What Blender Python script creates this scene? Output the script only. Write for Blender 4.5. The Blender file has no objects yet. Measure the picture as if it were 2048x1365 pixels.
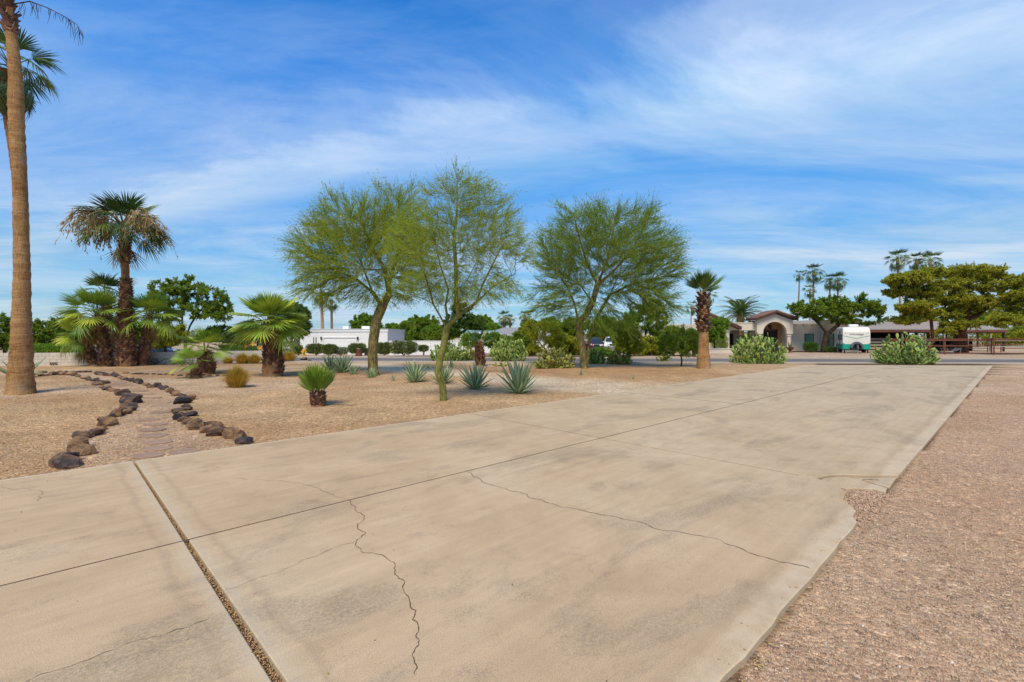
import bpy, math, random
import numpy as np
from mathutils import Vector, Matrix, Quaternion

# ------------------------------------------------------------------ camera, sky, sun, exposure
SC = bpy.context.scene
COL = SC.collection
F, HZ, CH = 967.0, 671.0, 1.8          # focal length and horizon in photo pixels, eye height in metres
cam_d = bpy.data.cameras.new('camera')
cam = bpy.data.objects.new('camera', cam_d)
COL.objects.link(cam)
cam.location = (0, 0, CH)
cam.rotation_euler = (math.radians(90), 0, 0)
cam_d.sensor_width = 36.0
cam_d.lens = 36.0 * F / 2048.0
cam_d.shift_y = -(682.5 - HZ) / 2048.0
cam_d.clip_start = 0.05
cam_d.clip_end = 6000
SC.camera = cam

SUN_AZ, SUN_EL = math.radians(192), math.radians(54)     # azimuth clockwise from +Y
SUN_STRENGTH, SUN_ANGLE, SKY_STRENGTH = 3.0, 25.0, 0.105
EXPOSURE = 0.52

world = bpy.data.worlds.new('World')
SC.world = world
world.use_nodes = True
wt = world.node_tree
wt.nodes.clear()


def N(tree, typ, **kw):
    n = tree.nodes.new(typ)
    for k, v in kw.items():
        setattr(n, k, v)
    return n


def L(tree, a, b):
    tree.links.new(a, b)


def M_(tree, op, a, b=None, clamp=False):
    n = tree.nodes.new('ShaderNodeMath')
    n.operation = op
    n.use_clamp = clamp
    for i, v in enumerate((a, b)):
        if v is None:
            continue
        if isinstance(v, (int, float)):
            n.inputs[i].default_value = v
        else:
            tree.links.new(v, n.inputs[i])
    return n.outputs[0]


def ramp(tree, fac, stops, interp='LINEAR'):
    n = tree.nodes.new('ShaderNodeValToRGB')
    cr = n.color_ramp
    cr.interpolation = interp
    while len(cr.elements) < len(stops):
        cr.elements.new(0.5)
    for e, (p, c) in zip(cr.elements, stops):
        e.position = p
        e.color = (c, c, c, 1) if isinstance(c, (int, float)) else (*c, 1)
    tree.links.new(fac, n.inputs[0])
    return n.outputs[0]


def mixc(tree, fac, a, b, mode='MIX'):
    n = tree.nodes.new('ShaderNodeMix')
    n.data_type = 'RGBA'
    n.blend_type = mode
    for idx, v in ((0, fac), (6, a), (7, b)):
        if isinstance(v, (int, float)):
            n.inputs[idx].default_value = v
        elif isinstance(v, tuple):
            n.inputs[idx].default_value = (*v, 1)
        else:
            tree.links.new(v, n.inputs[idx])
    return n.outputs[2]


def noise(tree, vec, scale, detail=4, rough=0.55, dist=0.0):
    n = tree.nodes.new('ShaderNodeTexNoise')
    n.inputs['Scale'].default_value = scale
    n.inputs['Detail'].default_value = detail
    n.inputs['Roughness'].default_value = rough
    n.inputs['Distortion'].default_value = dist
    if vec is not None:
        tree.links.new(vec, n.inputs['Vector'])
    return n.outputs['Fac']


def voronoi(tree, vec, scale, feature='F1', out='Distance'):
    n = tree.nodes.new('ShaderNodeTexVoronoi')
    n.feature = feature
    n.inputs['Scale'].default_value = scale
    if vec is not None:
        tree.links.new(vec, n.inputs['Vector'])
    return n.outputs[out]


def mapping(tree, vec, scale=(1, 1, 1), rot=(0, 0, 0), loc=(0, 0, 0)):
    n = tree.nodes.new('ShaderNodeMapping')
    n.inputs['Scale'].default_value = scale
    n.inputs['Rotation'].default_value = rot
    n.inputs['Location'].default_value = loc
    tree.links.new(vec, n.inputs['Vector'])
    return n.outputs[0]


def build_sky():
    t = wt
    out = N(t, 'ShaderNodeOutputWorld')
    bg = N(t, 'ShaderNodeBackground')
    L(t, bg.outputs[0], out.inputs[0])
    sky = N(t, 'ShaderNodeTexSky')
    sky.sky_type = 'NISHITA'
    sky.sun_disc = False
    sky.sun_elevation = SUN_EL
    sky.sun_rotation = SUN_AZ
    sky.air_density = 1.0
    sky.dust_density = 0.6
    sky.ozone_density = 2.2
    hs = N(t, 'ShaderNodeHueSaturation')
    hs.inputs['Saturation'].default_value = 1.35
    hs.inputs['Value'].default_value = 1.0
    L(t, sky.outputs[0], hs.inputs['Color'])
    tc = N(t, 'ShaderNodeTexCoord')
    sp = N(t, 'ShaderNodeSeparateXYZ')
    L(t, tc.outputs['Generated'], sp.inputs[0])
    z = M_(t, 'ADD', M_(t, 'MAXIMUM', sp.outputs[2], 0.0), 0.09)
    u = M_(t, 'DIVIDE', sp.outputs[0], z)
    v = M_(t, 'DIVIDE', sp.outputs[1], z)
    cb = N(t, 'ShaderNodeCombineXYZ')
    L(t, u, cb.inputs[0])
    L(t, v, cb.inputs[1])
    P = cb.outputs[0]
    # streaky cirrus, drawn out along the wind
    a = mapping(t, P, scale=(0.30, 0.72, 1), rot=(0, 0, math.radians(24)))
    n1 = noise(t, a, 1.5, 9, 0.63, 0.9)
    b = mapping(t, P, scale=(0.5, 1.0, 1), rot=(0, 0, math.radians(12)), loc=(3.1, 1.7, 0))
    n2 = noise(t, b, 0.85, 8, 0.66, 0.9)
    c = mapping(t, P, scale=(0.28, 0.5, 1), rot=(0, 0, math.radians(30)), loc=(9.3, 4.1, 0))
    n3 = noise(t, c, 0.5, 3, 0.5, 0.4)
    # the long band of cirrus crossing the sky: distance to a line in the cloud layer
    du = M_(t, 'MULTIPLY', u, 0.372)
    dv = M_(t, 'MULTIPLY', v, 0.928)
    s = M_(t, 'ADD', du, dv)
    wob = M_(t, 'MULTIPLY', M_(t, 'SUBTRACT', n2, 0.5), 0.9)
    s = M_(t, 'ADD', s, wob)
    q = M_(t, 'SUBTRACT', s, 1.78)
    q = M_(t, 'MULTIPLY', q, q)
    wid = M_(t, 'ADD', M_(t, 'MULTIPLY', M_(t, 'MAXIMUM', M_(t, 'ADD', u, 1.2), 0.0), 0.055), 0.05)
    band = M_(t, 'POWER', 2.718, M_(t, 'MULTIPLY', M_(t, 'DIVIDE', q, wid), -1.0))
    base = M_(t, 'ADD', M_(t, 'MULTIPLY', n1, 0.62), M_(t, 'MULTIPLY', n3, 0.5))
    dens = M_(t, 'ADD', base, M_(t, 'MULTIPLY', band, 0.23))
    cov = ramp(t, dens, [(0.41, 0.0), (0.55, 0.20), (0.69, 0.48), (0.88, 0.88)], 'EASE')
    # thicker, paler air towards the horizon
    hz = ramp(t, sp.outputs[2], [(0.0, 0.62), (0.08, 0.52), (0.28, 0.26), (0.6, 0.0)], 'EASE')
    hzn = M_(t, 'MULTIPLY', hz, M_(t, 'ADD', M_(t, 'MULTIPLY', n2, 1.3), 0.25))
    cov = M_(t, 'ADD', M_(t, 'MULTIPLY', cov, 0.92), hzn, clamp=True)
    shade = ramp(t, n2, [(0.3, (1.9, 4.0, 6.2)), (0.68, (5.6, 6.4, 7.3))])
    tint = ramp(t, sp.outputs[2], [(0.0, (0.56, 0.72, 0.88)), (0.12, (0.24, 0.68, 0.95)), (0.45, (0.07, 1.06, 1.50))])
    blue = mixc(t, 1.0, hs.outputs[0], tint, 'MULTIPLY')
    low = ramp(t, sp.outputs[2], [(0.0, 0.80), (0.18, 0.84), (0.45, 1.0)])
    col = mixc(t, cov, blue, mixc(t, 1.0, shade, low, 'MULTIPLY'))
    L(t, col, bg.inputs[0])
    bg.inputs[1].default_value = SKY_STRENGTH


build_sky()

sun_d = bpy.data.lights.new('sun', 'SUN')
sun = bpy.data.objects.new('sun', sun_d)
COL.objects.link(sun)
sdir = Vector((math.sin(SUN_AZ) * math.cos(SUN_EL), math.cos(SUN_AZ) * math.cos(SUN_EL), math.sin(SUN_EL)))
sun.rotation_mode = 'QUATERNION'
sun.rotation_quaternion = (-sdir).to_track_quat('-Z', 'Y')
sun.location = sdir * 60
sun_d.energy = SUN_STRENGTH
sun_d.angle = math.radians(SUN_ANGLE)
sun_d.color = (1.0, 0.87, 0.68)
SC.view_settings.view_transform = 'Standard'
SC.view_settings.look = 'None'
SC.view_settings.gamma = 1.0
SC.view_settings.exposure = EXPOSURE
SC.view_settings.use_curve_mapping = False
SC.render.engine = 'CYCLES'

# ------------------------------------------------------------------ helpers
RNG = random.Random(11)
NP = np.random.default_rng(5)


def ss(a, b, x):
    t = np.clip((x - a) / (b - a), 0, 1)
    return t * t * (3 - 2 * t)


def vnoise(x, y, s, seed=0):
    """cheap smooth value noise, works on arrays"""
    x = np.asarray(x, float) * s
    y = np.asarray(y, float) * s
    xi, yi = np.floor(x), np.floor(y)
    fx, fy = x - xi, y - yi
    fx, fy = fx * fx * (3 - 2 * fx), fy * fy * (3 - 2 * fy)

    def h(a, b):
        k = np.sin(a * 127.1 + b * 311.7 + seed * 74.7) * 43758.5453
        return k - np.floor(k)
    return (h(xi, yi) * (1 - fx) + h(xi + 1, yi) * fx) * (1 - fy) + (h(xi, yi + 1) * (1 - fx) + h(xi + 1, yi + 1) * fx) * fy


def G(px, py):
    Y = F * CH / (py - HZ)
    return ((px - 1024) / F * Y, Y)


def GY(py):
    return F * CH / (py - HZ)


def PX(px, Y):
    return (px - 1024) / F * Y


def PZ(py, Y):
    return CH - (py - HZ) / F * Y


def COSX(px):
    """round things off the axis of a wide lens look wider by 1 / this"""
    return F / math.hypot(F, px - 1024)


def P3(px, py, Y):
    return Vector((PX(px, Y), Y, PZ(py, Y)))


# driveway frame: origin at the joint crossing, x along the drive, y to its left
DC = np.array([-2.869, 4.256])
DD = np.array([0.7234, 0.6904])
DN = np.array([-0.6904, 0.7234])
SLAB, WL, WR = 6.12, 3.69, 3.99


def to_drive(x, y):
    dx, dy = np.asarray(x) - DC[0], np.asarray(y) - DC[1]
    return dx * DD[0] + dy * DD[1], dx * DN[0] + dy * DN[1]


def drive_px(px, py):
    x, y = G(px, py)
    a, b = to_drive(x, y)
    return float(a), float(b)


def gz(x, y):
    """height of the ground sheet"""
    x = np.asarray(x, float)
    y = np.asarray(y, float)
    d, n = to_drive(x, y)
    off = np.maximum(np.maximum(n - WL, -WR - n), 0)
    away = ss(0.2, 2.5, off) * (1 - ss(27, 29.5, y))
    z = -0.045 + away * ((vnoise(x, y, 0.35, 1) - 0.45) * 0.10 + (vnoise(x, y, 1.7, 2) - 0.5) * 0.025)
    z = z - 0.95 * ss(42, 66, y) * ss(4, -14, x) - 0.22 * ss(48, 60, y) * ss(4, 12, x)
    return z


class MB:
    """collects simple solids into one mesh"""

    def __init__(self):
        self.v, self.f, self.mi = [], [], []
        self.m = 0

    def add(self, vs, fs):
        o = len(self.v)
        self.v += [tuple(p) for p in vs]
        self.f += [tuple(i + o for i in q) for q in fs]
        self.mi += [self.m] * len(fs)
        return self

    def box(self, x0, x1, y0, y1, z0, z1):
        vs = [(x, y, z) for z in (z0, z1) for y in (y0, y1) for x in (x0, x1)]
        return self.add(vs, [(0, 2, 3, 1), (4, 5, 7, 6), (0, 1, 5, 4), (2, 6, 7, 3), (0, 4, 6, 2), (1, 3, 7, 5)])

    def bbox(self, x0, x1, y0, y1, z0, z1, b=0.01):
        """box with chamfered edges"""
        c = ((x0 + x1) / 2, (y0 + y1) / 2, (z0 + z1) / 2)
        h = ((x1 - x0) / 2, (y1 - y0) / 2, (z1 - z0) / 2)
        b = min(b, min(h) * 0.8)
        vs, idx = [], {}
        for sx in (-1, 1):
            for sy in (-1, 1):
                for sz in (-1, 1):
                    for ax in range(3):
                        s = (sx, sy, sz)
                        p = [c[i] + s[i] * (h[i] - (0 if i == ax else b)) for i in range(3)]
                        idx[(sx, sy, sz, ax)] = len(vs)
                        vs.append(p)
        fs = []
        for ax in range(3):
            o = [i for i in range(3) if i != ax]
            for s in (-1, 1):
                ring = []
                for (p, q) in ((-1, -1), (1, -1), (1, 1), (-1, 1)):
                    k = [0, 0, 0]
                    k[ax], k[o[0]], k[o[1]] = s, p, q
                    ring.append(idx[(*k, ax)])
                fs.append(ring)
        for ax in range(3):
            o = [i for i in range(3) if i != ax]
            for p in (-1, 1):
                for q in (-1, 1):
                    r = []
                    for s, a in ((-1, o[0]), (1, o[0]), (1, o[1]), (-1, o[1])):
                        k = [0, 0, 0]
                        k[ax], k[o[0]], k[o[1]] = s, p, q
                        r.append(idx[(*k, a)])
                    fs.append(r)
        for sx in (-1, 1):
            for sy in (-1, 1):
                for sz in (-1, 1):
                    fs.append([idx[(sx, sy, sz, a)] for a in range(3)])
        return self.add(vs, fs)

    def tube(self, pts, rad, n=8, cap=True, squash=1.0, jitter=0.0, rng=None):
        pts = [Vector(p) for p in pts]
        if isinstance(rad, (int, float)):
            rad = [rad] * len(pts)
        vs, fs = [], []
        ref = Vector((0.31, 0.95, 0.05))
        for i, p in enumerate(pts):
            d = (pts[min(i + 1, len(pts) - 1)] - pts[max(i - 1, 0)]).normalized()
            if abs(d.dot(ref)) > 0.95:
                ref = Vector((1, 0, 0.1))
            u = (ref - d * ref.dot(d)).normalized()
            w = d.cross(u)
            for k in range(n):
                a = 2 * math.pi * k / n
                r = rad[i] * (1 + (rng.uniform(-jitter, jitter) if jitter else 0))
                vs.append(p + u * (math.cos(a) * r) + w * (math.sin(a) * r * squash))
        for i in range(len(pts) - 1):
            for k in range(n):
                k2 = (k + 1) % n
                fs.append((i * n + k, i * n + k2, (i + 1) * n + k2, (i + 1) * n + k))
        if cap:
            fs.append(tuple(range(n - 1, -1, -1)))
            o = (len(pts) - 1) * n
            fs.append(tuple(o + k for k in range(n)))
        return self.add(vs, fs)

    def lathe(self, prof, n=16, c=(0, 0, 0)):
        vs, fs = [], []
        for r, z in prof:
            for k in range(n):
                a = 2 * math.pi * k / n
                vs.append((c[0] + r * math.cos(a), c[1] + r * math.sin(a), c[2] + z))
        for i in range(len(prof) - 1):
            for k in range(n):
                k2 = (k + 1) % n
                fs.append((i * n + k, i * n + k2, (i + 1) * n + k2, (i + 1) * n + k))
        fs.append(tuple(range(n - 1, -1, -1)))
        o = (len(prof) - 1) * n
        fs.append(tuple(o + k for k in range(n)))
        return self.add(vs, fs)

    def prism_y(self, poly, y0, y1):
        """poly in (x,z), extruded along y"""
        n = len(poly)
        vs = [(x, y0, z) for x, z in poly] + [(x, y1, z) for x, z in poly]
        fs = [tuple(range(n)), tuple(range(2 * n - 1, n - 1, -1))]
        fs += [(i, i + n, (i + 1) % n + n, (i + 1) % n) for i in range(n)]
        return self.add(vs, fs)

    def prism_x(self, poly, x0, x1):
        """poly in (y,z), extruded along x"""
        n = len(poly)
        vs = [(x0, y, z) for y, z in poly] + [(x1, y, z) for y, z in poly]
        fs = [tuple(range(n - 1, -1, -1)), tuple(range(n, 2 * n))]
        fs += [(i, (i + 1) % n, (i + 1) % n + n, i + n) for i in range(n)]
        return self.add(vs, fs)

    def mesh(self, name='m', smooth=False):
        me = bpy.data.meshes.new(name)
        me.from_pydata(self.v, [], self.f)
        if any(self.mi):
            me.polygons.foreach_set('material_index', self.mi)
        if smooth:
            me.polygons.foreach_set('use_smooth', [True] * len(me.polygons))
        me.update()
        return me

    def obj(self, name, mat, parent=None, smooth=False, off=None):
        if off is not None:
            self.v = [(a - off[0], b - off[1], c - off[2]) for a, b, c in self.v]
        return link(name, self.mesh(name, smooth), mat, parent)


def np_mesh(name, V, Fa, smooth=False):
    """V (n,3), Fa (m,k) with k 3 or 4"""
    me = bpy.data.meshes.new(name)
    V = np.asarray(V, np.float32)
    Fa = np.asarray(Fa, np.int32)
    k = Fa.shape[1]
    me.vertices.add(len(V))
    me.vertices.foreach_set('co', V.ravel())
    me.loops.add(Fa.size)
    me.loops.foreach_set('vertex_index', Fa.ravel())
    me.polygons.add(len(Fa))
    me.polygons.foreach_set('loop_start', np.arange(len(Fa), dtype=np.int32) * k)
    me.polygons.foreach_set('loop_total', np.full(len(Fa), k, np.int32))
    if smooth:
        me.polygons.foreach_set('use_smooth', np.ones(len(Fa), bool))
    me.update(calc_edges=True)
    return me


def link(name, mesh, mat=None, parent=None, M=None):
    o = bpy.data.objects.new(name, mesh)
    COL.objects.link(o)
    if mat is not None and len(mesh.materials) == 0:
        for m in (mat if isinstance(mat, (list, tuple)) else [mat]):
            mesh.materials.append(m)
    if parent is not None:
        o.parent = parent
    if M is not None:
        o.matrix_basis = M
    return o


def tag(o, label, cat, group=None):
    o['label'] = label
    o['category'] = cat
    if group:
        o['group'] = group
    return o


def thing(name, label, cat, loc=(0, 0, 0), group=None, rz=0.0):
    o = bpy.data.objects.new(name, None)
    COL.objects.link(o)
    o.empty_display_size = 0.2
    o.location = loc
    o.rotation_euler = (0, 0, rz)
    return tag(o, label, cat, group)


def struct(name, mesh, mat, parent=None, kind='structure'):
    o = link(name, mesh, mat, parent)
    if parent is None:
        o['kind'] = kind
    return o


# ------------------------------------------------------------------ materials
MATS = {}


def new_mat(name):
    m = bpy.data.materials.new(name)
    m.use_nodes = True
    t = m.node_tree
    b = t.nodes['Principled BSDF']
    MATS[name] = m
    return m, t, b


def bump(t, b, h, strength=0.4, dist=0.02):
    n = N(t, 'ShaderNodeBump')
    n.inputs['Strength'].default_value = strength
    n.inputs['Distance'].default_value = dist
    L(t, h, n.inputs['Height'])
    L(t, n.outputs[0], b.inputs['Normal'])


def simple(name, col, rough=0.7, var=0.12, scale=6.0, metal=0.0, bmp=0.0, spec=0.3, per_obj=0.0):
    """paint, plaster, metal: base colour with slight mottling"""
    m, t, b = new_mat(name)
    tc = N(t, 'ShaderNodeTexCoord')
    f = noise(t, tc.outputs['Object'], scale, 5, 0.6)
    lo = tuple(c * (1 - var) for c in col)
    hi = tuple(min(1, c * (1 + var)) for c in col)
    c = ramp(t, f, [(0.3, lo), (0.7, hi)])
    if per_obj:
        oi = N(t, 'ShaderNodeObjectInfo')
        k = M_(t, 'ADD', M_(t, 'MULTIPLY', oi.outputs['Random'], 2 * per_obj), 1 - per_obj)
        c = mixc(t, 1.0, c, k, 'MULTIPLY')
    L(t, c, b.inputs['Base Color'])
    b.inputs['Roughness'].default_value = rough
    b.inputs['Metallic'].default_value = metal
    b.inputs['Specular IOR Level'].default_value = spec
    if bmp:
        bump(t, b, noise(t, tc.outputs['Object'], scale * 12, 4), bmp, 0.01)
    return m


def leaf_mat(name, stops, transl=0.3, rough=0.6, source='island', spec=0.25, dry=0.975):
    """foliage: colour picked per leaf (mesh island) or per object"""
    m, t, b = new_mat(name)
    if source == 'island':
        g = N(t, 'ShaderNodeNewGeometry')
        r = g.outputs['Random Per Island']
    else:
        g = N(t, 'ShaderNodeObjectInfo')
        r = g.outputs['Random']
    tc = N(t, 'ShaderNodeTexCoord')
    cl = noise(t, tc.outputs['Object'], 1.3, 2, 0.5)
    r2 = M_(t, 'ADD', M_(t, 'MULTIPLY', r, 0.8), M_(t, 'MULTIPLY', M_(t, 'SUBTRACT', cl, 0.4), 0.5), clamp=True)
    if source == 'island':
        # a few stray dry leaves stay at the very end of the ramp
        r2 = M_(t, 'MAXIMUM', M_(t, 'MULTIPLY', r2, 0.93), M_(t, 'MULTIPLY', M_(t, 'GREATER_THAN', r, dry), 1.0))
    c = ramp(t, r2, stops)
    L(t, c, b.inputs['Base Color'])
    b.inputs['Roughness'].default_value = rough
    b.inputs['Specular IOR Level'].default_value = spec
    tr = N(t, 'ShaderNodeBsdfTranslucent')
    L(t, c, tr.inputs[0])
    mx = N(t, 'ShaderNodeMixShader')
    mx.inputs[0].default_value = transl
    L(t, b.outputs[0], mx.inputs[1])
    L(t, tr.outputs[0], mx.inputs[2])
    L(t, mx.outputs[0], t.nodes['Material Output'].inputs[0])
    return m


def bark_mat(name, lo, mid, hi, sx=6.0, sz=2.0, bmp=0.6):
    m, t, b = new_mat(name)
    tc = N(t, 'ShaderNodeTexCoord')
    v = mapping(t, tc.outputs['Object'], scale=(sx, sx, sz))
    f = noise(t, v, 2.2, 6, 0.65, 0.3)
    f2 = noise(t, mapping(t, tc.outputs['Object'], scale=(1, 1, .55)), 4.0, 5, 0.65, 0.5)
    k = M_(t, 'ADD', M_(t, 'MULTIPLY', f, 0.5), M_(t, 'MULTIPLY', f2, 0.5))
    L(t, ramp(t, k, [(0.38, lo), (0.5, mid), (0.60, hi)]), b.inputs['Base Color'])
    b.inputs['Roughness'].default_value = 0.85
    b.inputs['Specular IOR Level'].default_value = 0.15
    bump(t, b, f, bmp, 0.03)
    return m


def palm_bark(name, lo, mid, hi):
    m, t, b = new_mat(name)
    tc = N(t, 'ShaderNodeTexCoord')
    ob = tc.outputs['Object']
    rings = noise(t, mapping(t, ob, scale=(1.6, 1.6, 13)), 1.5, 6, 0.66, 0.9)
    fis = noise(t, mapping(t, ob, scale=(15, 15, 2.6)), 1.5, 6, 0.68, 1.2)
    big = noise(t, ob, 1.0, 4, 0.6)
    mx = M_(t, 'ADD', M_(t, 'MULTIPLY', rings, 0.45), M_(t, 'MULTIPLY', fis, 0.45))
    k = M_(t, 'ADD', M_(t, 'MULTIPLY', mx, 0.75), M_(t, 'MULTIPLY', big, 0.32))
    c = ramp(t, k, [(0.36, lo), (0.45, mid), (0.56, hi)])
    pit = voronoi(t, mapping(t, ob, scale=(1, 1, 0.75)), 13, 'F1', 'Distance')
    pm = M_(t, 'MULTIPLY', ramp(t, pit, [(0.06, 1.0), (0.22, 0.0)]), ramp(t, noise(t, ob, 5, 3), [(0.45, 0.0), (0.6, 0.8)]))
    c = mixc(t, pm, c, tuple(q * 0.45 for q in lo))
    c = mixc(t, ramp(t, noise(t, mapping(t, ob, scale=(1, 1, .5)), 2.3, 4, .6), [(0.55, 0.0), (0.68, 0.45)]), c, (0.34, 0.27, 0.19))
    L(t, c, b.inputs['Base Color'])
    b.inputs['Roughness'].default_value = 0.9
    b.inputs['Specular IOR Level'].default_value = 0.1
    bump(t, b, mx, 1.0, 0.06)
    return m


def ground_mat():
    m, t, b = new_mat('gravel_ground')
    at = N(t, 'ShaderNodeAttribute')
    at.attribute_name = 'zone'
    tc = N(t, 'ShaderNodeTexCoord')
    ob = tc.outputs['Object']
    jit = voronoi(t, ob, 34, 'F1', 'Color')
    jd = voronoi(t, ob, 34, 'F1', 'Distance')
    jit2 = voronoi(t, ob, 15, 'F1', 'Color')
    s1 = N(t, 'ShaderNodeSeparateColor')
    L(t, jit, s1.inputs[0])
    s2 = N(t, 'ShaderNodeSeparateColor')
    L(t, jit2, s2.inputs[0])
    k = ramp(t, s1.outputs[0], [(0.0, 0.52), (0.12, 0.78), (0.6, 1.0), (0.9, 1.22), (1.0, 1.55)])
    k2 = ramp(t, s2.outputs[1], [(0.0, 0.62), (0.10, 0.9), (0.85, 1.06), (1.0, 1.3)])
    tint = ramp(t, s1.outputs[1], [(0.0, (1.06, 0.97, 0.92)), (0.5, (1, 1, 1)), (1.0, (0.95, 1.0, 1.08))])
    big = ramp(t, noise(t, ob, 0.7, 6, 0.6), [(0.3, 0.80), (0.7, 1.14)])
    patch = ramp(t, noise(t, ob, 0.23, 5, 0.65, 0.6), [(0.36, (0.90, 0.83, 0.76)), (0.56, (1.0, 1.0, 1.0)), (0.72, (1.10, 1.07, 1.0))])
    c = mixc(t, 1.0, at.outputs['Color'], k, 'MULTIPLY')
    c = mixc(t, 1.0, c, k2, 'MULTIPLY')
    c = mixc(t, 1.0, c, tint, 'MULTIPLY')
    c = mixc(t, 1.0, c, big, 'MULTIPLY')
    c = mixc(t, 1.0, c, patch, 'MULTIPLY')
    L(t, c, b.inputs['Base Color'])
    b.inputs['Roughness'].default_value = 0.95
    b.inputs['Specular IOR Level'].default_value = 0.1
    h = M_(t, 'SUBTRACT', 1.0, M_(t, 'MULTIPLY', jd, 1.3))
    h = M_(t, 'ADD', h, M_(t, 'MULTIPLY', noise(t, ob, 60, 3), 0.5))
    bump(t, b, h, 0.75, 0.02)
    return m


def concrete_mat():
    m, t, b = new_mat('driveway_concrete')
    tc = N(t, 'ShaderNodeTexCoord')
    ob = tc.outputs['Object']
    sp = N(t, 'ShaderNodeSeparateXYZ')
    L(t, ob, sp.inputs[0])
    big = noise(t, ob, 0.45, 6, 0.6, 0.4)
    c = ramp(t, big, [(0.30, (0.425, 0.295, 0.170)), (0.5, (0.485, 0.345, 0.205)), (0.72, (0.53, 0.392, 0.245))])
    # far slabs are greyer and more worn
    grey = M_(t, 'MULTIPLY', ramp(t, M_(t, 'MULTIPLY', sp.outputs[0], 0.04), [(0.1, 0.0), (0.7, 0.7)]), 0.75)
    c = mixc(t, grey, c, (0.45, 0.365, 0.245))
    # broom marks running along the drive
    br = noise(t, mapping(t, ob, scale=(0.6, 9, 1)), 1.0, 4, 0.6, 0.2)
    c = mixc(t, 1.0, c, ramp(t, br, [(0.3, 0.93), (0.7, 1.06)]), 'MULTIPLY')
    # dirt stains with soft edges, drawn out along the way cars go
    st = noise(t, mapping(t, ob, scale=(0.35, 0.8, 1), loc=(1.3, 4.2, 0)), 1.15, 7, 0.66, 0.5)
    sm = ramp(t, st, [(0.52, 0.0), (0.62, 0.50), (0.74, 0.95)], 'EASE')
    sp2 = noise(t, ob, 40, 3, 0.7)
    sm = M_(t, 'MULTIPLY', sm, ramp(t, sp2, [(0.38, 0.10), (0.60, 1.0)]))
    c = mixc(t, M_(t, 'MULTIPLY', sm, 0.80), c, (0.135, 0.118, 0.092))
    s3 = noise(t, mapping(t, ob, scale=(0.8, 1.1, 1), loc=(5.1, 2.2, 0)), 1.0, 9, 0.78, 0.3)
    m3 = M_(t, 'MULTIPLY', ramp(t, s3, [(0.55, 0.0), (0.68, 0.9)]), ramp(t, noise(t, ob, 70, 2, 0.7), [(0.42, 0.0), (0.58, 1.0)]))
    c = mixc(t, M_(t, 'MULTIPLY', m3, 0.75), c, (0.15, 0.12, 0.085))
    tone = noise(t, ob, 1.6, 6, 0.7, 0.5)
    c = mixc(t, 1.0, c, ramp(t, tone, [(0.3, (0.90, 0.88, 0.86)), (0.5, (1.0, 0.99, 0.97)), (0.7, (1.07, 1.07, 1.08))]), 'MULTIPLY')
    # crazing
    wn = N(t, 'ShaderNodeTexNoise')
    wn.inputs['Scale'].default_value = 7.0
    wn.inputs['Detail'].default_value = 5.0
    L(t, ob, wn.inputs['Vector'])
    wv = mixc(t, 0.16, ob, wn.outputs['Color'])
    cz = voronoi(t, wv, 24.0, 'DISTANCE_TO_EDGE')
    cm = ramp(t, cz, [(0.0, 1.0), (0.035, 0.0)])
    czm = M_(t, 'MULTIPLY', cm, ramp(t, noise(t, ob, 0.8, 4, 0.6), [(0.50, 0.0), (0.64, 0.45)]))
    c = mixc(t, czm, c, (0.17, 0.13, 0.09))
    # fine sand grain
    gr = noise(t, ob, 150, 2, 0.6)
    c = mixc(t, 1.0, c, ramp(t, gr, [(0.3, 0.72), (0.7, 1.22)]), 'MULTIPLY')
    pit = voronoi(t, ob, 26, 'F1', 'Distance')
    c = mixc(t, ramp(t, pit, [(0.035, 0.55), (0.065, 0.0)]), c, (0.12, 0.09, 0.06))
    # pale trowelled edge bands along both sides and beside the joints
    wobble = M_(t, 'MULTIPLY', M_(t, 'SUBTRACT', noise(t, ob, 2.2, 5, 0.65), 0.5), 0.22)
    er = M_(t, 'ADD', M_(t, 'ADD', sp.outputs[1], WR), wobble)
    eb = ramp(t, er, [(0.05, 1.0), (0.13, 0.85), (0.20, 0.0)])
    c = mixc(t, M_(t, 'MULTIPLY', M_(t, 'MULTIPLY', eb, ramp(t, noise(t, ob, 5, 6, .7), [(0.35, 0.1), (0.6, 1.0)])), 0.55), c, (0.57, 0.46, 0.32))
    el = ramp(t, er, [(0.17, 0.0), (0.23, 0.5), (0.32, 0.0)])
    c = mixc(t, M_(t, 'MULTIPLY', el, 0.55), c, (0.27, 0.185, 0.115))
    ml = M_(t, 'ADD', M_(t, 'SUBTRACT', WL, sp.outputs[1]), M_(t, 'MULTIPLY', wobble, 0.4))
    c = mixc(t, M_(t, 'MULTIPLY', ramp(t, ml, [(0.03, 1.0), (0.10, 0.0)]), 0.6), c, (0.57, 0.47, 0.33))
    j0 = M_(t, 'ADD', M_(t, 'ABSOLUTE', sp.outputs[0]), M_(t, 'MULTIPLY', wobble, 1.1))
    c = mixc(t, M_(t, 'MULTIPLY', ramp(t, j0, [(0.06, 1.0), (0.13, 0.0)]), 0.28), c, (0.50, 0.43, 0.31))
    c = mixc(t, M_(t, 'MULTIPLY', ramp(t, j0, [(0.15, 0.0), (0.19, 0.6), (0.25, 0.0)]), 0.5), c, (0.27, 0.19, 0.12))
    L(t, c, b.inputs['Base Color'])
    b.inputs['Roughness'].default_value = 0.88
    b.inputs['Specular IOR Level'].default_value = 0.2
    hh = M_(t, 'ADD', M_(t, 'MULTIPLY', gr, 0.4), M_(t, 'MULTIPLY', noise(t, ob, 18, 4), 0.6))
    bump(t, b, hh, 0.35, 0.006)
    return m


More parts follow.
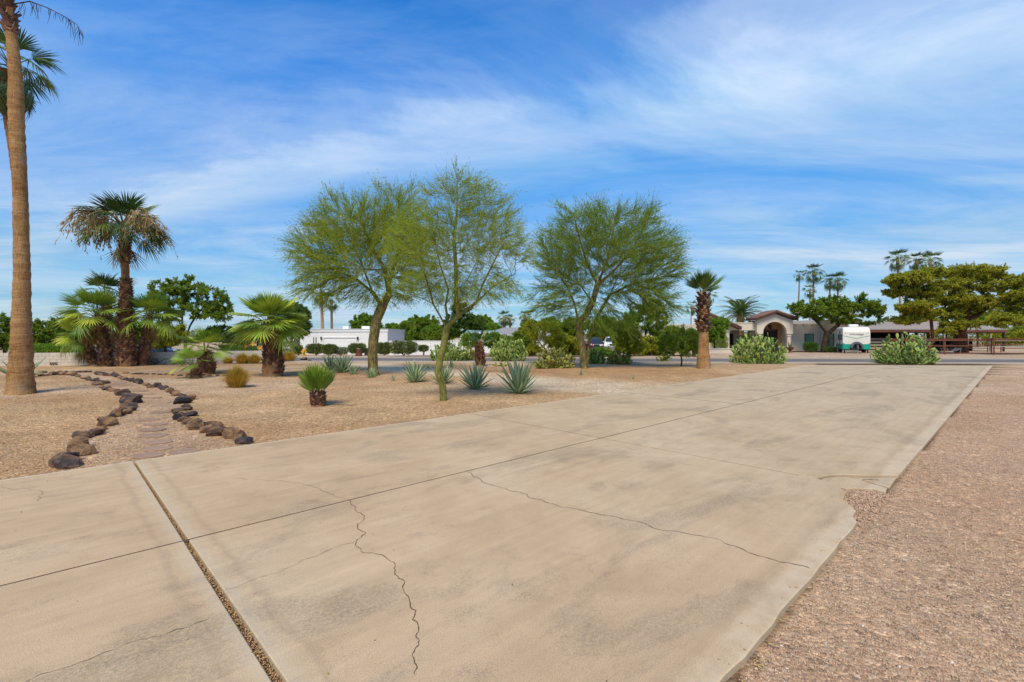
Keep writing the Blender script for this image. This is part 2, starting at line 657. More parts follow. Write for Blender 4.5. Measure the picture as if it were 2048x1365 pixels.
def rock_mat():
    m, t, b = new_mat('basalt_rock')
    tc = N(t, 'ShaderNodeTexCoord')
    oi = N(t, 'ShaderNodeObjectInfo')
    va = N(t, 'ShaderNodeVectorMath')
    va.operation = 'ADD'
    L(t, tc.outputs['Object'], va.inputs[0])
    cmb = N(t, 'ShaderNodeCombineXYZ')
    L(t, M_(t, 'MULTIPLY', oi.outputs['Random'], 37.0), cmb.inputs[0])
    L(t, cmb.outputs[0], va.inputs[1])
    f = noise(t, va.outputs[0], 1.6, 7, 0.68, 0.3)
    k = M_(t, 'ADD', f, M_(t, 'MULTIPLY', M_(t, 'SUBTRACT', oi.outputs['Random'], 0.42), 0.30))
    c = ramp(t, k, [(0.36, (0.035, 0.033, 0.038)), (0.47, (0.10, 0.068, 0.055)), (0.55, (0.20, 0.110, 0.055)), (0.66, (0.34, 0.19, 0.09))])
    L(t, c, b.inputs['Base Color'])
    b.inputs['Roughness'].default_value = 0.8
    b.inputs['Specular IOR Level'].default_value = 0.25
    bump(t, b, noise(t, va.outputs[0], 9, 6, 0.7), 0.7, 0.12)
    return m


def build_materials():
    ground_mat()
    concrete_mat()
    rock_mat()
    simple('crack_dirt', (0.085, 0.055, 0.035), 0.95, 0.3, 9)
    simple('asphalt', (0.14, 0.122, 0.108), 0.9, 0.15, 1.2, bmp=0.3)
    simple('kerb', (0.40, 0.33, 0.255), 0.9, 0.12, 1.0, bmp=0.2)
    simple('paver', (0.30, 0.19, 0.125), 0.9, 0.2, 8, bmp=0.3, per_obj=0.15)
    simple('white_stucco', (0.70, 0.685, 0.64), 0.9, 0.05, 1.5, bmp=0.15)
    simple('white_trim', (0.72, 0.71, 0.68), 0.7, 0.04, 2)
    simple('garage_white', (0.72, 0.715, 0.69), 0.6, 0.03, 2)
    simple('tan_stucco', (0.58, 0.50, 0.39), 0.9, 0.06, 1.2, bmp=0.2)
    simple('orange_lit_plaster', (0.42, 0.25, 0.12), 0.9, 0.1, 1.2)  # tan porch wall with the orange light on it put into the colour
    simple('cream_block', (0.50, 0.44, 0.355), 0.9, 0.08, 3, bmp=0.25, per_obj=0.06)
    simple('dark_wood', (0.045, 0.026, 0.018), 0.6, 0.3, 3)
    simple('fascia_brown', (0.075, 0.035, 0.022), 0.7, 0.2, 2)
    simple('roof_tile', (0.17, 0.095, 0.065), 0.85, 0.25, 2.2, per_obj=0.15)
    simple('black_metal', (0.018, 0.018, 0.020), 0.5, 0.2, 6)
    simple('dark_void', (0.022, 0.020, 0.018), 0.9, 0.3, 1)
    simple('rust_pipe', (0.17, 0.060, 0.028), 0.75, 0.35, 5)
    simple('grey_pipe', (0.36, 0.31, 0.27), 0.6, 0.2, 5, metal=0.2)
    simple('barn_roof', (0.34, 0.28, 0.235), 0.6, 0.12, 1.0, metal=0.1)
    simple('barn_red', (0.15, 0.05, 0.032), 0.6, 0.15, 2)
    simple('hydrant_yellow', (0.62, 0.33, 0.012), 0.5, 0.1, 5)
    simple('trailer_cream', (0.68, 0.64, 0.54), 0.4, 0.03, 1.0)
    simple('trailer_green', (0.012, 0.30, 0.20), 0.4, 0.06, 1.0)
    simple('rubber', (0.016, 0.016, 0.017), 0.85, 0.2, 8)
    simple('cover_vinyl', (0.10, 0.095, 0.105), 0.5, 0.2, 4)
    simple('steel', (0.45, 0.45, 0.46), 0.35, 0.1, 5, metal=0.8)
    simple('car_white', (0.72, 0.73, 0.75), 0.3, 0.02, 1)
    simple('car_navy', (0.035, 0.060, 0.12), 0.25, 0.05, 1, spec=0.6)
    simple('car_blue', (0.10, 0.13, 0.20), 0.25, 0.05, 1, spec=0.6)
    simple('car_maroon', (0.12, 0.012, 0.018), 0.3, 0.05, 1, spec=0.6)
    simple('car_dark', (0.025, 0.028, 0.033), 0.3, 0.05, 1, spec=0.6)
    simple('lamp_lens', (0.75, 0.75, 0.72), 0.2, 0.02, 1)
    simple('lamp_red', (0.35, 0.01, 0.01), 0.3, 0.05, 1)
    simple('lettering', (0.05, 0.045, 0.05), 0.6, 0.05, 3)
    simple('flower_orange', (0.80, 0.33, 0.02), 0.6, 0.2, 8)
    simple('flower_red', (0.60, 0.05, 0.015), 0.6, 0.2, 8)
    simple('mulch', (0.16, 0.095, 0.075), 0.95, 0.3, 5, bmp=0.5)
    simple('terracotta', (0.15, 0.04, 0.03), 0.8, 0.2, 4)
    simple('shade_cloth', (0.20, 0.27, 0.27), 0.7, 0.1, 2)
    simple('grey_shingle', (0.25, 0.235, 0.225), 0.85, 0.15, 3)
    simple('ivory_cap', (0.62, 0.55, 0.42), 0.9, 0.05, 2)
    m, t, b = new_mat('glass_dark')
    b.inputs['Base Color'].default_value = (0.02, 0.025, 0.03, 1)
    b.inputs['Roughness'].default_value = 0.08
    b.inputs['Specular IOR Level'].default_value = 0.8
    m, t, b = new_mat('glass_teal')
    b.inputs['Base Color'].default_value = (0.05, 0.17, 0.135, 1)
    b.inputs['Roughness'].default_value = 0.1
    b.inputs['Specular IOR Level'].default_value = 0.8
    palm_bark('palm_bark', (0.105, 0.048, 0.017), (0.27, 0.138, 0.052), (0.43, 0.25, 0.11))
    palm_bark('palm_bark_red', (0.09, 0.038, 0.018), (0.20, 0.085, 0.035), (0.33, 0.18, 0.085))
    bark_mat('palo_bark', (0.075, 0.075, 0.018), (0.165, 0.155, 0.035), (0.26, 0.235, 0.07), 7, 2.5, 0.4)
    bark_mat('palo_bark_old', (0.050, 0.036, 0.022), (0.15, 0.115, 0.045), (0.27, 0.225, 0.06), 7, 2.5, 0.7)
    bark_mat('dark_bark', (0.018, 0.011, 0.008), (0.050, 0.031, 0.021), (0.09, 0.06, 0.042))
    bark_mat('red_bark', (0.045, 0.017, 0.010), (0.115, 0.045, 0.025), (0.19, 0.085, 0.05))
    # leaf bases (boots) of the palms: dark red-brown, paler where cut
    m, t, b = new_mat('leaf_base')
    oi = N(t, 'ShaderNodeObjectInfo')
    L(t, ramp(t, oi.outputs['Random'], [(0.0, (0.045, 0.018, 0.011)), (0.5, (0.12, 0.044, 0.022)), (0.85, (0.23, 0.095, 0.040)), (1.0, (0.36, 0.20, 0.095))]), b.inputs['Base Color'])
    b.inputs['Roughness'].default_value = 0.6
    m, t, b = new_mat('leaf_base_cut')
    oi = N(t, 'ShaderNodeObjectInfo')
    L(t, ramp(t, oi.outputs['Random'], [(0.0, (0.06, 0.036, 0.03)), (0.6, (0.15, 0.09, 0.066)), (1.0, (0.30, 0.20, 0.135))]), b.inputs['Base Color'])
    b.inputs['Roughness'].default_value = 0.8
    leaf_mat('fan_leaf', [(0.0, (0.1159, 0.2008, 0.023)), (0.4, (0.2397, 0.3552, 0.036)), (0.8, (0.4446, 0.5094, 0.0491)), (1.0, (0.773, 0.6791, 0.0737))], 0.28, 0.45, 'object', 0.4)
    leaf_mat('fan_leaf_dark', [(0.0, (0.0357, 0.0778, 0.0168)), (0.5, (0.0816, 0.1469, 0.0252)), (1.0, (0.2167, 0.2592, 0.0392))], 0.22, 0.45, 'object', 0.4)
    leaf_mat('fan_dead', [(0.0, (0.20, 0.115, 0.035)), (0.5, (0.33, 0.21, 0.075)), (1.0, (0.45, 0.32, 0.14))], 0.2, 0.8, 'object', 0.1)
    leaf_mat('seed_stalk', [(0.0, (0.24, 0.14, 0.045)), (0.5, (0.40, 0.27, 0.11)), (1.0, (0.55, 0.41, 0.20))], 0.2, 0.8)
    leaf_mat('petiole', [(0.0, (0.10, 0.12, 0.03)), (1.0, (0.20, 0.20, 0.06))], 0.05, 0.5, 'object')
    leaf_mat('palo_leaf', [(0.0, (0.1408, 0.2205, 0.0237)), (0.45, (0.2956, 0.3759, 0.0338)), (0.85, (0.4927, 0.5055, 0.0506)), (0.96, (0.6757, 0.5186, 0.059)), (1.0, (0.72, 0.6223, 0.1013))], 0.42, dry=0.945)
    leaf_mat('palo_leaf_green', [(0.0, (0.1031, 0.1818, 0.0227)), (0.45, (0.2181, 0.3154, 0.0356)), (0.85, (0.3787, 0.441, 0.0486)), (0.97, (0.5453, 0.4811, 0.0648)), (1.0, (0.8, 0.695, 0.0972))], 0.42, dry=0.97)
    leaf_mat('mesquite_leaf', [(0.0, (0.0851, 0.1512, 0.0144)), (0.5, (0.2043, 0.2963, 0.023)), (1.0, (0.4469, 0.499, 0.0432))], 0.42)
    leaf_mat('bright_leaf', [(0.0, (0.081, 0.162, 0.0126)), (0.5, (0.189, 0.3132, 0.0252)), (1.0, (0.405, 0.4968, 0.0441))], 0.42)
    leaf_mat('dark_leaf', [(0.0, (0.0342, 0.084, 0.0132)), (0.5, (0.0889, 0.168, 0.0215)), (1.0, (0.2223, 0.308, 0.0363))], 0.42)
    leaf_mat('olive_leaf', [(0.0, (0.1579, 0.2, 0.02)), (0.5, (0.421, 0.4065, 0.038)), (1.0, (0.704, 0.6066, 0.06))], 0.42)
    leaf_mat('yellow_leaf', [(0.0, (0.1457, 0.1957, 0.0135)), (0.5, (0.3521, 0.3652, 0.0216)), (1.0, (0.607, 0.561, 0.0338))], 0.42)
    leaf_mat('hedge_leaf', [(0.0, (0.0543, 0.0808, 0.0185)), (0.5, (0.1358, 0.17, 0.0339)), (1.0, (0.2841, 0.3081, 0.0693))], 0.25)
    leaf_mat('sage_leaf', [(0.0, (0.10, 0.125, 0.055)), (0.5, (0.19, 0.22, 0.10)), (1.0, (0.30, 0.32, 0.17))], 0.25)
    leaf_mat('grass_blade', [(0.0, (0.299, 0.1718, 0.0218)), (0.5, (0.5531, 0.3575, 0.0446)), (1.0, (0.7774, 0.55, 0.099))], 0.35)
    leaf_mat('agave_leaf', [(0.0, (0.1836, 0.2553, 0.1198)), (0.5, (0.2815, 0.3663, 0.1797)), (1.0, (0.4284, 0.5217, 0.2471))], 0.04, 0.5, 'object')
    leaf_mat('pad_green', [(0.0, (0.1044, 0.1708, 0.0324)), (0.5, (0.2262, 0.3028, 0.067)), (0.85, (0.3566, 0.4115, 0.0918)), (1.0, (0.5916, 0.5123, 0.108))], 0.06, 0.6, 'object')
    leaf_mat('pad_green_mass', [(0.0, (0.1044, 0.1708, 0.0324)), (0.5, (0.2262, 0.3028, 0.067)), (0.85, (0.3566, 0.4115, 0.0918)), (1.0, (0.5916, 0.5123, 0.108))], 0.06, 0.6, 'island')
    leaf_mat('pad_olive', [(0.0, (0.126, 0.1368, 0.0238)), (0.5, (0.27, 0.2656, 0.054)), (0.85, (0.405, 0.3622, 0.081)), (1.0, (0.612, 0.4347, 0.108))], 0.06, 0.6, 'object')
    leaf_mat('pad_olive_mass', [(0.0, (0.126, 0.1368, 0.0238)), (0.5, (0.27, 0.2656, 0.054)), (0.85, (0.405, 0.3622, 0.081)), (1.0, (0.612, 0.4347, 0.108))], 0.06, 0.6, 'island')
    leaf_mat('pebble', [(0.0, (0.3028, 0.1813, 0.1136)), (0.25, (0.4643, 0.294, 0.1878)), (0.6, (0.5502, 0.3626, 0.2323)), (0.85, (0.6056, 0.4312, 0.2966)), (1.0, (0.6864, 0.5586, 0.4349))], 0.0, 0.9, 'island', 0.15)
    leaf_mat('pebble_tan', [(0.0, (0.1913, 0.1069, 0.0506)), (0.3, (0.4335, 0.2554, 0.1214)), (0.7, (0.5865, 0.3683, 0.1822)), (1.0, (0.7395, 0.5227, 0.3036))], 0.0, 0.9, 'island', 0.15)
    leaf_mat('grit_dark', [(0.0, (0.04, 0.03, 0.02)), (1.0, (0.16, 0.10, 0.06))], 0.0, 0.9)
    leaf_mat('litter', [(0.0, (0.30, 0.17, 0.03)), (0.5, (0.55, 0.37, 0.08)), (1.0, (0.66, 0.52, 0.20))], 0.15, 0.8)


build_materials()
# ------------------------------------------------------------------ ground and driveway
ROCKS_L = [(115, 930, 78, 32), (151, 906, 50, 26), (149, 890, 44, 26), (153, 873, 38, 18), (179, 866, 36, 18), (197, 861, 18, 14),
           (210, 849, 36, 20), (201, 840, 16, 10), (230, 833, 26, 19), (249, 828, 20, 13), (254, 821, 26, 12), (249, 814, 36, 14),
           (254, 804, 36, 18), (258, 794, 34, 12), (241, 788, 27, 15), (223, 780, 17, 10), (209, 777, 17, 9), (191, 769, 20, 8),
           (207, 766, 16, 7), (186, 761, 17, 9), (168, 757, 18, 7), (155, 754, 13, 6), (139, 751, 22, 8), (124, 751, 16, 9),
           (110, 751, 14, 8), (96, 752, 14, 6), (83, 753, 15, 6)]
ROCKS_R = [(485, 883, 32, 15), (464, 872, 38, 27), (432, 867, 34, 25), (408, 861, 28, 20), (424, 851, 30, 13), (388, 855, 34, 25),
           (371, 845, 24, 17), (355, 838, 22, 17), (376, 832, 27, 12), (351, 827, 26, 13), (369, 820, 20, 9), (361, 805, 31, 20),
           (374, 796, 25, 14), (350, 789, 22, 13), (338, 783, 18, 11), (327, 778, 19, 11), (311, 774, 14, 12), (300, 774, 14, 8),
           (290, 770, 14, 8), (281, 767, 13, 6), (271, 764, 16, 10), (257, 760, 16, 7), (246, 758, 14, 7), (237, 755, 14, 7),
           (225, 751, 22, 11), (209, 751, 14, 7), (197, 750, 22, 9)]
PATH_POLY = [G(r[0], r[1]) for r in ROCKS_L[:20]] + [G(90, 748), G(250, 744)] + [G(r[0], r[1]) for r in ROCKS_R[::-1]] + [G(300, 921)]
CORNER = [(1660, 966), (1692, 974), (1740, 975), (1773, 982), (1792, 962), (1765, 1010), (1722, 1050), (1703, 1032), (1710, 1020), (1697, 1009), (1684, 998), (1690, 984)]
DRIVE2 = [(4.6, 15.6), (2.3, 18.0), (0.4, 20.0), (-2.4, 23.0), (-5.8, 26.2), (-8.6, 30.0), (-10, 36)]


def inside(poly, X, Y):
    r = np.zeros(X.shape, bool)
    n = len(poly)
    for i in range(n):
        x0, y0 = poly[i]
        x1, y1 = poly[(i + 1) % n]
        c = ((y0 > Y) != (y1 > Y)) & (X < (x1 - x0) * (Y - y0) / (y1 - y0 + 1e-9) + x0)
        r ^= c
    return r


def poly_dist(pts, X, Y):
    d = np.full(X.shape, 1e9)
    for (x0, y0), (x1, y1) in zip(pts[:-1], pts[1:]):
        vx, vy = x1 - x0, y1 - y0
        t = np.clip(((X - x0) * vx + (Y - y0) * vy) / (vx * vx + vy * vy), 0, 1)
        d = np.minimum(d, np.hypot(X - x0 - t * vx, Y - y0 - t * vy))
    return d


def build_ground():
    def far(a, n, k):
        out, s = [], 1.5
        for _ in range(n):
            a += s
            s *= k
            out.append(a)
        return out
    xs = np.concatenate([-np.array(far(22, 42, 1.14))[::-1], np.arange(-22, 22.01, 0.15), far(22, 42, 1.14)])
    ys = np.concatenate([-np.array(far(-0.1, 28, 1.2))[::-1], np.arange(0, 31, 0.15), far(31, 45, 1.12)])
    X, Y = np.meshgrid(xs, ys)
    Z = gz(X, Y)
    V = np.stack([X, Y, Z], -1).reshape(-1, 3)
    ny, nx = X.shape
    i = np.arange(ny - 1)[:, None] * nx + np.arange(nx - 1)[None]
    Fa = np.stack([i, i + 1, i + 1 + nx, i + nx], -1).reshape(-1, 4)
    me = np_mesh('ground', V, Fa, True)
    d, n = to_drive(X, Y)
    w1 = (vnoise(X, Y, 0.9, 3) - 0.5) * 1.2 + (vnoise(X, Y, 3.1, 4) - 0.5) * 0.5
    c = np.empty(X.shape + (3,))
    c[:] = (0.475, 0.31, 0.162)

    def blend(col, k):
        c[:] = c * (1 - k[..., None]) + np.array(col) * k[..., None]
    blend((0.42, 0.255, 0.128), 0.7 * ss(0.52, 0.75, vnoise(X, Y, 0.22, 9) + 0.12 * w1))          # orange decomposed granite
    blend((0.54, 0.395, 0.25), 0.7 * ss(0.55, 0.8, vnoise(X, Y, 0.17, 10) + 0.1 * w1))
    blend((0.47, 0.318, 0.19), (inside(PATH_POLY, X + w1 * 0.15, Y + w1 * 0.15)).astype(float))        # path gravel
    k = 1 - ss(1.0, 2.2, poly_dist(DRIVE2, X, Y) + 0.6 * w1)
    blend((0.58, 0.455, 0.30), 0.9 * k * (n > WL - 0.2))                                               # sandy side drive
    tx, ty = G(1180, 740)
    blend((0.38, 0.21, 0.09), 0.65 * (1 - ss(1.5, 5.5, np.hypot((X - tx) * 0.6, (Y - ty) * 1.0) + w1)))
    right = ss(-WR + 0.4, -WR - 0.1, n)
    blend((0.50, 0.34, 0.21), np.maximum(right, inside([G(*q) for q in CORNER], X, Y).astype(float)))                                                                # pink-brown gravel
    blend((0.49, 0.345, 0.215), 0.8 * right * ss(0.72, 0.9, vnoise(X, Y, 0.6, 12) + 0.1 * w1))
    incorner = inside([G(*q) for q in CORNER], X, Y)
    onrow = ~incorner & (n < WL + 0.02) & (n > -WR - 0.02) & (Y < 31)
    blend((0.12, 0.075, 0.042), onrow.astype(float))                                                   # soil seen in the joints
    blend((0.47, 0.345, 0.225), ss(30.5, 33, Y))
    blend((0.185, 0.105, 0.08), ss(38.9, 39.6, Y) * (1 - ss(44, 46, Y)) * ss(-11.5, -10, X) * (1 - ss(9.0, 10.5, X)) * 0.85)
    col = me.color_attributes.new('zone', 'FLOAT_COLOR', 'POINT')
    cc = np.ones((len(V), 4), np.float32)
    cc[:, :3] = c.reshape(-1, 3)
    col.data.foreach_set('color', cc.ravel())
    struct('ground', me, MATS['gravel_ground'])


def clip_poly(poly, f):
    out = []
    for i in range(len(poly)):
        a, b = poly[i], poly[(i + 1) % len(poly)]
        fa, fb = f(a), f(b)
        if fa <= 0:
            out.append(a)
        if fa * fb < 0:
            t = fa / (fa - fb)
            out.append((a[0] + t * (b[0] - a[0]), a[1] + t * (b[1] - a[1])))
    return out


def slab_mesh(poly, z=0.0, th=0.13, bev=0.008, name='slab'):
    n = len(poly)
    area = sum(poly[i][0] * poly[(i + 1) % n][1] - poly[(i + 1) % n][0] * poly[i][1] for i in range(n))
    if area < 0:
        poly = poly[::-1]
    ins = []
    for i in range(n):
        p0, p1, p2 = (np.array(poly[(i + k) % n]) for k in (-1, 0, 1))
        e1 = (p1 - p0) / (np.linalg.norm(p1 - p0) + 1e-9)
        e2 = (p2 - p1) / (np.linalg.norm(p2 - p1) + 1e-9)
        nn = np.array([-e1[1] - e2[1], e1[0] + e2[0]])
        nn = nn / (np.linalg.norm(nn) + 1e-9)
        ins.append(tuple(p1 + nn * bev * 1.2))
    m = MB()
    vs = [(x, y, z - th) for x, y in poly] + [(x, y, z - bev * 0.8) for x, y in poly] + [(x, y, z) for x, y in ins]
    fs = [tuple(range(2 * n, 3 * n))]
    for i in range(n):
        j = (i + 1) % n
        fs += [(i, j, j + n, i + n), (i + n, j + n, j + 2 * n, i + 2 * n)]
    m.add(vs, fs)
    return m.mesh(name)


def frac_line(pts, it=2, amp=0.12, rng=RNG):
    pts = [np.array(p, float) for p in pts]
    for _ in range(it):
        out = [pts[0]]
        for a, b in zip(pts[:-1], pts[1:]):
            dvec = b - a
            mid = (a + b) / 2 + np.array([-dvec[1], dvec[0]]) * rng.uniform(-amp, amp)
            out += [mid, b]
        pts = out
    return pts


def ribbon(pts, w, z):
    m = MB()
    vs, fs = [], []
    for i, p in enumerate(pts):
        d = pts[min(i + 1, len(pts) - 1)] - pts[max(i - 1, 0)]
        d = d / (np.linalg.norm(d) + 1e-9)
        ww = w * RNG.uniform(0.35, 1.25) * (0.35 if i in (0, len(pts) - 1) else 1)
        vs += [(p[0] - d[1] * ww / 2, p[1] + d[0] * ww / 2, z), (p[0] + d[1] * ww / 2, p[1] - d[0] * ww / 2, z)]
    for i in range(len(pts) - 1):
        fs.append((2 * i, 2 * i + 1, 2 * i + 3, 2 * i + 2))
    return m.add(vs, fs)


def build_driveway():
    root = bpy.data.objects.new('driveway', None)
    COL.objects.link(root)
    root['kind'] = 'structure'
    root.location = (DC[0], DC[1], 0)
    root.rotation_euler = (0, 0, math.atan2(DD[1], DD[0]))
    mt = MATS['driveway_concrete']

    def endline(p):
        x = DC[0] + p[0] * DD[0] + p[1] * DN[0]
        y = DC[1] + p[0] * DD[1] + p[1] * DN[1]
        return y + 0.05 * x - 30.2
    broken = [drive_px(*q) for q in ((1630, 956), (1658, 965), (1675, 970), (1692, 984), (1686, 998), (1699, 1009), (1712, 1021), (1705, 1031), (1714, 1043))]
    slabs = {}
    for i in range(-2, 7):
        for side in (0, 1):
            g0 = (0.012 if i < 2 else 0.02) if i != 0 else 0.018
            g1 = (0.012 if i < 1 else 0.02) if i != -1 else 0.018
            a0, a1 = i * SLAB + g0, (i + 1) * SLAB - g1
            gm = 0.014
            if side == 0:
                poly = [(a0, gm), (a1, gm), (a1, WL), (a0, WL)]
                if i == 0:
                    poly[0] = (0.020, gm)
                    poly[3] = (0.014, WL)
                if i == -1:
                    poly[1] = (-0.020, gm)
                    poly[2] = (-0.014, WL)
            else:
                poly = [(a0, -WR), (a1, -WR), (a1, -gm), (a0, -gm)]
                if i == 0:
                    edge = [(broken[-1][0] - k * (broken[-1][0]) / 22, -WR + RNG.uniform(-0.012, 0.012)) for k in range(1, 22)]
                    poly = [(0.020, -gm), (0.034, -WR)] + edge[::-1] + broken[::-1] + [(a1, broken[0][1] + 0.05), (a1, -gm)]
                elif i == 1:
                    fr = [drive_px(*q) for q in ((1633, 956.5), (1645, 952.5), (1655, 951), (1668, 950), (1690, 949.2), (1715, 950), (1740, 950.6), (1770, 950.4), (1796, 950.6))]
                    poly = [(a1, -WR), (a1, -gm), (a0, -gm), (a0, fr[0][1] + .03)] + fr + [(fr[-1][0] + .05, -WR)]
                elif i == -1:
                    poly = [(a0, -WR), (-0.034, -WR), (-0.020, -gm), (a0, -gm)]
            poly = clip_poly(poly, endline)
            if len(poly) < 3:
                continue
            o = link('slab', slab_mesh(poly, RNG.uniform(-0.003, 0.003) if i > 0 else 0.0), mt, root)
            slabs[(i, side)] = o
    # broken-off wedges by the right edge, sunk a little
    for z, w in ((-0.014, ((1637, 958.5), (1650, 954), (1668, 952), (1690, 951.3), (1714, 955.5), (1774, 974), (1771, 982), (1745, 975.5), (1715, 974), (1690, 975), (1667, 968))),
                 (-0.020, ((1708, 952.2), (1740, 952.6), (1792, 952.6), (1778, 972.5), (1735, 959.5)))):
        o = link('slab_fragment', slab_mesh([drive_px(*q) for q in w], z, bev=0.008), mt, root)
    cr = MATS['crack_dirt']

    def crack(pts, parent, wd, it=3, amp=0.16, z=0.0035):
        pts = frac_line([drive_px(*p) for p in pts], it, amp)
        ribbon(pts, wd, z).obj('crack', cr, parent)
    crack([(455, 958), (540, 963), (600, 967), (640, 977), (692, 996)], slabs[(0, 0)], 0.0042)
    crack([(697, 999), (712, 1015), (728, 1035), (722, 1062), (731, 1066), (712, 1083), (735, 1107), (762, 1110), (787, 1125), (790, 1150), (808, 1185), (832, 1222),
           (825, 1240), (837, 1262), (838, 1290), (828, 1320), (828, 1350)], slabs[(0, 1)], 0.0062)
    crack([(712, 1083), (660, 1100), (600, 1124), (540, 1150), (440, 1184)], slabs[(0, 1)], 0.0034)
    crack([(932, 942), (965, 965), (1000, 975), (1040, 985), (1090, 1005), (1130, 1016), (1190, 1027), (1240, 1037), (1310, 1058), (1400, 1072), (1480, 1097), (1560, 1125),
           (1620, 1138)], slabs[(0, 1)], 0.0068)
    crack([(418, 1239), (330, 1270), (230, 1300), (80, 1350), (30, 1378)], slabs[(-1, 1)], 0.004)
    crack([(0, 975), (60, 980), (85, 985), (75, 1003)], slabs[(-1, 0)], 0.004)
    crack([(1722, 957), (1745, 956), (1760, 958)], o, 0.012, 2, 0.2, -0.0165)
    # soil packed into the narrow joints, just below the surface
    for k in range(1, 6):
        f = MB()
        f.box(k * SLAB - .028, k * SLAB + .028, (-WR + .9) if k == 1 else -WR + .03, WL - .03, -.05, -.005)
        f.obj('joint_filler', cr, root)
    f = MB()
    f.box(-7, 34, -.021, .021, -.05, -.005)
    f.obj('joint_filler', cr, root)
    return root, slabs


def build_street():
    zs = -0.034

    def strip(name, mat, o0, o1, z, th=0.05, x0=-140, x1=140, kind='structure'):
        m = MB()
        vs, fs = [], []
        xs = np.linspace(x0, x1, 60)
        for x in xs:
            y0, y1 = o0 - 0.05 * x, o1 - 0.05 * x
            vs += [(x, y0, z - th), (x, y0, z), (x, y1, z), (x, y1, z - th)]
        for i in range(len(xs) - 1):
            a = 4 * i
            fs += [(a, a + 4, a + 5, a + 1), (a + 1, a + 5, a + 6, a + 2), (a + 2, a + 6, a + 7, a + 3)]
        m.add(vs, fs)
        struct(name, m.mesh(name), MATS[mat])
    strip('street', 'asphalt', 33.6, 38.4, zs)
    strip('kerb_near', 'kerb', 32.9, 33.594, zs + 0.035, 0.1)
    strip('kerb_far', 'kerb', 38.406, 38.95, zs + 0.09, 0.15)
    # flat dark strip along the verge, short of the gutter
    strip('verge_strip', 'crack_dirt', 31.55, 31.72, -0.038, 0.02, 10.5, 60)


ROCK_MESH = []


def rock_meshes():
    import bmesh
    for k in range(9):
        rng = np.random.default_rng(50 + k)
        bm = bmesh.new()
        bmesh.ops.create_icosphere(bm, subdivisions=2, radius=0.5)
        co = np.array([v.co for v in bm.verts])
        for _ in range(13):
            d = rng.normal(size=3)
            d /= np.linalg.norm(d)
            h = rng.uniform(0.24, 0.40)
            s = co @ d
            over = np.maximum(s - h, 0)
            co -= np.outer(over * 0.97, d)
        co += rng.normal(0, 0.026, co.shape)
        lo, hi = co.min(0), co.max(0)
        co = (co - (lo + hi) / 2) / (hi - lo)
        for v, c in zip(bm.verts, co):
            v.co = c
        me = bpy.data.meshes.new('rock')
        bm.to_mesh(me)
        bm.free()
        me.materials.append(MATS['basalt_rock'])
        ROCK_MESH.append(me)


ORD1 = ['', 'first', 'second', 'third', 'fourth', 'fifth', 'sixth', 'seventh', 'eighth', 'ninth', 'tenth', 'eleventh', 'twelfth', 'thirteenth',
        'fourteenth', 'fifteenth', 'sixteenth', 'seventeenth', 'eighteenth', 'nineteenth']
ORD = ORD1 + [t_ + 'ieth' if not u_ else t_ + 'y-' + ORD1[u_] for t_ in ('twent', 'thirt', 'fort', 'fift', 'sixt') for u_ in range(10)]


def fill_row(row):
    """close the gaps in a row of stones with smaller ones"""
    out = []
    for p, q in zip(row, row[1:] + [None]):
        out.append(p)
        if q is None:
            break
        gap = math.hypot(p[0] - q[0], (p[1] - q[1]) * 1.0)
        need = (p[2] + q[2]) * 0.5
        if gap > need * 0.55:
            k = 2 if gap > need * 1.25 else 1
            for i in range(1, k + 1):
                u = i / (k + 1)
                out.append((p[0] + (q[0] - p[0]) * u + RNG.uniform(-3, 3), p[1] + (q[1] - p[1]) * u, (p[2] + q[2]) * RNG.uniform(.30, .42), (p[3] + q[3]) * RNG.uniform(.28, .42)))
    return out


def place_rock(px, py, w, h, label, group, i, name='border_rock'):
    x, y = G(px, py)
    s = y / F
    W, H = w * s * 1.14 * COSX(px), h * s * 1.0
    D = W * RNG.uniform(0.62, 0.9)
    H = min(H, W * 0.95)
    y += D * 0.35
    z = float(gz(x, y)) + H * 0.28
    M = Matrix.Translation((x, y, z)) @ Matrix.Rotation(RNG.uniform(-0.5, 0.5) + (math.pi if RNG.random() < .5 else 0), 4, 'Z') @ Matrix.Diagonal((W * 1.18, D * 1.25, H * 1.15, 1))
    o = link(name, ROCK_MESH[i % 9], None, None, M)
    return tag(o, label, 'rock', group)


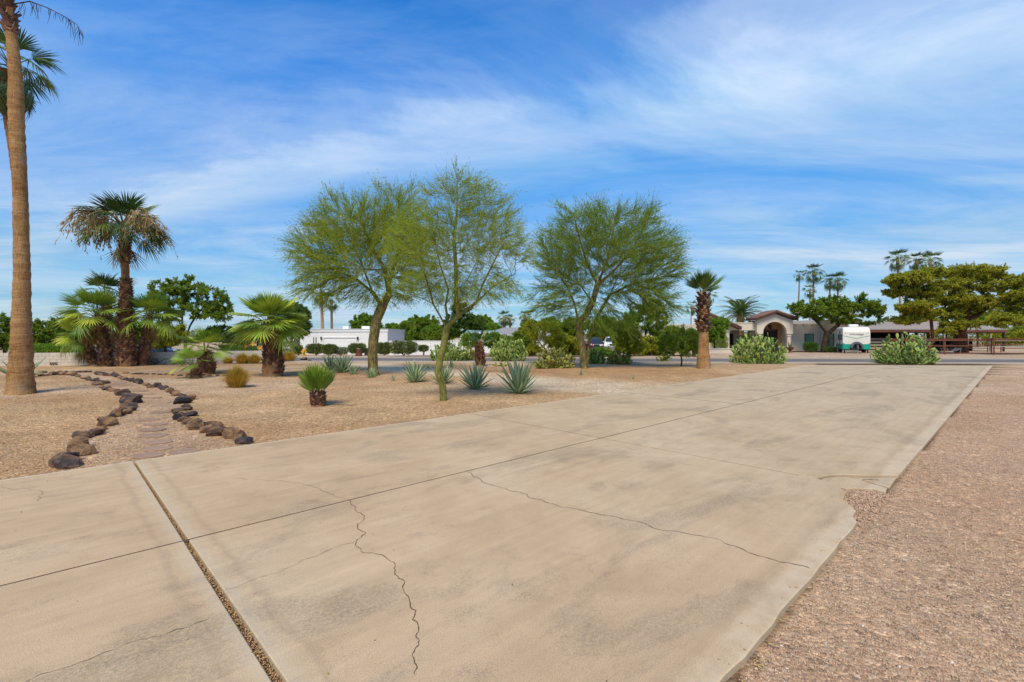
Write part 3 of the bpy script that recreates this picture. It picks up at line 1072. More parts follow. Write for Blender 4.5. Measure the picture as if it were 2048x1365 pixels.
def build_rocks():
    rock_meshes()
    i = 0
    for k, r in enumerate(fill_row(ROCKS_L)):
        extra = {0: 'long dark boulder lying at the driveway end of the left path border'}.get(k)
        place_rock(*r, extra or 'rough brown lava rock, %s from the driveway in the left path border' % ORD[k + 1], 'rocks bordering the left side of the gravel path', i)
        i += 2
    for k, r in enumerate(fill_row(ROCKS_R)):
        extra = {0: 'rounded grey-brown rock ending the right path border at the driveway'}.get(k)
        place_rock(*r, extra or 'rough brown lava rock, %s from the driveway in the right path border' % ORD[k + 1], 'rocks bordering the right side of the gravel path', i)
        i += 4
    k = 0
    x = 250.0
    while x < 480:
        y = 744.5 + (x - 100) * 0.018 + RNG.uniform(-0.8, 0.8)
        place_rock(x, y, RNG.uniform(8, 14), RNG.uniform(3, 4.5), 'small flat brown stone in the edging behind the path, %s from its bend' % ORD[k + 1],
                   'flat stones edging the ground behind the path', i)
        x += RNG.uniform(11, 17)
        i += 1
        k += 1
    k = 0
    x = 178.0
    while x > 2:
        if not 8 < x < 76:
            y = 745.3 + RNG.uniform(-0.8, 0.8)
            place_rock(x, y, RNG.uniform(9, 15), RNG.uniform(3.5, 5), 'small brown stone in the far edging left of the path bend, %s from the bend' % ORD[k + 1],
                       'stones edging the ground left of the path bend', i)
            k += 1
        x -= RNG.uniform(11, 17)
        i += 1
    place_rock(605, 720, 13, 8, 'lone dark brown boulder beside the street near the yellow hydrant', None, 3, 'boulder')
    place_rock(619, 722, 7, 4, 'small stone just right of the lone dark boulder by the street', None, 4, 'stone')
    for k, (px, py, w) in enumerate([(286, 909, 62), (304, 895, 58), (309, 881, 52), (297, 869, 57), (296, 858, 52), (304, 848, 44), (291, 840, 40), (316, 826, 40), (317, 811, 38),
                                     (315, 803, 36), (300, 794, 34), (290, 787, 32), (276, 781, 30), (263, 776, 28), (248, 770, 26), (236, 765, 24)]):
        x, y = G(px, py)
        r = 0.5 * w * y / F
        y += r * 0.45
        m = MB()
        prof = [(r * 0.97, -0.06), (r, -0.008), (r * 0.97, 0.0), (r * 0.5, 0.004), (0.01, 0.004)]
        m.lathe(prof, 26)
        o = m.obj('stepping_stone', MATS['paver'])
        o.location = (x, y, float(gz(x, y)) + 0.014)
        o.rotation_euler = (RNG.uniform(0.03, 0.06), RNG.uniform(-0.015, 0.015), RNG.uniform(0, 6))
        o.scale = (1, 0.8, 1)
        o.rotation_euler = (-0.03, RNG.uniform(-0.012, 0.012), RNG.uniform(-0.1, 0.1))
        tag(o, 'round reddish stepping stone half buried in the path, %s from the driveway' % ORD[k + 1], 'stepping stone', 'stepping stones along the gravel path')
    x, y = G(366, 897)
    m = MB()
    m.lathe([(0.2, -0.03), (0.21, -0.006), (0.2, 0), (0.01, 0.003)], 24)
    o = m.obj('stepping_stone', MATS['paver'])
    o.location = (x, y, float(gz(x, y)) + 0.004)
    tag(o, 'sunken stepping stone off to the right of the others near the driveway', 'stepping stone', 'stepping stones along the gravel path')


def pebbles(name, pts, size, mat, seed):
    """many jittered octahedral stones in one mesh"""
    rng = np.random.default_rng(seed)
    n = len(pts)
    base = np.array([(1, 0, 0), (0, 1, 0), (-1, 0, 0), (0, -1, 0), (0, 0, 1), (0, 0, -1)], float)
    fc = np.array([(0, 1, 4), (1, 2, 4), (2, 3, 4), (3, 0, 4), (1, 0, 5), (2, 1, 5), (3, 2, 5), (0, 3, 5)])
    a = rng.uniform(0, 6.28, n)
    sc = size[:, None] * rng.uniform(0.65, 1.25, (n, 3)) * np.array([1, 0.85, 0.6])
    V = base[None] * sc[:, None, :] + rng.normal(0, 0.16, (n, 6, 3)) * size[:, None, None]
    ca, sa = np.cos(a)[:, None], np.sin(a)[:, None]
    V = np.stack([V[..., 0] * ca - V[..., 1] * sa, V[..., 0] * sa + V[..., 1] * ca, V[..., 2]], -1)
    V += pts[:, None, :]
    Fa = (fc[None] + (np.arange(n) * 6)[:, None, None]).reshape(-1, 3)
    o = link(name, np_mesh(name, V.reshape(-1, 3), Fa), MATS[mat])
    o['kind'] = 'stuff'
    return o


def build_gravel():
    rng = np.random.default_rng(3)

    def sample(n, y0, y1, fn):
        """random points; y density falls with distance"""
        y = y0 * (y1 / y0) ** rng.uniform(0, 1, n)
        x = fn(y, rng.uniform(0, 1, n))
        return x, y
    # right of the driveway
    x, y = sample(100000, 1.3, 15, lambda y, r: 1.0476 * y - 1.50 + r * (2.2 + 0.05 * y))
    d, nn = to_drive(x, y)
    brk = (d > 4.6) & (d < 6.2) & (nn > -WR - 0.02) & (nn < -WR + 0.75)
    keep = (nn < -WR - 0.015)
    x, y = x[keep], y[keep]
    s = rng.uniform(0.0035, 0.0088, len(x)) * (1 + 0.05 * np.maximum(y - 4, 0)) * np.where(rng.uniform(0, 1, len(x)) < 0.03, 1.6, 1)
    z = gz(x, y) + s * 0.3
    pebbles('gravel_right', np.stack([x, y, z], -1), s, 'pebble', 1)
    # gravel washed into the broken corner
    u = rng.uniform(0, 1, (9000, 2))
    dd, n2 = 4.6 + u[:, 0] * 1.8, -WR - .12 + u[:, 1] * 0.8
    kk = inside([drive_px(*q) for q in CORNER], dd, n2)
    dd, n2 = dd[kk], n2[kk]
    x = DC[0] + dd * DD[0] + n2 * DN[0]
    y = DC[1] + dd * DD[1] + n2 * DN[1]
    s = rng.uniform(0.005, 0.012, len(x))
    pebbles('gravel_corner', np.stack([x, y, gz(x, y) + s * 0.5 + .004], -1), s, 'pebble', 2)
    # left garden gravel, thinning out with distance
    x, y = sample(52000, 4.6, 22, lambda y, r: -1.12 * y + r * 2.2 * y)
    d, nn = to_drive(x, y)
    keep = (nn > WL + 0.01) & (poly_dist(DRIVE2, x, y) > 1.6)
    x, y = x[keep], y[keep]
    s = rng.uniform(0.006, 0.013, len(x)) * (0.75 + 0.035 * y)
    pebbles('gravel_left', np.stack([x, y, gz(x, y) + s * 0.3], -1), s, 'pebble_tan', 3)
    # grit in the wide joint
    t = rng.uniform(-1, 1, 5200)
    n2 = -WR * 1.0 + (WR + WL) * rng.uniform(0, 1, 5200) ** 1.3
    dd = t * 0.022
    x = DC[0] + dd * DD[0] + n2 * DN[0]
    y = DC[1] + dd * DD[1] + n2 * DN[1]
    s = rng.uniform(0.003, 0.007, len(x))
    pebbles('joint_grit', np.stack([x, y, np.full(len(x), -0.024) + rng.uniform(-.015, 0.006, len(x))], -1), s, 'pebble_tan', 4)


def build_spill():
    """stones strayed from the gravel onto the slabs"""
    rng = np.random.default_rng(14)
    n = 420
    d = rng.uniform(-2.5, 26, n)
    q = np.where(rng.uniform(0, 1, n) < .62, -WR + .01 + rng.exponential(.10, n), WL - .01 - rng.exponential(.12, n))
    k = ~((d > 4.5) & (d < 6.6) & (q < -3.1))
    d, q = d[k], q[k]
    x = DC[0] + d * DD[0] + q * DN[0]
    y = DC[1] + d * DD[1] + q * DN[1]
    s = rng.uniform(0.003, 0.008, len(x))
    pebbles('stray_gravel', np.stack([x, y, s * 0.45 + .001], -1), s, 'pebble', 6)
    n = 260
    d = rng.uniform(-2.5, 20, n)
    q = rng.uniform(-WR, WL, n)
    x = DC[0] + d * DD[0] + q * DN[0]
    y = DC[1] + d * DD[1] + q * DN[1]
    s = rng.uniform(0.002, 0.006, n)
    pebbles('dark_grit', np.stack([x, y, s * 0.45 + .001], -1), s, 'grit_dark', 7)


def build_litter():
    """fallen yellow petals and dry leaflets"""
    rng = np.random.default_rng(8)
    pts = []

    def along(n, d0, d1, n0, n1, z, sc=1.0):
        d = rng.uniform(d0, d1, n)
        q = rng.uniform(n0, n1, n)
        x = DC[0] + d * DD[0] + q * DN[0]
        y = DC[1] + d * DD[1] + q * DN[1]
        zz = np.full(n, z) if z is not None else gz(x, y) + 0.014
        pts.append(np.stack([x, y, zz, np.full(n, sc)], -1))
    along(170, -0.022, 0.022, -0.3, WL, -0.012, 0.6)
    along(70, -0.03, 0.03, -WR, 0, -0.012, 0.9)
    along(60, SLAB - .012, SLAB + .012, -2.6, WL, 0.0, 0.8)
    along(120, 0.0, 22, -0.012, 0.012, 0.0, 0.7)
    along(150, -1.5, 4.8, -WR - 0.10, -WR - 0.01, None, 1.0)
    along(120, -1.5, 7, -WR - 1.6, -WR - 0.02, None, 1.0)
    along(22, 0.2, 12, -WR, WL, 0.006, 0.8)
    p = np.concatenate(pts)
    n = len(p)
    a = rng.uniform(0, 6.28, n)
    ln = rng.uniform(0.006, 0.015, n) * p[:, 3]
    wd = ln * rng.uniform(0.3, 0.6, n)
    c, s = np.cos(a), np.sin(a)
    lx, ly = c * ln, s * ln
    wx, wy = -s * wd, c * wd
    z = p[:, 2]
    V = np.stack([np.stack([p[:, 0] - lx, p[:, 1] - ly, z], -1), np.stack([p[:, 0] + wx, p[:, 1] + wy, z + ln * 0.3], -1),
                  np.stack([p[:, 0] + lx, p[:, 1] + ly, z + rng.uniform(0, 0.006, n)], -1), np.stack([p[:, 0] - wx, p[:, 1] - wy, z + ln * 0.3], -1)], 1).reshape(-1, 3)
    Fa = np.arange(n * 4).reshape(-1, 4)
    o = link('leaf_litter', np_mesh('leaf_litter', V, Fa), MATS['litter'])
    o['kind'] = 'stuff'


def block_wall(label, name, a, b, courses, pil=None, h=0.2, bl=0.4):
    """wall of single blocks from ground point a to b"""
    a, b = Vector((*a, 0)), Vector((*b, 0))
    z0 = -0.06
    t = thing(name, label, 'wall', (a.x, a.y, z0), rz=math.atan2(b.y - a.y, b.x - a.x))
    Ln = (b - a).length
    MB().bbox(0, bl - 0.012, -0.1, 0.1, 0, h - 0.012, 0.008)
    full = MB().bbox(0, bl - 0.010, -0.1, 0.1, 0, h - 0.010, 0.007).mesh('block')
    half = MB().bbox(0, bl / 2 - 0.010, -0.1, 0.1, 0, h - 0.010, 0.007).mesh('block')
    for k in (full, half):
        k.materials.append(MATS['cream_block'])
    MB().box(0.02, Ln - 0.02, -0.088, 0.088, 0, courses * h - 0.012).obj('mortar', MATS['kerb'], t)
    for c in range(courses):
        x = 0.0
        if c % 2:
            link('block', half, None, t, Matrix.Translation((x, 0, c * h)))
            x += bl / 2
        while x + bl <= Ln + 0.01:
            link('block', full, None, t, Matrix.Translation((x, RNG.uniform(-0.002, 0.002), c * h)))
            x += bl
        if Ln - x > 0.15:
            link('block', half, None, t, Matrix.Translation((x, 0, c * h)))
    if pil:
        for u in pil:
            MB().bbox(u, u + 0.4, -0.16, 0.13, 0, courses * h + 0.05, 0.012).obj('pilaster', MATS['cream_block'], t)
    return t


def build_walls():
    a = (PX(-60, 28.8), 28.8)
    b = (PX(426, 31.0), 31.0)
    t = block_wall('low cream block wall behind the tall leaning palm and the palm clump', 'block_wall', a, b, 4, pil=[6.35])
    # breeze block at the foot of the wall
    v = MB()
    v.box(0, 0.42, -0.004, 0.0, 0, 0.15)
    vb = v.obj('vent', MATS['dark_void'], t)
    vb.location = (4.22, -0.106, 0.05)
    g = MB()
    for k in range(3):
        g.tube([(0.04 + k * 0.13, -0.01, 0.02), (0.105 + k * 0.13, -0.01, 0.12), (0.17 + k * 0.13, -0.01, 0.02)], 0.012, 5)
    g.obj('vent_grille', MATS['cream_block'], vb)
    block_wall('short cream block pier section left of the yellow grass row', 'block_wall', (PX(427, 31.6), 31.6), (PX(449, 31.9), 31.9), 3)
    block_wall('cream block wall behind the row of yellow grasses', 'block_wall', (PX(452, 33.0), 33.0), (PX(560, 33.4), 33.4), 4)
    # thin concrete edging running across the gravel
    pts = [(255, 746), (330, 742.5), (430, 739.5), (520, 738), (640, 735.5), (720, 735)]
    w = [G(*p) for p in pts]
    m = MB()
    vs, fs = [], []
    for (x, y) in w:
        zz = float(gz(x, y))
        vs += [(x, y - 0.09, zz - 0.1), (x, y - 0.09, zz + 0.045), (x, y + 0.09, zz + 0.045), (x, y + 0.09, zz - 0.1)]
    for i in range(len(w) - 1):
        q = 4 * i
        fs += [(q, q + 4, q + 5, q + 1), (q + 1, q + 5, q + 6, q + 2), (q + 2, q + 6, q + 7, q + 3)]
    m.add(vs, fs)
    struct('garden_edging', m.mesh('garden_edging'), MATS['kerb'])


build_ground()
drive_root, SLABS = build_driveway()
build_street()
build_rocks()
build_walls()
build_gravel()
build_spill()
build_litter()
# ------------------------------------------------------------------ trees
def colonize(limbs, att, step, kill, infl, iters, up=0.0, jit=0.15, seed=0, per=1):
    """space colonisation: limbs are polylines of (x,y,z); returns positions and parents"""
    rng = np.random.default_rng(seed)
    pos, par, key = [], [], {}
    for pl in limbs:
        pl = [np.array(p, float) for p in pl]
        first = True
        prev = -1
        for a, b in zip(pl[:-1], pl[1:]):
            n = max(1, int(np.linalg.norm(b - a) / step))
            for k in range(n + (0)):
                p = a + (b - a) * k / n
                if first:
                    first = False
                    kk = tuple(np.round(p, 3))
                    if kk in key:
                        prev = key[kk]
                        continue
                    if pos:
                        d = np.linalg.norm(np.array(pos) - p, axis=1)
                        j = int(d.argmin())
                        prev = j if d[j] < step * 3 else -1
                        if prev >= 0:
                            continue
                pos.append(p)
                par.append(prev)
                prev = len(pos) - 1
                key[tuple(np.round(p, 3))] = prev
        pos.append(pl[-1])
        par.append(prev)
        key[tuple(np.round(pl[-1], 3))] = len(pos) - 1
    pos = np.array(pos)
    par = list(par)
    nlimb = len(pos)
    att = np.array(att)

    def dist(A, B):
        return np.sqrt(np.maximum((A * A).sum(1)[:, None] + (B * B).sum(1)[None] - 2 * A @ B.T, 0))
    D = dist(att, pos)
    ni = D.argmin(1)
    nd = D[np.arange(len(att)), ni]
    alive = nd > kill
    for it in range(iters):
        act = alive & (nd < infl)
        if not act.any():
            if not alive.any():
                break
            act = alive & (nd <= nd[alive].min() + step)
        idx = ni[act]
        vec = att[act] - pos[idx]
        vec /= np.linalg.norm(vec, axis=1)[:, None] + 1e-9
        un, inv = np.unique(idx, return_inverse=True)
        acc = np.zeros((len(un), 3))
        np.add.at(acc, inv, vec)
        acc /= np.linalg.norm(acc, axis=1)[:, None] + 1e-9
        acc += rng.normal(0, jit, acc.shape)
        acc[:, 2] += up
        acc /= np.linalg.norm(acc, axis=1)[:, None] + 1e-9
        new = pos[un] + acc * step
        base = len(pos)
        pos = np.concatenate([pos, new])
        par += [int(u) for u in un]
        aw = np.where(alive)[0]
        D = dist(att[aw], new)
        j = D.argmin(1)
        dmin = D[np.arange(len(aw)), j]
        bet = dmin < nd[aw]
        ni[aw[bet]] = base + j[bet]
        nd[aw[bet]] = dmin[bet]
        alive &= nd > kill
        if len(pos) > 14000:
            break
    return pos, np.array(par), nlimb


def radii(par, tip=0.006, e=2.3, trunk=None):
    n = len(par)
    a = np.zeros(n)
    has = np.zeros(n, bool)
    has[par[par >= 0]] = True
    a[~has] = tip ** e
    for i in range(n - 1, -1, -1):
        if a[i] == 0:
            a[i] = tip ** e
        if par[i] >= 0:
            a[par[i]] += a[i]
    r = a ** (1 / e)
    return r, ~has


def branch_mesh(pos, par, r, n=6, rmin=0.0):
    has = par >= 0
    keep = has & (r >= rmin)
    i = np.where(keep)[0]
    p = par[i]
    d = pos[i] - pos[p]
    d /= np.linalg.norm(d, axis=1)[:, None] + 1e-9
    # main child continues its parent's direction
    pd = np.zeros_like(pos)
    m = par >= 0
    pd[m] = pos[m] - pos[par[m]]
    pd /= np.linalg.norm(pd, axis=1)[:, None] + 1e-9
    dp = pd[p]
    dp[np.abs(dp).sum(1) < 0.1] = d[np.abs(dp).sum(1) < 0.1]
    thick = r[i] > r[p] * 0.6
    ds = np.where(thick[:, None], dp, d)
    rs = np.where(thick, r[p], np.minimum(r[p], r[i] * 1.25))

    def ring(c, d, rad):
        ref = np.tile(np.array([0.35, 0.93, 0.1]), (len(c), 1))
        u = ref - d * (ref * d).sum(1)[:, None]
        u /= np.linalg.norm(u, axis=1)[:, None] + 1e-9
        w = np.cross(d, u)
        a = np.arange(n) * 2 * math.pi / n
        return c[:, None] + rad[:, None, None] * (np.cos(a)[None, :, None] * u[:, None] + np.sin(a)[None, :, None] * w[:, None])
    A = ring(pos[p], ds, rs)
    B = ring(pos[i], d, r[i])
    V = np.concatenate([A, B], 1).reshape(-1, 3)
    k = np.arange(n)
    k2 = (k + 1) % n
    q = np.stack([k, k2, k2 + n, k + n], -1)
    Fa = (q[None] + (np.arange(len(i)) * 2 * n)[:, None, None]).reshape(-1, 4)
    return V, Fa


def diamonds(base, dirv, ln, wd, rng, curl=0.0):
    """leaf quads: base point, direction, length, width"""
    n = len(base)
    ref = rng.normal(size=(n, 3))
    w = np.cross(dirv, ref)
    w /= np.linalg.norm(w, axis=1)[:, None] + 1e-9
    mid = base + dirv * (ln * 0.45)[:, None]
    tip = base + dirv * ln[:, None]
    if curl:
        tip[:, 2] -= curl * ln
    V = np.stack([base, mid + w * (wd / 2)[:, None], tip, mid - w * (wd / 2)[:, None]], 1).reshape(-1, 3)
    return V


def norm(a):
    return a / (np.linalg.norm(a, axis=1)[:, None] + 1e-9)


def ell_points(env, n, rng, shell=0.0, gap=0.30):
    """random points inside a union of ellipsoids (centre, radii)"""
    vol = np.array([abs(e[1][0] * e[1][1] * e[1][2]) for e in env])
    cnt = np.maximum(1, (vol / vol.sum() * n).astype(int))
    out = []
    for (c, r), k in zip(env, cnt):
        d = norm(rng.normal(size=(k, 3)))
        rad = rng.uniform(shell ** 3, 1, k) ** (1 / 3)
        out.append(np.array(c) + d * rad[:, None] * np.array(r))
    P = np.concatenate(out)
    # clumps and gaps: thin the cloud with a wavy field
    sz = np.ptp(P, 0).max()
    q = P / sz * 2 * math.pi
    ph = rng.uniform(0, 6.28, 9)
    f = np.zeros(len(P))
    for k, fr in enumerate((1.3, 2.3, 3.7)):
        f += (np.sin(q[:, 0] * fr + ph[3 * k] + np.sin(q[:, 2] * fr)) + np.sin(q[:, 1] * fr + ph[3 * k + 1]) + np.sin(q[:, 2] * fr * 1.2 + ph[3 * k + 2] + np.sin(q[:, 0] * fr))) / (1 + 0.4 * k)
    keep = f + rng.normal(0, 0.9, len(P)) > np.quantile(f, gap)
    return P[keep]


def make_tree(name, label, base, limbs, env, mats, n_att=500, step=0.16, kill=0.3, infl=1.6, tip=0.006, e=2.3, rmax=None, sides=6,
              twigs=3, twig_len=(0.25, 0.5), leaves=8, leaf=(0.07, 0.012), spread=0.5, outward=0.6, droop=0.0, leaf_r=0.02, up=0.0,
              seed=1, group=None, cat='tree', jit=0.15, shell=0.0, stem=True, iters=90, flat=0.0, gap=0.30):
    rng = np.random.default_rng(seed)
    att = ell_points(env, n_att, rng, shell, gap)
    pos, par, nl = colonize(limbs, att, step, kill, infl, iters, up, jit, seed)
    r, term = radii(par, tip, e)
    if rmax:
        r = r * min(1.6, rmax / r.max()) if r.max() > rmax else r * (1 + (rmax / r.max() - 1) * ss(0.25, 1.0, r / r.max()))
    base = Vector(base)
    t = thing(name, label, cat, base, group)
    off = np.array(base)
    V, Fa = branch_mesh(pos - off, par, r, sides)
    link('trunk', np_mesh('trunk', V, Fa, True), mats[0], t)
    ctr = np.mean([np.array(c) for c, _ in env], 0)
    zlo = min(c[2] - q[2] for c, q in env)
    src = np.where((r < leaf_r) & (np.arange(len(par)) >= min(nl, len(par) - 1)))[0]
    if len(src) == 0:
        src = np.where(term)[0]
    src = np.repeat(src, twigs)
    n = len(src)
    bd = norm(pos[src] - pos[np.maximum(par[src], 0)])
    out = norm(pos[src] - (ctr * 0.5 + np.array([base.x, base.y, zlo]) * 0.5))
    d = norm(bd * (1 - outward) + out * outward + rng.normal(0, spread * 0.6, (n, 3)) + np.array([0, 0, -droop]))
    tl = rng.uniform(*twig_len, n)
    b0 = pos[src] - bd * rng.uniform(0, step, n)[:, None]
    if flat:
        d[:, 2] *= (1 - flat)
        d = norm(d)
    k = leaves
    tt = rng.uniform(0.08, 1.0, (n, k))
    lb = b0[:, None] + d[:, None] * (tt * tl[:, None])[..., None]
    lb[..., 2] -= droop * 0.5 * (tt * tl[:, None]) ** 2
    ld = norm((d[:, None] + rng.normal(0, spread, (n, k, 3))).reshape(-1, 3))
    m = n * k
    ln = rng.uniform(0.6, 1.35, m) * leaf[0]
    wd = rng.uniform(0.7, 1.3, m) * leaf[1]
    LV = diamonds(lb.reshape(-1, 3) - off, ld, ln, wd, rng, 0.1)
    if stem:
        LV = np.concatenate([LV, diamonds(b0 - off, d, tl, np.full(n, tip * 1.1), rng)])
    Fq = np.arange(len(LV)).reshape(-1, 4)
    link('crown', np_mesh('crown', LV, Fq), mats[1], t)
    return t


def pxpath(pts, Y):
    """photo pixels (x, y, dY) -> points round depth Y"""
    return [(PX(p[0], Y + p[2]), Y + p[2], PZ(p[1], Y + p[2])) for p in pts]


def pxenv(es, Y):
    """ellipses in pixels (x, y, rx, ry, dY, rY metres)"""
    return [((PX(x, Y + d), Y + d, PZ(y, Y + d)), (rx * (Y + d) / F, rY, ry * (Y + d) / F)) for x, y, rx, ry, d, rY in es]


def gbase(px, py=None, Y=None):
    if Y is None:
        Y = GY(py)
    x = PX(px, Y)
    return Vector((x, Y, float(gz(x, Y)))), Y


def build_palo_verdes():
    B, Y = gbase(887, 801)
    limbs = [[(B.x, Y, B.z - 0.1)] + pxpath([(886, 780, 0), (884, 765, 0), (876, 745, 0), (880, 720, 0), (888, 690, 0), (893, 657, 0)], Y),
             pxpath([(893, 657, 0), (880, 632, -.1), (866, 608, -.2), (845, 597, -.35), (812, 586, -.6), (785, 560, -.8)], Y),
             pxpath([(893, 657, 0), (895, 640, .15), (891, 610, .3), (897, 580, .4), (880, 530, .7), (868, 480, .9)], Y),
             pxpath([(893, 657, 0), (906, 641, .05), (930, 622, .1), (953, 605, .2), (985, 575, .35), (1030, 548, .5)], Y),
             pxpath([(916, 633, .08), (913, 600, -.1), (912, 540, -.2), (908, 480, -.2), (914, 420, -.1), (915, 360, 0)], Y),
             pxpath([(953, 605, .2), (965, 570, -.2), (985, 530, -.5), (1005, 490, -.7)], Y),
             pxpath([(866, 608, -.2), (862, 590, -.5), (850, 550, -.9), (838, 500, -1.0)], Y),
             pxpath([(891, 610, .3), (905, 590, .8), (935, 560, 1.2), (960, 510, 1.4)], Y)]
    env = pxenv([(925, 490, 105, 100, 0, 1.15), (850, 505, 75, 85, -.2, 1.0), (1000, 510, 62, 85, .2, 0.9), (925, 400, 70, 52, 0, 0.7), (915, 355, 18, 26, 0, .2),
                 (858, 405, 22, 30, 0, .4), (1010, 415, 28, 30, 0, .4), (925, 575, 120, 30, 0, .9), (890, 385, 12, 22, 0, .3), (948, 370, 14, 24, 0, .3), (975, 395, 14, 20, .2, .3), (1045, 470, 16, 30, 0, .4), (820, 440, 18, 24, 0, .4)], Y)
    make_tree('palo_verde_tree', 'slender green-barked palo verde standing nearest the driveway', B, limbs, env, (MATS['palo_bark'], MATS['palo_leaf']),
              n_att=3600, step=0.10, kill=0.14, infl=0.9, tip=0.0030, e=1.95, rmax=0.10, sides=8, twigs=5, twig_len=(0.18, 0.55), leaves=12, leaf=(0.06, 0.0085),
              spread=0.30, outward=0.5, leaf_r=0.011, up=0.05, seed=3, gap=0.24, group='palo verde trees in the gravel garden', iters=110)
    B, Y = gbase(745, 748)
    limbs = [[(B.x + 0.1, Y, B.z - 0.1)] + pxpath([(746, 735, 0), (745, 710, 0), (747, 680, 0), (753, 640, 0), (765, 612, 0), (778, 590, 0), (780, 560, 0)], Y),
             pxpath([(765, 612, 0), (745, 585, .5), (715, 560, .9), (680, 545, 1.2), (640, 520, 1.5)], Y),
             pxpath([(778, 590, 0), (770, 540, -.4), (740, 490, -.6), (720, 440, -.7)], Y),
             pxpath([(780, 560, 0), (795, 510, .2), (800, 460, .3), (798, 410, .4)], Y),
             pxpath([(780, 560, 0), (810, 530, -.7), (838, 500, -1.0)], Y),
             pxpath([(745, 585, .5), (720, 520, 1.5), (690, 460, 2.0)], Y),
             pxpath([(770, 540, -.4), (735, 540, -1.6), (690, 520, -2.1)], Y)]
    env = pxenv([(735, 480, 118, 92, 0, 2.2), (675, 500, 85, 68, 0, 1.7), (790, 470, 62, 90, 0, 1.6), (670, 560, 75, 45, 0, 1.4), (770, 565, 80, 40, 0, 1.5), (610, 515, 30, 25, 0, .7),
                 (810, 392, 24, 20, 0, .5), (690, 420, 46, 26, 0, 1.0), (755, 390, 20, 18, 0, .6), (655, 445, 24, 20, 0, .7), (600, 490, 24, 18, 0, .6), (620, 575, 30, 28, 0, .8), (840, 420, 16, 22, 0, .5)], Y)
    make_tree('palo_verde_tree', 'thick mottled-trunk palo verde left of the slender one', B, limbs, env, (MATS['palo_bark_old'], MATS['palo_leaf']),
              n_att=3600, step=0.17, kill=0.23, infl=1.5, tip=0.0055, e=1.95, rmax=0.23, sides=8, twigs=6, twig_len=(0.35, 1.0), leaves=14, leaf=(0.10, 0.0145),
              spread=0.26, outward=0.5, leaf_r=0.020, up=0.04, seed=4, gap=0.2, group='palo verde trees in the gravel garden', iters=110)
    B, Y = gbase(1168, 737)
    limbs = [[(B.x, Y, B.z - 0.1)] + pxpath([(1167, 725, 0), (1165, 700, 0), (1160, 670, 0), (1157, 648, 0), (1172, 630, 0), (1185, 605, 0), (1195, 570, 0), (1215, 520, 0)], Y),
             [(B.x + .12, Y + .2, B.z - .1)] + pxpath([(1176, 715, .3), (1178, 690, .4), (1184, 655, .6), (1198, 628, .8), (1220, 590, 1.0), (1260, 570, 1.2), (1300, 560, 1.3)], Y),
             pxpath([(1157, 648, 0), (1150, 610, -.3), (1135, 575, -.6), (1110, 540, -.9)], Y),
             pxpath([(1195, 570, 0), (1175, 530, -.5), (1160, 480, -.8), (1150, 440, -1)], Y),
             pxpath([(1195, 570, 0), (1225, 545, .6), (1265, 500, 1.0), (1290, 450, 1.2)], Y),
             pxpath([(1185, 605, 0), (1160, 570, 1.2), (1120, 560, 1.9)], Y),
             pxpath([(1220, 590, 1.0), (1240, 545, 2.0), (1250, 480, 2.4)], Y),
             pxpath([(1215, 520, 0), (1225, 470, 0), (1232, 430, 0)], Y)]
    env = pxenv([(1210, 500, 125, 88, 0, 2.4), (1115, 520, 48, 70, 0, 1.4), (1305, 525, 55, 62, 0, 1.6), (1270, 590, 80, 40, .3, 1.6), (1150, 600, 70, 45, 0, 1.4),
                 (1120, 430, 18, 22, 0, .5), (1265, 435, 50, 28, 0, 1.0), (1190, 430, 40, 22, 0, 1), (1335, 490, 24, 34, 0, .8), (1215, 635, 50, 35, .5, 1.0), (1090, 470, 18, 26, 0, .6), (1145, 440, 14, 28, 0, .5), (1235, 412, 16, 18, 0, .5), (1300, 425, 20, 18, 0, .6), (1350, 540, 20, 24, 0, .6), (1090, 600, 28, 30, 0, .8), (1310, 615, 45, 28, .3, 1.0)], Y)
    make_tree('palo_verde_tree', 'twin-trunked palo verde right of the slender one, among the cacti', B, limbs, env, (MATS['palo_bark_old'], MATS['palo_leaf_green']),
              n_att=3800, step=0.19, kill=0.26, infl=1.6, tip=0.006, e=1.95, rmax=0.23, sides=8, twigs=6, twig_len=(0.4, 1.1), leaves=16, leaf=(0.11, 0.0155),
              spread=0.24, outward=0.5, leaf_r=0.021, up=0.03, seed=5, gap=0.16, group='palo verde trees in the gravel garden', iters=110)


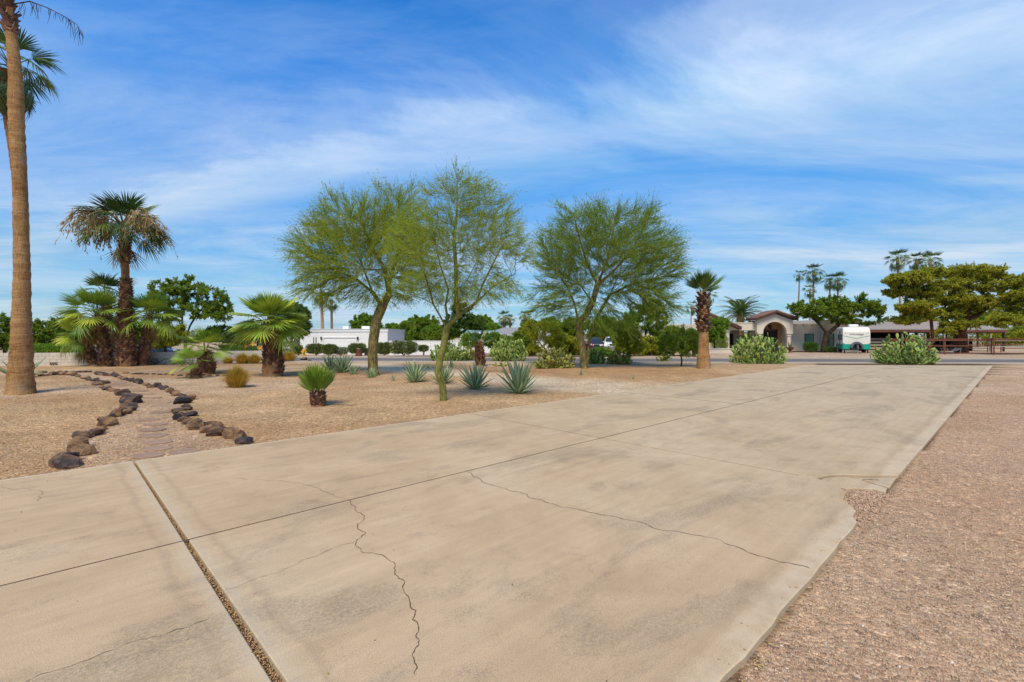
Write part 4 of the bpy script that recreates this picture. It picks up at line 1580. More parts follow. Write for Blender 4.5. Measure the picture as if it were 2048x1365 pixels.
def crown_tree(label, px, Y, env, mats, trunk_px=None, limbs=None, name='leafy_tree', seed=1, dens=1.0, leaf=None, group=None, spread=0.9, cat='tree', n_att=None, kill=None,
               droop=0.1, outward=0.35, flat=0.0, rmax=None, shell=0.35, gap=0.3, zbase=None, leaves=15, tip=0.012):
    x = PX(px, Y)
    z = float(gz(x, Y)) if zbase is None else zbase
    E = pxenv(env, Y)
    bot = min(c[2] - r[2] for c, r in E)
    cx = float(np.mean([c[0] for c, _ in E]))
    if limbs is None:
        mid = max(bot + 0.25, z + 0.4)
        limbs = [[(x, Y, z - 0.1), (x + 0.05, Y, (z + mid) / 2), (x, Y, mid)]]
        for c, r in E[:5]:
            limbs.append([(x, Y, mid), ((x + c[0]) / 2, (Y + c[1]) / 2, (mid + c[2]) / 2 - 0.1), c])
    size = max(max(r) for _, r in E)
    step = max(0.14, size * 0.075)
    lf = leaf or (max(0.09, Y * 0.0032), max(0.035, Y * 0.0013))
    na = n_att or int(420 * dens)
    return make_tree(name, label, (x, Y, z), limbs, E, mats, n_att=na, step=step, kill=kill or step * 1.5, infl=step * 9, tip=tip, e=2.3, rmax=rmax or size * 0.07, sides=6,
                     twigs=4, twig_len=(step * 0.9, step * 2.6), leaves=int(leaves * dens) if dens > 1 else leaves, leaf=lf, spread=spread, outward=outward, droop=droop, leaf_r=tip * 4.5, seed=seed,
                     group=group, cat=cat, shell=shell, stem=True, iters=60, flat=flat, gap=gap)


def build_trees():
    mq = (MATS['dark_bark'], MATS['mesquite_leaf'])
    br = (MATS['dark_bark'], MATS['bright_leaf'])
    dk = (MATS['dark_bark'], MATS['dark_leaf'])
    ye = (MATS['dark_bark'], MATS['yellow_leaf'])
    ol = (MATS['red_bark'], MATS['olive_leaf'])
    gp = 'trees behind the street'
    # mesquite behind the palm clump
    Y = 50
    crown_tree('spreading dark-limbed mesquite between the palm clump and the stocky palm', 372, Y,
               [(340, 595, 42, 42, 0, 2.2), (410, 605, 45, 38, 0, 2.4), (365, 575, 40, 28, 0, 2.0), (440, 615, 26, 32, 0, 1.6), (320, 620, 24, 32, 0, 1.6)], mq,
               limbs=[[(PX(372, Y), Y, -.4)] + pxpath([(370, 680, 0), (364, 655, 0), (350, 630, 0), (335, 605, 0)], Y), pxpath([(370, 680, 0), (380, 652, 0), (392, 632, 0), (415, 605, 0)], Y),
                      pxpath([(364, 655, 0), (365, 620, .5), (362, 580, .5)], Y), pxpath([(364, 660, 0), (345, 652, 0), (341, 635, 0)], Y)], seed=21, dens=1.6, group=gp, droop=0.15, shell=0.2)
    crown_tree('dark round tree between the stocky palm and the white house', 583, 50, [(580, 632, 38, 28, 0, 2.0), (600, 655, 22, 22, 0, 1.3), (562, 650, 24, 26, 0, 1.4)], dk, seed=22, dens=1.6, group=gp)
    # greenery beyond the low wall at the left
    k = 0
    for (px, Y, env, m, lab) in [
        (8, 38, [(8, 665, 40, 34, 0, 1.5), (-20, 650, 30, 28, 0, 1.2)], mq, 'green leafy tree at the far left edge beyond the low wall'),
        (98, 40, [(95, 672, 40, 32, 0, 1.6), (120, 655, 24, 22, 0, 1.2), (75, 655, 18, 16, 0, 1.)], mq, 'green leafy tree just right of the tall leaning palm trunk'),
        (150, 43, [(150, 678, 35, 26, 0, 1.6), (165, 665, 22, 20, 0, 1.)], br, 'green bushy tree left of the palm clump'),
        (255, 46, [(250, 665, 40, 32, 0, 1.8)], br, 'bright green tree mostly hidden behind the palm clump'),
        (330, 46, [(325, 672, 36, 24, 0, 1.6), (350, 665, 24, 18, 0, 1.2)], ye, 'yellow-green bush above the dark parked car'),
        (455, 52, [(440, 668, 30, 18, 0, 1.5), (480, 672, 26, 16, 0, 1.4)], br, 'light green shrubbery left of the stocky palm crown'),
        (728, 90, [(728, 648, 26, 22, 0, 2.6), (748, 655, 16, 14, 0, 1.6)], br, 'round green tree rising behind the white house roof'),
        (790, 95, [(785, 665, 20, 18, 0, 2.0), (800, 672, 20, 14, 0, 1.8)], br, 'light green tree right of the white house'),
        (845, 85, [(843, 655, 15, 22, 0, 1.3), (833, 672, 18, 14, 0, 1.5), (855, 668, 10, 14, 0, 1.)], mq, 'airy upright tree left of the slender palo verde trunk'),
        (895, 70, [(885, 672, 20, 12, 0, 1.5), (870, 680, 18, 8, 0, 1.2)], mq, 'low dark green tree behind the slender palo verde trunk'),
        (935, 62, [(932, 640, 30, 34, 0, 2.0), (905, 650, 22, 26, 0, 1.6), (955, 655, 22, 24, 0, 1.6), (918, 615, 18, 18, 0, 1.2)], dk, 'tall dense dark green tree seen through the slender palo verde'),
        (985, 72, [(985, 660, 18, 14, 0, 1.4), (1000, 668, 14, 12, 0, 1.1)], br, 'small light green tree left of the skirted fan palms'),
        (1062, 58, [(1058, 660, 22, 22, 0, 1.4), (1045, 675, 18, 14, 0, 1.2)], dk, 'dark green bush right of the skirted fan palms'),
        (1150, 62, [(1150, 655, 30, 22, 0, 2.0), (1120, 662, 22, 16, 0, 1.6)], mq, 'green tree behind the lower left of the twin-trunked palo verde'),
        (1215, 70, [(1215, 655, 34, 22, 0, 2.0), (1190, 668, 20, 12, 0, 1.5)], mq, 'loose green tree behind the parked white pickup'),
        (1290, 46, [(1290, 640, 45, 32, 0, 2.0), (1318, 655, 24, 28, 0, 1.4), (1265, 655, 26, 26, 0, 1.5), (1300, 615, 28, 16, 0, 1.3)], br, 'large bright green tree right of the twin-trunked palo verde'),
        (1428, 50, [(1425, 660, 24, 24, 0, 1.3), (1442, 648, 16, 14, 0, 1.0), (1412, 672, 16, 14, 0, 1)], br, 'bright green vine-covered tree at the left end of the arched house'),
        (1035, 40, [(1040, 680, 22, 20, 0, 1.0), (1030, 695, 20, 12, 0, 1.0)], mq, 'green bush filling the gap left of the yellow creosote'),
        (1140, 41, [(1135, 690, 26, 18, 0, 1.2), (1118, 678, 18, 16, 0, 1.0)], ye, 'olive bush behind the low prickly pear mound'),
        (1205, 42, [(1200, 706, 26, 9, 0, 1.0)], br, 'low green bush in front of the parked vehicles'),
        (1255, 43, [(1250, 692, 24, 16, 0, 1.2), (1272, 700, 18, 10, 0, 1.0)], ye, 'olive bush behind the wispy creosote'),
        (1385, 42, [(1382, 680, 18, 22, 0, 1.0), (1395, 695, 14, 14, 0, .9)], br, 'green bush just left of the booted palm trunk'),
        (1062, 44, [(1058, 700, 22, 12, 0, 1.0)], ye, 'low olive bush across the street left of the yellow creosote'),
        (1155, 45, [(1150, 702, 20, 11, 0, 1.0)], mq, 'low green bush across the street behind the twin trunks'),
        (1300, 44, [(1296, 692, 26, 18, 0, 1.2), (1318, 703, 16, 9, 0, .8)], ye, 'broad olive bush across the street before the gabled house'),
        (1345, 43, [(1345, 675, 22, 24, 0, 1.2), (1360, 695, 16, 12, 0, .9)], mq, 'tall green bush across the street behind the rounded creosote'),
        (1120, 50, [(1118, 682, 20, 18, 0, 1.2)], br, 'green bush across the street above the low prickly pear mound'),
        (1240, 52, [(1243, 680, 18, 18, 0, 1.2)], mq, 'green bush across the street right of the white pickup'),
        (965, 88, [(965, 652, 22, 22, 0, 1.8)], mq, 'green tree on the skyline right of the tall dense tree'),
        (835, 100, [(832, 655, 22, 24, 0, 2.0), (860, 650, 16, 20, 0, 1.6)], br, 'rounded light tree on the skyline left of the slender trunk'),
        (990, 42, [(985, 680, 20, 16, 0, 1.0)], br, 'feathery green bush across the street left of the tall prickly pear'),
        (870, 80, [(868, 668, 26, 18, 0, 1.8), (900, 662, 20, 18, 0, 1.6)], br, 'light green tree filling the skyline left of the dense tree'),
        (815, 92, [(812, 662, 26, 20, 0, 2.0)], mq, 'dark green tree above the white garden wall'),
        (760, 95, [(762, 668, 18, 12, 0, 1.5)], br, 'small green tree behind the right end of the white house'),
        (1105, 85, [(1100, 655, 28, 20, 0, 2.0)], mq, 'green tree on the skyline right of the skirted palms'),
        (515, 60, [(505, 665, 26, 16, 0, 1.6), (530, 672, 18, 12, 0, 1.2)], br, 'light green tree behind the stocky palm trunk'),
        (2010, 95, [(2010, 672, 60, 20, 0, 3.0), (2050, 655, 30, 24, 0, 2.5)], ye, 'hazy yellow-green trees beyond the right end of the barn'),
        (1955, 85, [(1955, 640, 26, 16, 0, 2.0), (1985, 635, 18, 14, 0, 1.6)], br, 'bright green tree seen under the olive tree crown behind the barn'),
        (1850, 80, [(1850, 648, 26, 14, 0, 2.0)], ye, 'pale green tree behind the barn roof left of the thick red trunk'),
    ]:
        k += 1
        crown_tree(lab, px, Y, env, m, seed=30 + k, dens=1.25, group=gp)
    # mesquite with dark Y trunk by the arched house
    Y = 56
    crown_tree('dark-limbed mesquite with a forked trunk beside the travel trailer', 1646, Y,
               [(1620, 618, 36, 22, 0, 1.8), (1665, 615, 40, 24, 0, 2.0), (1715, 612, 38, 24, 0, 2.0), (1745, 628, 24, 24, 0, 1.5), (1592, 612, 14, 12, 0, .9), (1690, 640, 30, 12, 0, 1.5)], mq,
               limbs=[[(PX(1646, Y), Y, -.5)] + pxpath([(1649, 690, 0), (1654, 668, 0), (1640, 650, 0), (1622, 632, 0), (1605, 620, 0)], Y),
                      pxpath([(1654, 668, 0), (1672, 655, 0), (1680, 645, 0), (1672, 635, 0), (1675, 620, 0)], Y), pxpath([(1680, 645, 0), (1700, 640, .6), (1708, 625, .8), (1715, 612, .8)], Y),
                      pxpath([(1708, 648, .6), (1690, 630, .2), (1650, 610, 0)], Y)], seed=61, dens=1.5, group=gp, droop=0.15, shell=0.2, rmax=0.32)
    # big olive-coloured trees at the right, flat layered foliage
    Y = 50
    lay = [(1815, 560, 40, 14, -.5, 2.0), (1850, 548, 30, 11, 0, 1.8), (1800, 585, 30, 10, .4, 1.6), (1850, 585, 32, 12, 1.0, 1.7), (1830, 612, 34, 10, -.8, 1.8), (1815, 640, 30, 10, 0, 1.4), (1855, 625, 26, 9, .5, 1.4)]
    crown_tree('left olive-green tree with flat layers of foliage above the barn', 1862, Y, lay, ol,
               limbs=[[(PX(1868, Y), Y + 1, -.4)] + pxpath([(1866, 680, 1), (1862, 640, .8), (1850, 610, .5), (1838, 585, .2), (1820, 560, -.3)], Y), pxpath([(1862, 640, .8), (1835, 630, .2), (1815, 625, -.4)], Y),
                      pxpath([(1850, 610, .5), (1860, 575, .6), (1855, 552, .2)], Y), pxpath([(1838, 585, .2), (1812, 588, .3), (1795, 585, .3)], Y)],
               seed=71, dens=2.0, group='olive-green trees by the corral', droop=0.0, flat=0.5, shell=0.0, gap=.05, n_att=1300, outward=0.3, spread=0.8, leaves=16)
    B, Y = gbase(1923, 704)
    lay = [(1935, 545, 62, 14, 0, 3.0), (1905, 570, 36, 13, -1, 2.2), (1955, 575, 36, 12, -1.2, 2.2), (1905, 600, 42, 12, -.8, 2.2), (1960, 605, 34, 10, -1, 2.0), (1930, 618, 44, 10, .6, 2.4),
           (1890, 628, 26, 11, -.5, 1.6), (1920, 648, 38, 10, -1.3, 1.6), (1985, 555, 26, 12, 0, 1.8), (1895, 662, 24, 7, -1.3, 1.2)]
    crown_tree('large olive-green tree with thick red-brown trunk inside the corral', 1923, Y, lay, ol,
               limbs=[[(B.x, Y, B.z - .1)] + pxpath([(1921, 690, 0), (1920, 665, 0), (1930, 640, 0), (1938, 610, 0), (1938, 575, 0), (1935, 550, 0)], Y),
                      pxpath([(1920, 668, 0), (1905, 655, -.4), (1892, 640, -.5), (1890, 615, -.5), (1900, 575, -.8)], Y), pxpath([(1930, 640, 0), (1955, 632, -.3), (1972, 618, -.6), (1965, 580, -1), (1985, 555, -.5)], Y),
                      pxpath([(1938, 610, 0), (1915, 600, -.6), (1905, 590, -.8)], Y), pxpath([(1905, 655, -.4), (1925, 650, -1.2)], Y)],
               seed=72, dens=2.2, group='olive-green trees by the corral', droop=0.0, flat=0.5, shell=0.0, gap=.05, n_att=1900, outward=0.3, spread=0.8, rmax=0.62, leaves=16)
    Y = 46
    lay = [(2035, 565, 30, 14, 0, 2.0), (2050, 590, 40, 14, -.5, 2.0), (2025, 612, 26, 11, .3, 1.5), (2015, 640, 34, 15, -.6, 1.8), (2060, 630, 40, 14, 0, 2.0), (2090, 560, 40, 20, 0, 2.2)]
    crown_tree('olive-green tree with hanging clumps cut off by the right edge', 2085, Y, lay, ol,
               limbs=[[(PX(2085, Y), Y, -.4)] + pxpath([(2083, 680, 0), (2078, 640, 0), (2065, 610, 0), (2050, 585, 0), (2038, 565, 0)], Y), pxpath([(2078, 640, 0), (2045, 640, -.4), (2018, 640, -.6)], Y),
                      pxpath([(2078, 640, 0), (2090, 590, 0), (2090, 560, 0)], Y)], seed=73, dens=2.0, group='olive-green trees by the corral', droop=0.0, flat=0.5, shell=0.0, gap=.05, n_att=1300, outward=0.3, spread=0.8, leaves=16)
    # wispy yellow creosote trees on the verge
    for (px, Y, env, lab, sd) in [
        (1090, 31.0, [(1085, 662, 42, 24, 0, 1.2), (1110, 680, 24, 20, 0, 1.0), (1060, 655, 20, 18, 0, .8), (1080, 695, 28, 12, 0, .9)], 'yellow-green creosote shrub above the prickly pears, left of the twin trunks', 81),
        (1258, 31.2, [(1252, 672, 30, 26, 0, 1.0), (1268, 690, 22, 18, 0, .8), (1240, 655, 16, 14, 0, .6)], 'wispy olive creosote shrub right of the twin-trunked palo verde', 82),
        (1362, 28.6, [(1350, 690, 32, 26, 0, 1.0), (1370, 672, 26, 18, 0, .8), (1335, 705, 18, 14, 0, .6), (1385, 695, 14, 18, 0, .6)], 'rounded green creosote shrub left of the single booted palm', 83)]:
        crown_tree(lab, px, Y, env, (MATS['dark_bark'], MATS['yellow_leaf'] if sd != 83 else MATS['mesquite_leaf']), name='creosote_shrub', seed=sd, dens=1.1, leaf=(0.085, 0.026), group='creosote shrubs on the verge', cat='shrub',
                   tip=0.005, leaves=16, spread=0.7, n_att=900, droop=0.0, rmax=0.05)
    # far belt of trees beyond the houses
    rng = np.random.default_rng(77)
    V = []
    for k in range(130):
        Y = rng.uniform(115, 170)
        x = rng.uniform(-1.3, 1.3) * Y
        h = rng.uniform(2.6, 5.0)
        w = rng.uniform(2.5, 5.5)
        n = 420
        d = norm(rng.normal(size=(n, 3)))
        p = np.array([x, Y, -1.0 + h * 0.5]) + d * rng.uniform(0.5, 1, n)[:, None] ** 0.5 * np.array([w, w, h * 0.55])
        V.append(diamonds(p, norm(rng.normal(size=(n, 3))), rng.uniform(0.5, 0.9, n), rng.uniform(0.3, 0.5, n), rng))
    V = np.concatenate(V)
    o = link('distant_woods', np_mesh('distant_woods', V, np.arange(len(V)).reshape(-1, 4)), MATS['hedge_leaf'])
    o['kind'] = 'stuff'
    o['label'] = 'far belt of trees closing the horizon beyond the houses'


build_palo_verdes()
build_trees()
# ------------------------------------------------------------------ palms
FROND = {}


def fan_frond(lp=0.42, lb=0.58, nseg=24, span=2.0, droop=0.12, fold=0.3, arch=0.08, split=0.5, cup=0.1, seed=1, wide=1.0, pitch=0.0):
    """unit fan leaf along +x: petiole then pleated blade"""
    rng = random.Random(seed)
    m = MB()
    m.m = 1
    pp = [(lp * t, 0, -arch * t * t + arch * 0.4 * t) for t in (0, 0.35, 0.7, 1.0)]
    m.tube(pp, [0.022, 0.013, 0.010, 0.008], 4, squash=0.6)
    m.m = 0
    hx, hz = lp, pp[-1][2]
    da = span / nseg
    for k in range(nseg):
        a = -span + (2 * k + 1) * da
        q = abs(a) / span
        l = lb * (1 - 0.30 * q ** 1.6) * rng.uniform(0.90, 1.06)
        vs = []
        dz = droop * rng.uniform(0.6, 1.5)
        tw = rng.uniform(-0.04, 0.04)
        for t, wf in ((0.05, 1.0), (split * 0.7, 1.0), (split + 0.12, 0.9), (0.84, 0.42), (1.0, 0.02)):
            w = wf * min(t, split + 0.06) * l * math.tan(da) * 0.98 * wide
            aa = a + tw * t
            cx, cy = math.cos(aa), math.sin(aa)
            r = t * l
            z = hz - arch * 0.5 * t * math.cos(a) - dz * t ** 2.6 * l * 2.2 + cup * (1 - math.cos(a)) * t * l - 0.02 * q * t
            x, y = hx + cx * r, cy * r
            dx, dzz = x - hx, z - hz
            x, z = hx + dx * math.cos(pitch) + dzz * math.sin(pitch), hz - dx * math.sin(pitch) + dzz * math.cos(pitch)
            vs += [(x + cy * w, y - cx * w, z - fold * w), (x, y, z + fold * w), (x - cy * w, y + cx * w, z - fold * w)]
        fs = []
        for i in range(4):
            b = 3 * i
            fs += [(b, b + 3, b + 4, b + 1), (b + 1, b + 4, b + 5, b + 2)]
        m.add(vs, fs)
    return m.mesh('frond', False)


def feather_frond(n=34, arch=0.35, seed=1):
    rng = random.Random(seed)
    m = MB()
    pts = [(t, 0, 0.55 * t * arch - arch * 1.5 * t ** 2.4) for t in np.linspace(0, 1, 9)]
    m.m = 1
    m.tube(pts, [0.016 - 0.012 * i / 8 for i in range(9)], 4)
    m.m = 0
    for k in range(n):
        t = 0.12 + 0.88 * k / (n - 1)
        z = 0.55 * t * arch - arch * 1.5 * t ** 2.4
        l = 0.20 * math.sin(math.pi * (0.12 + 0.80 * t)) + 0.03
        for s in (-1, 1):
            d = Vector((0.62, s * 0.75, 0.16 + rng.uniform(-.08, .08))).normalized()
            p = Vector((t, 0, z))
            w = Vector((0, 0, 1)).cross(d).normalized() * 0.011
            e = p + d * l + Vector((0, 0, -0.05 * l / 0.2))
            m.add([p, p + d * l * .5 + w, e, p + d * l * .5 - w], [(0, 1, 2, 3)])
    return m.mesh('frond')


def boot_mesh(seed):
    """stub of a cut leaf stalk; x is up the trunk, z outwards"""
    rng = random.Random(seed)
    m = MB()
    w0, w1, th = 0.50, rng.uniform(0.20, 0.30), 0.10
    l = rng.uniform(0.9, 1.1)
    ang = rng.uniform(0.35, 0.6)
    x1, z1 = l * math.cos(ang), l * math.sin(ang)
    vs = [(-0.15, -w0, -0.12), (-0.15, w0, -0.12), (-0.1, w0 * 0.9, 0.10), (-0.1, -w0 * 0.9, 0.10),
          (x1 * .55, -w0 * .62, z1 * .45 - th * .3), (x1 * .55, w0 * .62, z1 * .45 - th * .3), (x1 * .55, w0 * .5, z1 * .45 + th), (x1 * .55, -w0 * .5, z1 * .45 + th),
          (x1, -w1, z1 - th * .4), (x1, w1, z1 - th * .4), (x1 - .05, w1, z1 + th), (x1 - .05, -w1, z1 + th)]
    m.add(vs, [(0, 3, 2, 1), (0, 1, 5, 4), (1, 2, 6, 5), (2, 3, 7, 6), (3, 0, 4, 7), (4, 5, 9, 8), (5, 6, 10, 9), (6, 7, 11, 10), (7, 4, 8, 11)])
    m.m = 1
    m.add(vs[8:], [(0, 1, 2, 3)])
    return m.mesh('leaf_base')


def seed_cluster(seed, n=26):
    """drooping flower/seed stalk: arching stem with hanging tassels"""
    rng = np.random.default_rng(seed)
    m = MB()
    pts = [Vector((t, 0, 0.35 * math.sin(t * 2.2) - 0.35 * t * t)) for t in np.linspace(0, 1, 8)]
    m.tube(pts, [0.014 - 0.009 * i / 7 for i in range(8)], 4)
    for k in range(n):
        t = 0.35 + 0.65 * k / n
        i = min(6, int(t * 7))
        p = pts[i].lerp(pts[i + 1], t * 7 - i)
        d = Vector((rng.uniform(-.2, .5), rng.uniform(-.55, .55), -1)).normalized()
        ln = rng.uniform(0.3, 0.75)
        for q in range(9):
            s0 = rng.uniform(0.15, 1)
            b = p + d * ln * s0
            dd = Vector((rng.normal() * .6, rng.normal() * .6, -1)).normalized() * rng.uniform(0.05, 0.12)
            w = Vector((rng.normal(), rng.normal(), 0)).normalized() * 0.016
            m.add([b, b + dd * .5 + w, b + dd, b + dd * .5 - w], [(0, 1, 2, 3)])
        w = Vector((rng.normal(), rng.normal(), 0)).normalized() * 0.006
        m.add([p + w, p - w, p + d * ln - w, p + d * ln + w], [(0, 1, 2, 3)])
    return m.mesh('seed_stalk')


def prep_palm_meshes():
    gl, gd, pe, dead = MATS['fan_leaf'], MATS['fan_leaf_dark'], MATS['petiole'], MATS['fan_dead']

    def reg(key, me, *mats):
        for x in mats:
            me.materials.append(x)
        FROND.setdefault(key, []).append(me)
    for s in range(3):
        reg('up', fan_frond(0.42, 0.58, 24, 1.5, 0.04, 0.4, 0.02, 0.5, 0.22, 10 + s, pitch=0.25), gl, pe)
        reg('spear', fan_frond(0.30, 0.70, 17, 0.85, 0.02, 0.45, 0.0, 0.5, 0.5, 15 + s), gl, pe)
        reg('dspear', fan_frond(0.34, 0.66, 16, 0.75, 0.05, 0.45, 0.0, 0.5, 0.4, 17 + s), gd, pe)
        reg('mid', fan_frond(0.44, 0.58, 26, 1.75, 0.08, 0.3, 0.10, 0.5, 0.12, 20 + s, pitch=0.5), gl, pe)
        reg('low', fan_frond(0.46, 0.56, 24, 1.6, 0.20, 0.3, 0.18, 0.45, 0.0, 30 + s, pitch=0.6), gl, pe)
        reg('dup', fan_frond(0.46, 0.56, 20, 1.3, 0.10, 0.35, 0.05, 0.5, 0.2, 40 + s, pitch=0.25), gd, pe)
        reg('dmid', fan_frond(0.48, 0.54, 22, 1.25, 0.20, 0.3, 0.15, 0.5, 0.1, 50 + s, pitch=0.5), gd, pe)
        reg('dlow', fan_frond(0.50, 0.52, 20, 1.25, 0.40, 0.3, 0.35, 0.42, -0.15, 60 + s, pitch=0.6), gd, pe)
        reg('dead', fan_frond(0.35, 0.65, 16, 0.9, 0.15, 0.6, 0.10, 0.35, -0.6, 70 + s, wide=0.8), dead, dead)
        reg('feather', feather_frond(34, 0.35 + 0.1 * s, 80 + s), gd, pe)
        reg('feather_low', feather_frond(34, 0.65 + 0.1 * s, 85 + s), gd, pe)
    for s in range(4):
        me = boot_mesh(90 + s)
        reg('boot', me, MATS['leaf_base'], MATS['leaf_base_cut'])
        reg('seed', seed_cluster(95 + s), MATS['seed_stalk'])


def orient(az, el, roll=0.0):
    return Matrix.Rotation(az, 4, 'Z') @ Matrix.Rotation(-el, 4, 'Y') @ Matrix.Rotation(roll, 4, 'X')


def palm_trunk(path, mat, t, base, n=20, flare=0.0, rough=0.032, seed=1):
    """path of (Vector, radius)"""
    rng = np.random.default_rng(seed)
    pts, rr = [], []
    for (a, ra), (b, rb) in zip(path[:-1], path[1:]):
        k = max(2, int((b - a).length / 0.10))
        for i in range(k):
            u = i / k
            pts.append(a.lerp(b, u))
            rr.append(ra + (rb - ra) * u)
    pts.append(path[-1][0])
    rr.append(path[-1][1])
    rr = [r * (1 + rough * math.sin(i * 2.1) + rng.uniform(-rough, rough)) for i, r in enumerate(rr)]
    m = MB()
    pr = random.Random(seed)
    m.tube([p - base for p in pts], rr, n, jitter=rough * 0.8, rng=pr)
    return m.obj('trunk', mat, t, True), pts, rr


def add_boots(t, base, pts, rr, z0, z1, size, rng, spacing=0.6, tilt=0.0, skip=None):
    """spiral of leaf bases over the trunk between heights z0 and z1"""
    tot = 0
    z = z0
    ang = rng.uniform(0, 6)
    P = [p for p in pts]
    while z < z1 and tot < 300:
        i = min(range(len(P)), key=lambda j: abs(P[j].z - z))
        c = P[i].copy()
        c.z = z
        r = rr[i]
        per = max(5, int(2 * math.pi * r / (size * 0.80)))
        for k in range(per):
            a = ang + 2 * math.pi * (k + rng.uniform(-.12, .12)) / per
            if skip and skip(a, z):
                continue
            p = c + Vector((math.cos(a) * r * 0.97, math.sin(a) * r * 0.97, rng.uniform(-.1, .1) * size))
            s = size * rng.uniform(0.8, 1.2)
            # local x -> up, z -> outwards
            M = Matrix.Translation(p - base) @ Matrix.Rotation(a, 4, 'Z') @ Matrix(((0, 0, 1, 0), (0, 1, 0, 0), (1, 0, 0, 0), (0, 0, 0, 1))) @ Matrix.Rotation(rng.uniform(-.25, .25), 4, 'Z') @ Matrix.Rotation(tilt + rng.uniform(-.25, .2), 4, 'Y') @ Matrix.Scale(s, 4)
            link('leaf_base', FROND['boot'][rng.randrange(4)], None, t, M)
            tot += 1
        z += size * spacing
        ang += math.pi / per + rng.uniform(-.1, .1)


def crown(t, base, c, R, n, rng, kinds=('up', 'mid', 'low'), elmin=-0.5, elmax=1.45, dead=0, arc=(0, 2 * math.pi), up=Vector((0, 0, 1)), power=1.0, name='frond', r0=0.05):
    ga = 2.39996
    a0 = rng.uniform(0, 6.28)
    for k in range(n):
        u = (k + 0.5) / n
        el = elmax + (elmin - elmax) * u ** power
        az = a0 + k * ga + rng.uniform(-.2, .2)
        if arc[1] - arc[0] < 6.2:
            az = arc[0] + ((az - arc[0]) % (arc[1] - arc[0]))
        key = kinds[0] if el > 0.85 else kinds[1] if el > 0.05 else kinds[2]
        s = R * rng.uniform(0.88, 1.10) * (0.85 if el > 1.1 else 1)
        p = c - base + Vector((math.cos(az) * r0, math.sin(az) * r0, -0.25 * R * u * 0.6))
        M = Matrix.Translation(p) @ orient(az, el + rng.uniform(-.12, .12), rng.uniform(-.5, .5)) @ Matrix.Scale(s, 4)
        ch = FROND[key]
        link(name, ch[rng.randrange(len(ch))], None, t, M)
    for k in range(dead):
        az = rng.uniform(*arc)
        M = Matrix.Translation(c - base + Vector((0, 0, -0.15 * R))) @ orient(az, -1.15 + rng.uniform(-.25, .3), rng.uniform(-.6, .6)) @ Matrix.Scale(R * rng.uniform(0.75, 1.0), 4)
        link('dead_frond', FROND['dead'][rng.randrange(3)], None, t, M)


def seeds(t, base, c, R, azs, rng, sc=1.0):
    for az in azs:
        M = Matrix.Translation(c - base) @ orient(az, 0.15 + rng.uniform(-.2, .25)) @ Matrix.Scale(R * sc * rng.uniform(.85, 1.1), 4)
        link('seed_stalk', FROND['seed'][rng.randrange(4)], None, t, M)


def px_trunk(pts, Y):
    """(px, py, radius px, dY) -> [(Vector, radius)]"""
    return [(P3(p[0], p[1], Y + (p[3] if len(p) > 3 else 0)), p[2] * Y / F * COSX(p[0])) for p in pts]


def palm(label, name, px, py, trunk, boots, cpx, R_px, n, kinds=('up', 'mid', 'low'), mat='palm_bark', Y=None, elmin=-0.5, elmax=1.45, dead=0, bsize=0.2, seed=1, group=None, arc=(0, 2 * math.pi),
         seedaz=(), spacing=0.62, skip=None, power=1.0, tilt=0.0, sides=20, cdy=0.0, seed_sc=1.0):
    rng = random.Random(seed)
    if Y is None:
        Y = GY(py)
    x = PX(px, Y)
    base = Vector((x, Y, float(gz(x, Y))))
    t = thing(name, label, 'palm tree', base, group)
    path = px_trunk(trunk, Y)
    path[0] = (Vector((path[0][0].x, Y, base.z - 0.12)), path[0][1])
    o, pts, rr = palm_trunk(path, MATS[mat], t, base, sides, seed=seed)
    for (pa, pb, s) in boots:
        add_boots(t, base, pts, rr, PZ(pa, Y), PZ(pb, Y), s, rng, spacing, tilt, skip)
    c = P3(cpx[0], cpx[1], Y + cdy)
    R = R_px * Y / F * (0.35 + 0.65 * COSX(cpx[0]))
    crown(t, base, c, R, n, rng, kinds, elmin, elmax, dead, arc, power=power)
    if seedaz:
        seeds(t, base, c, R, seedaz, rng, seed_sc)
    return t, base, c, R


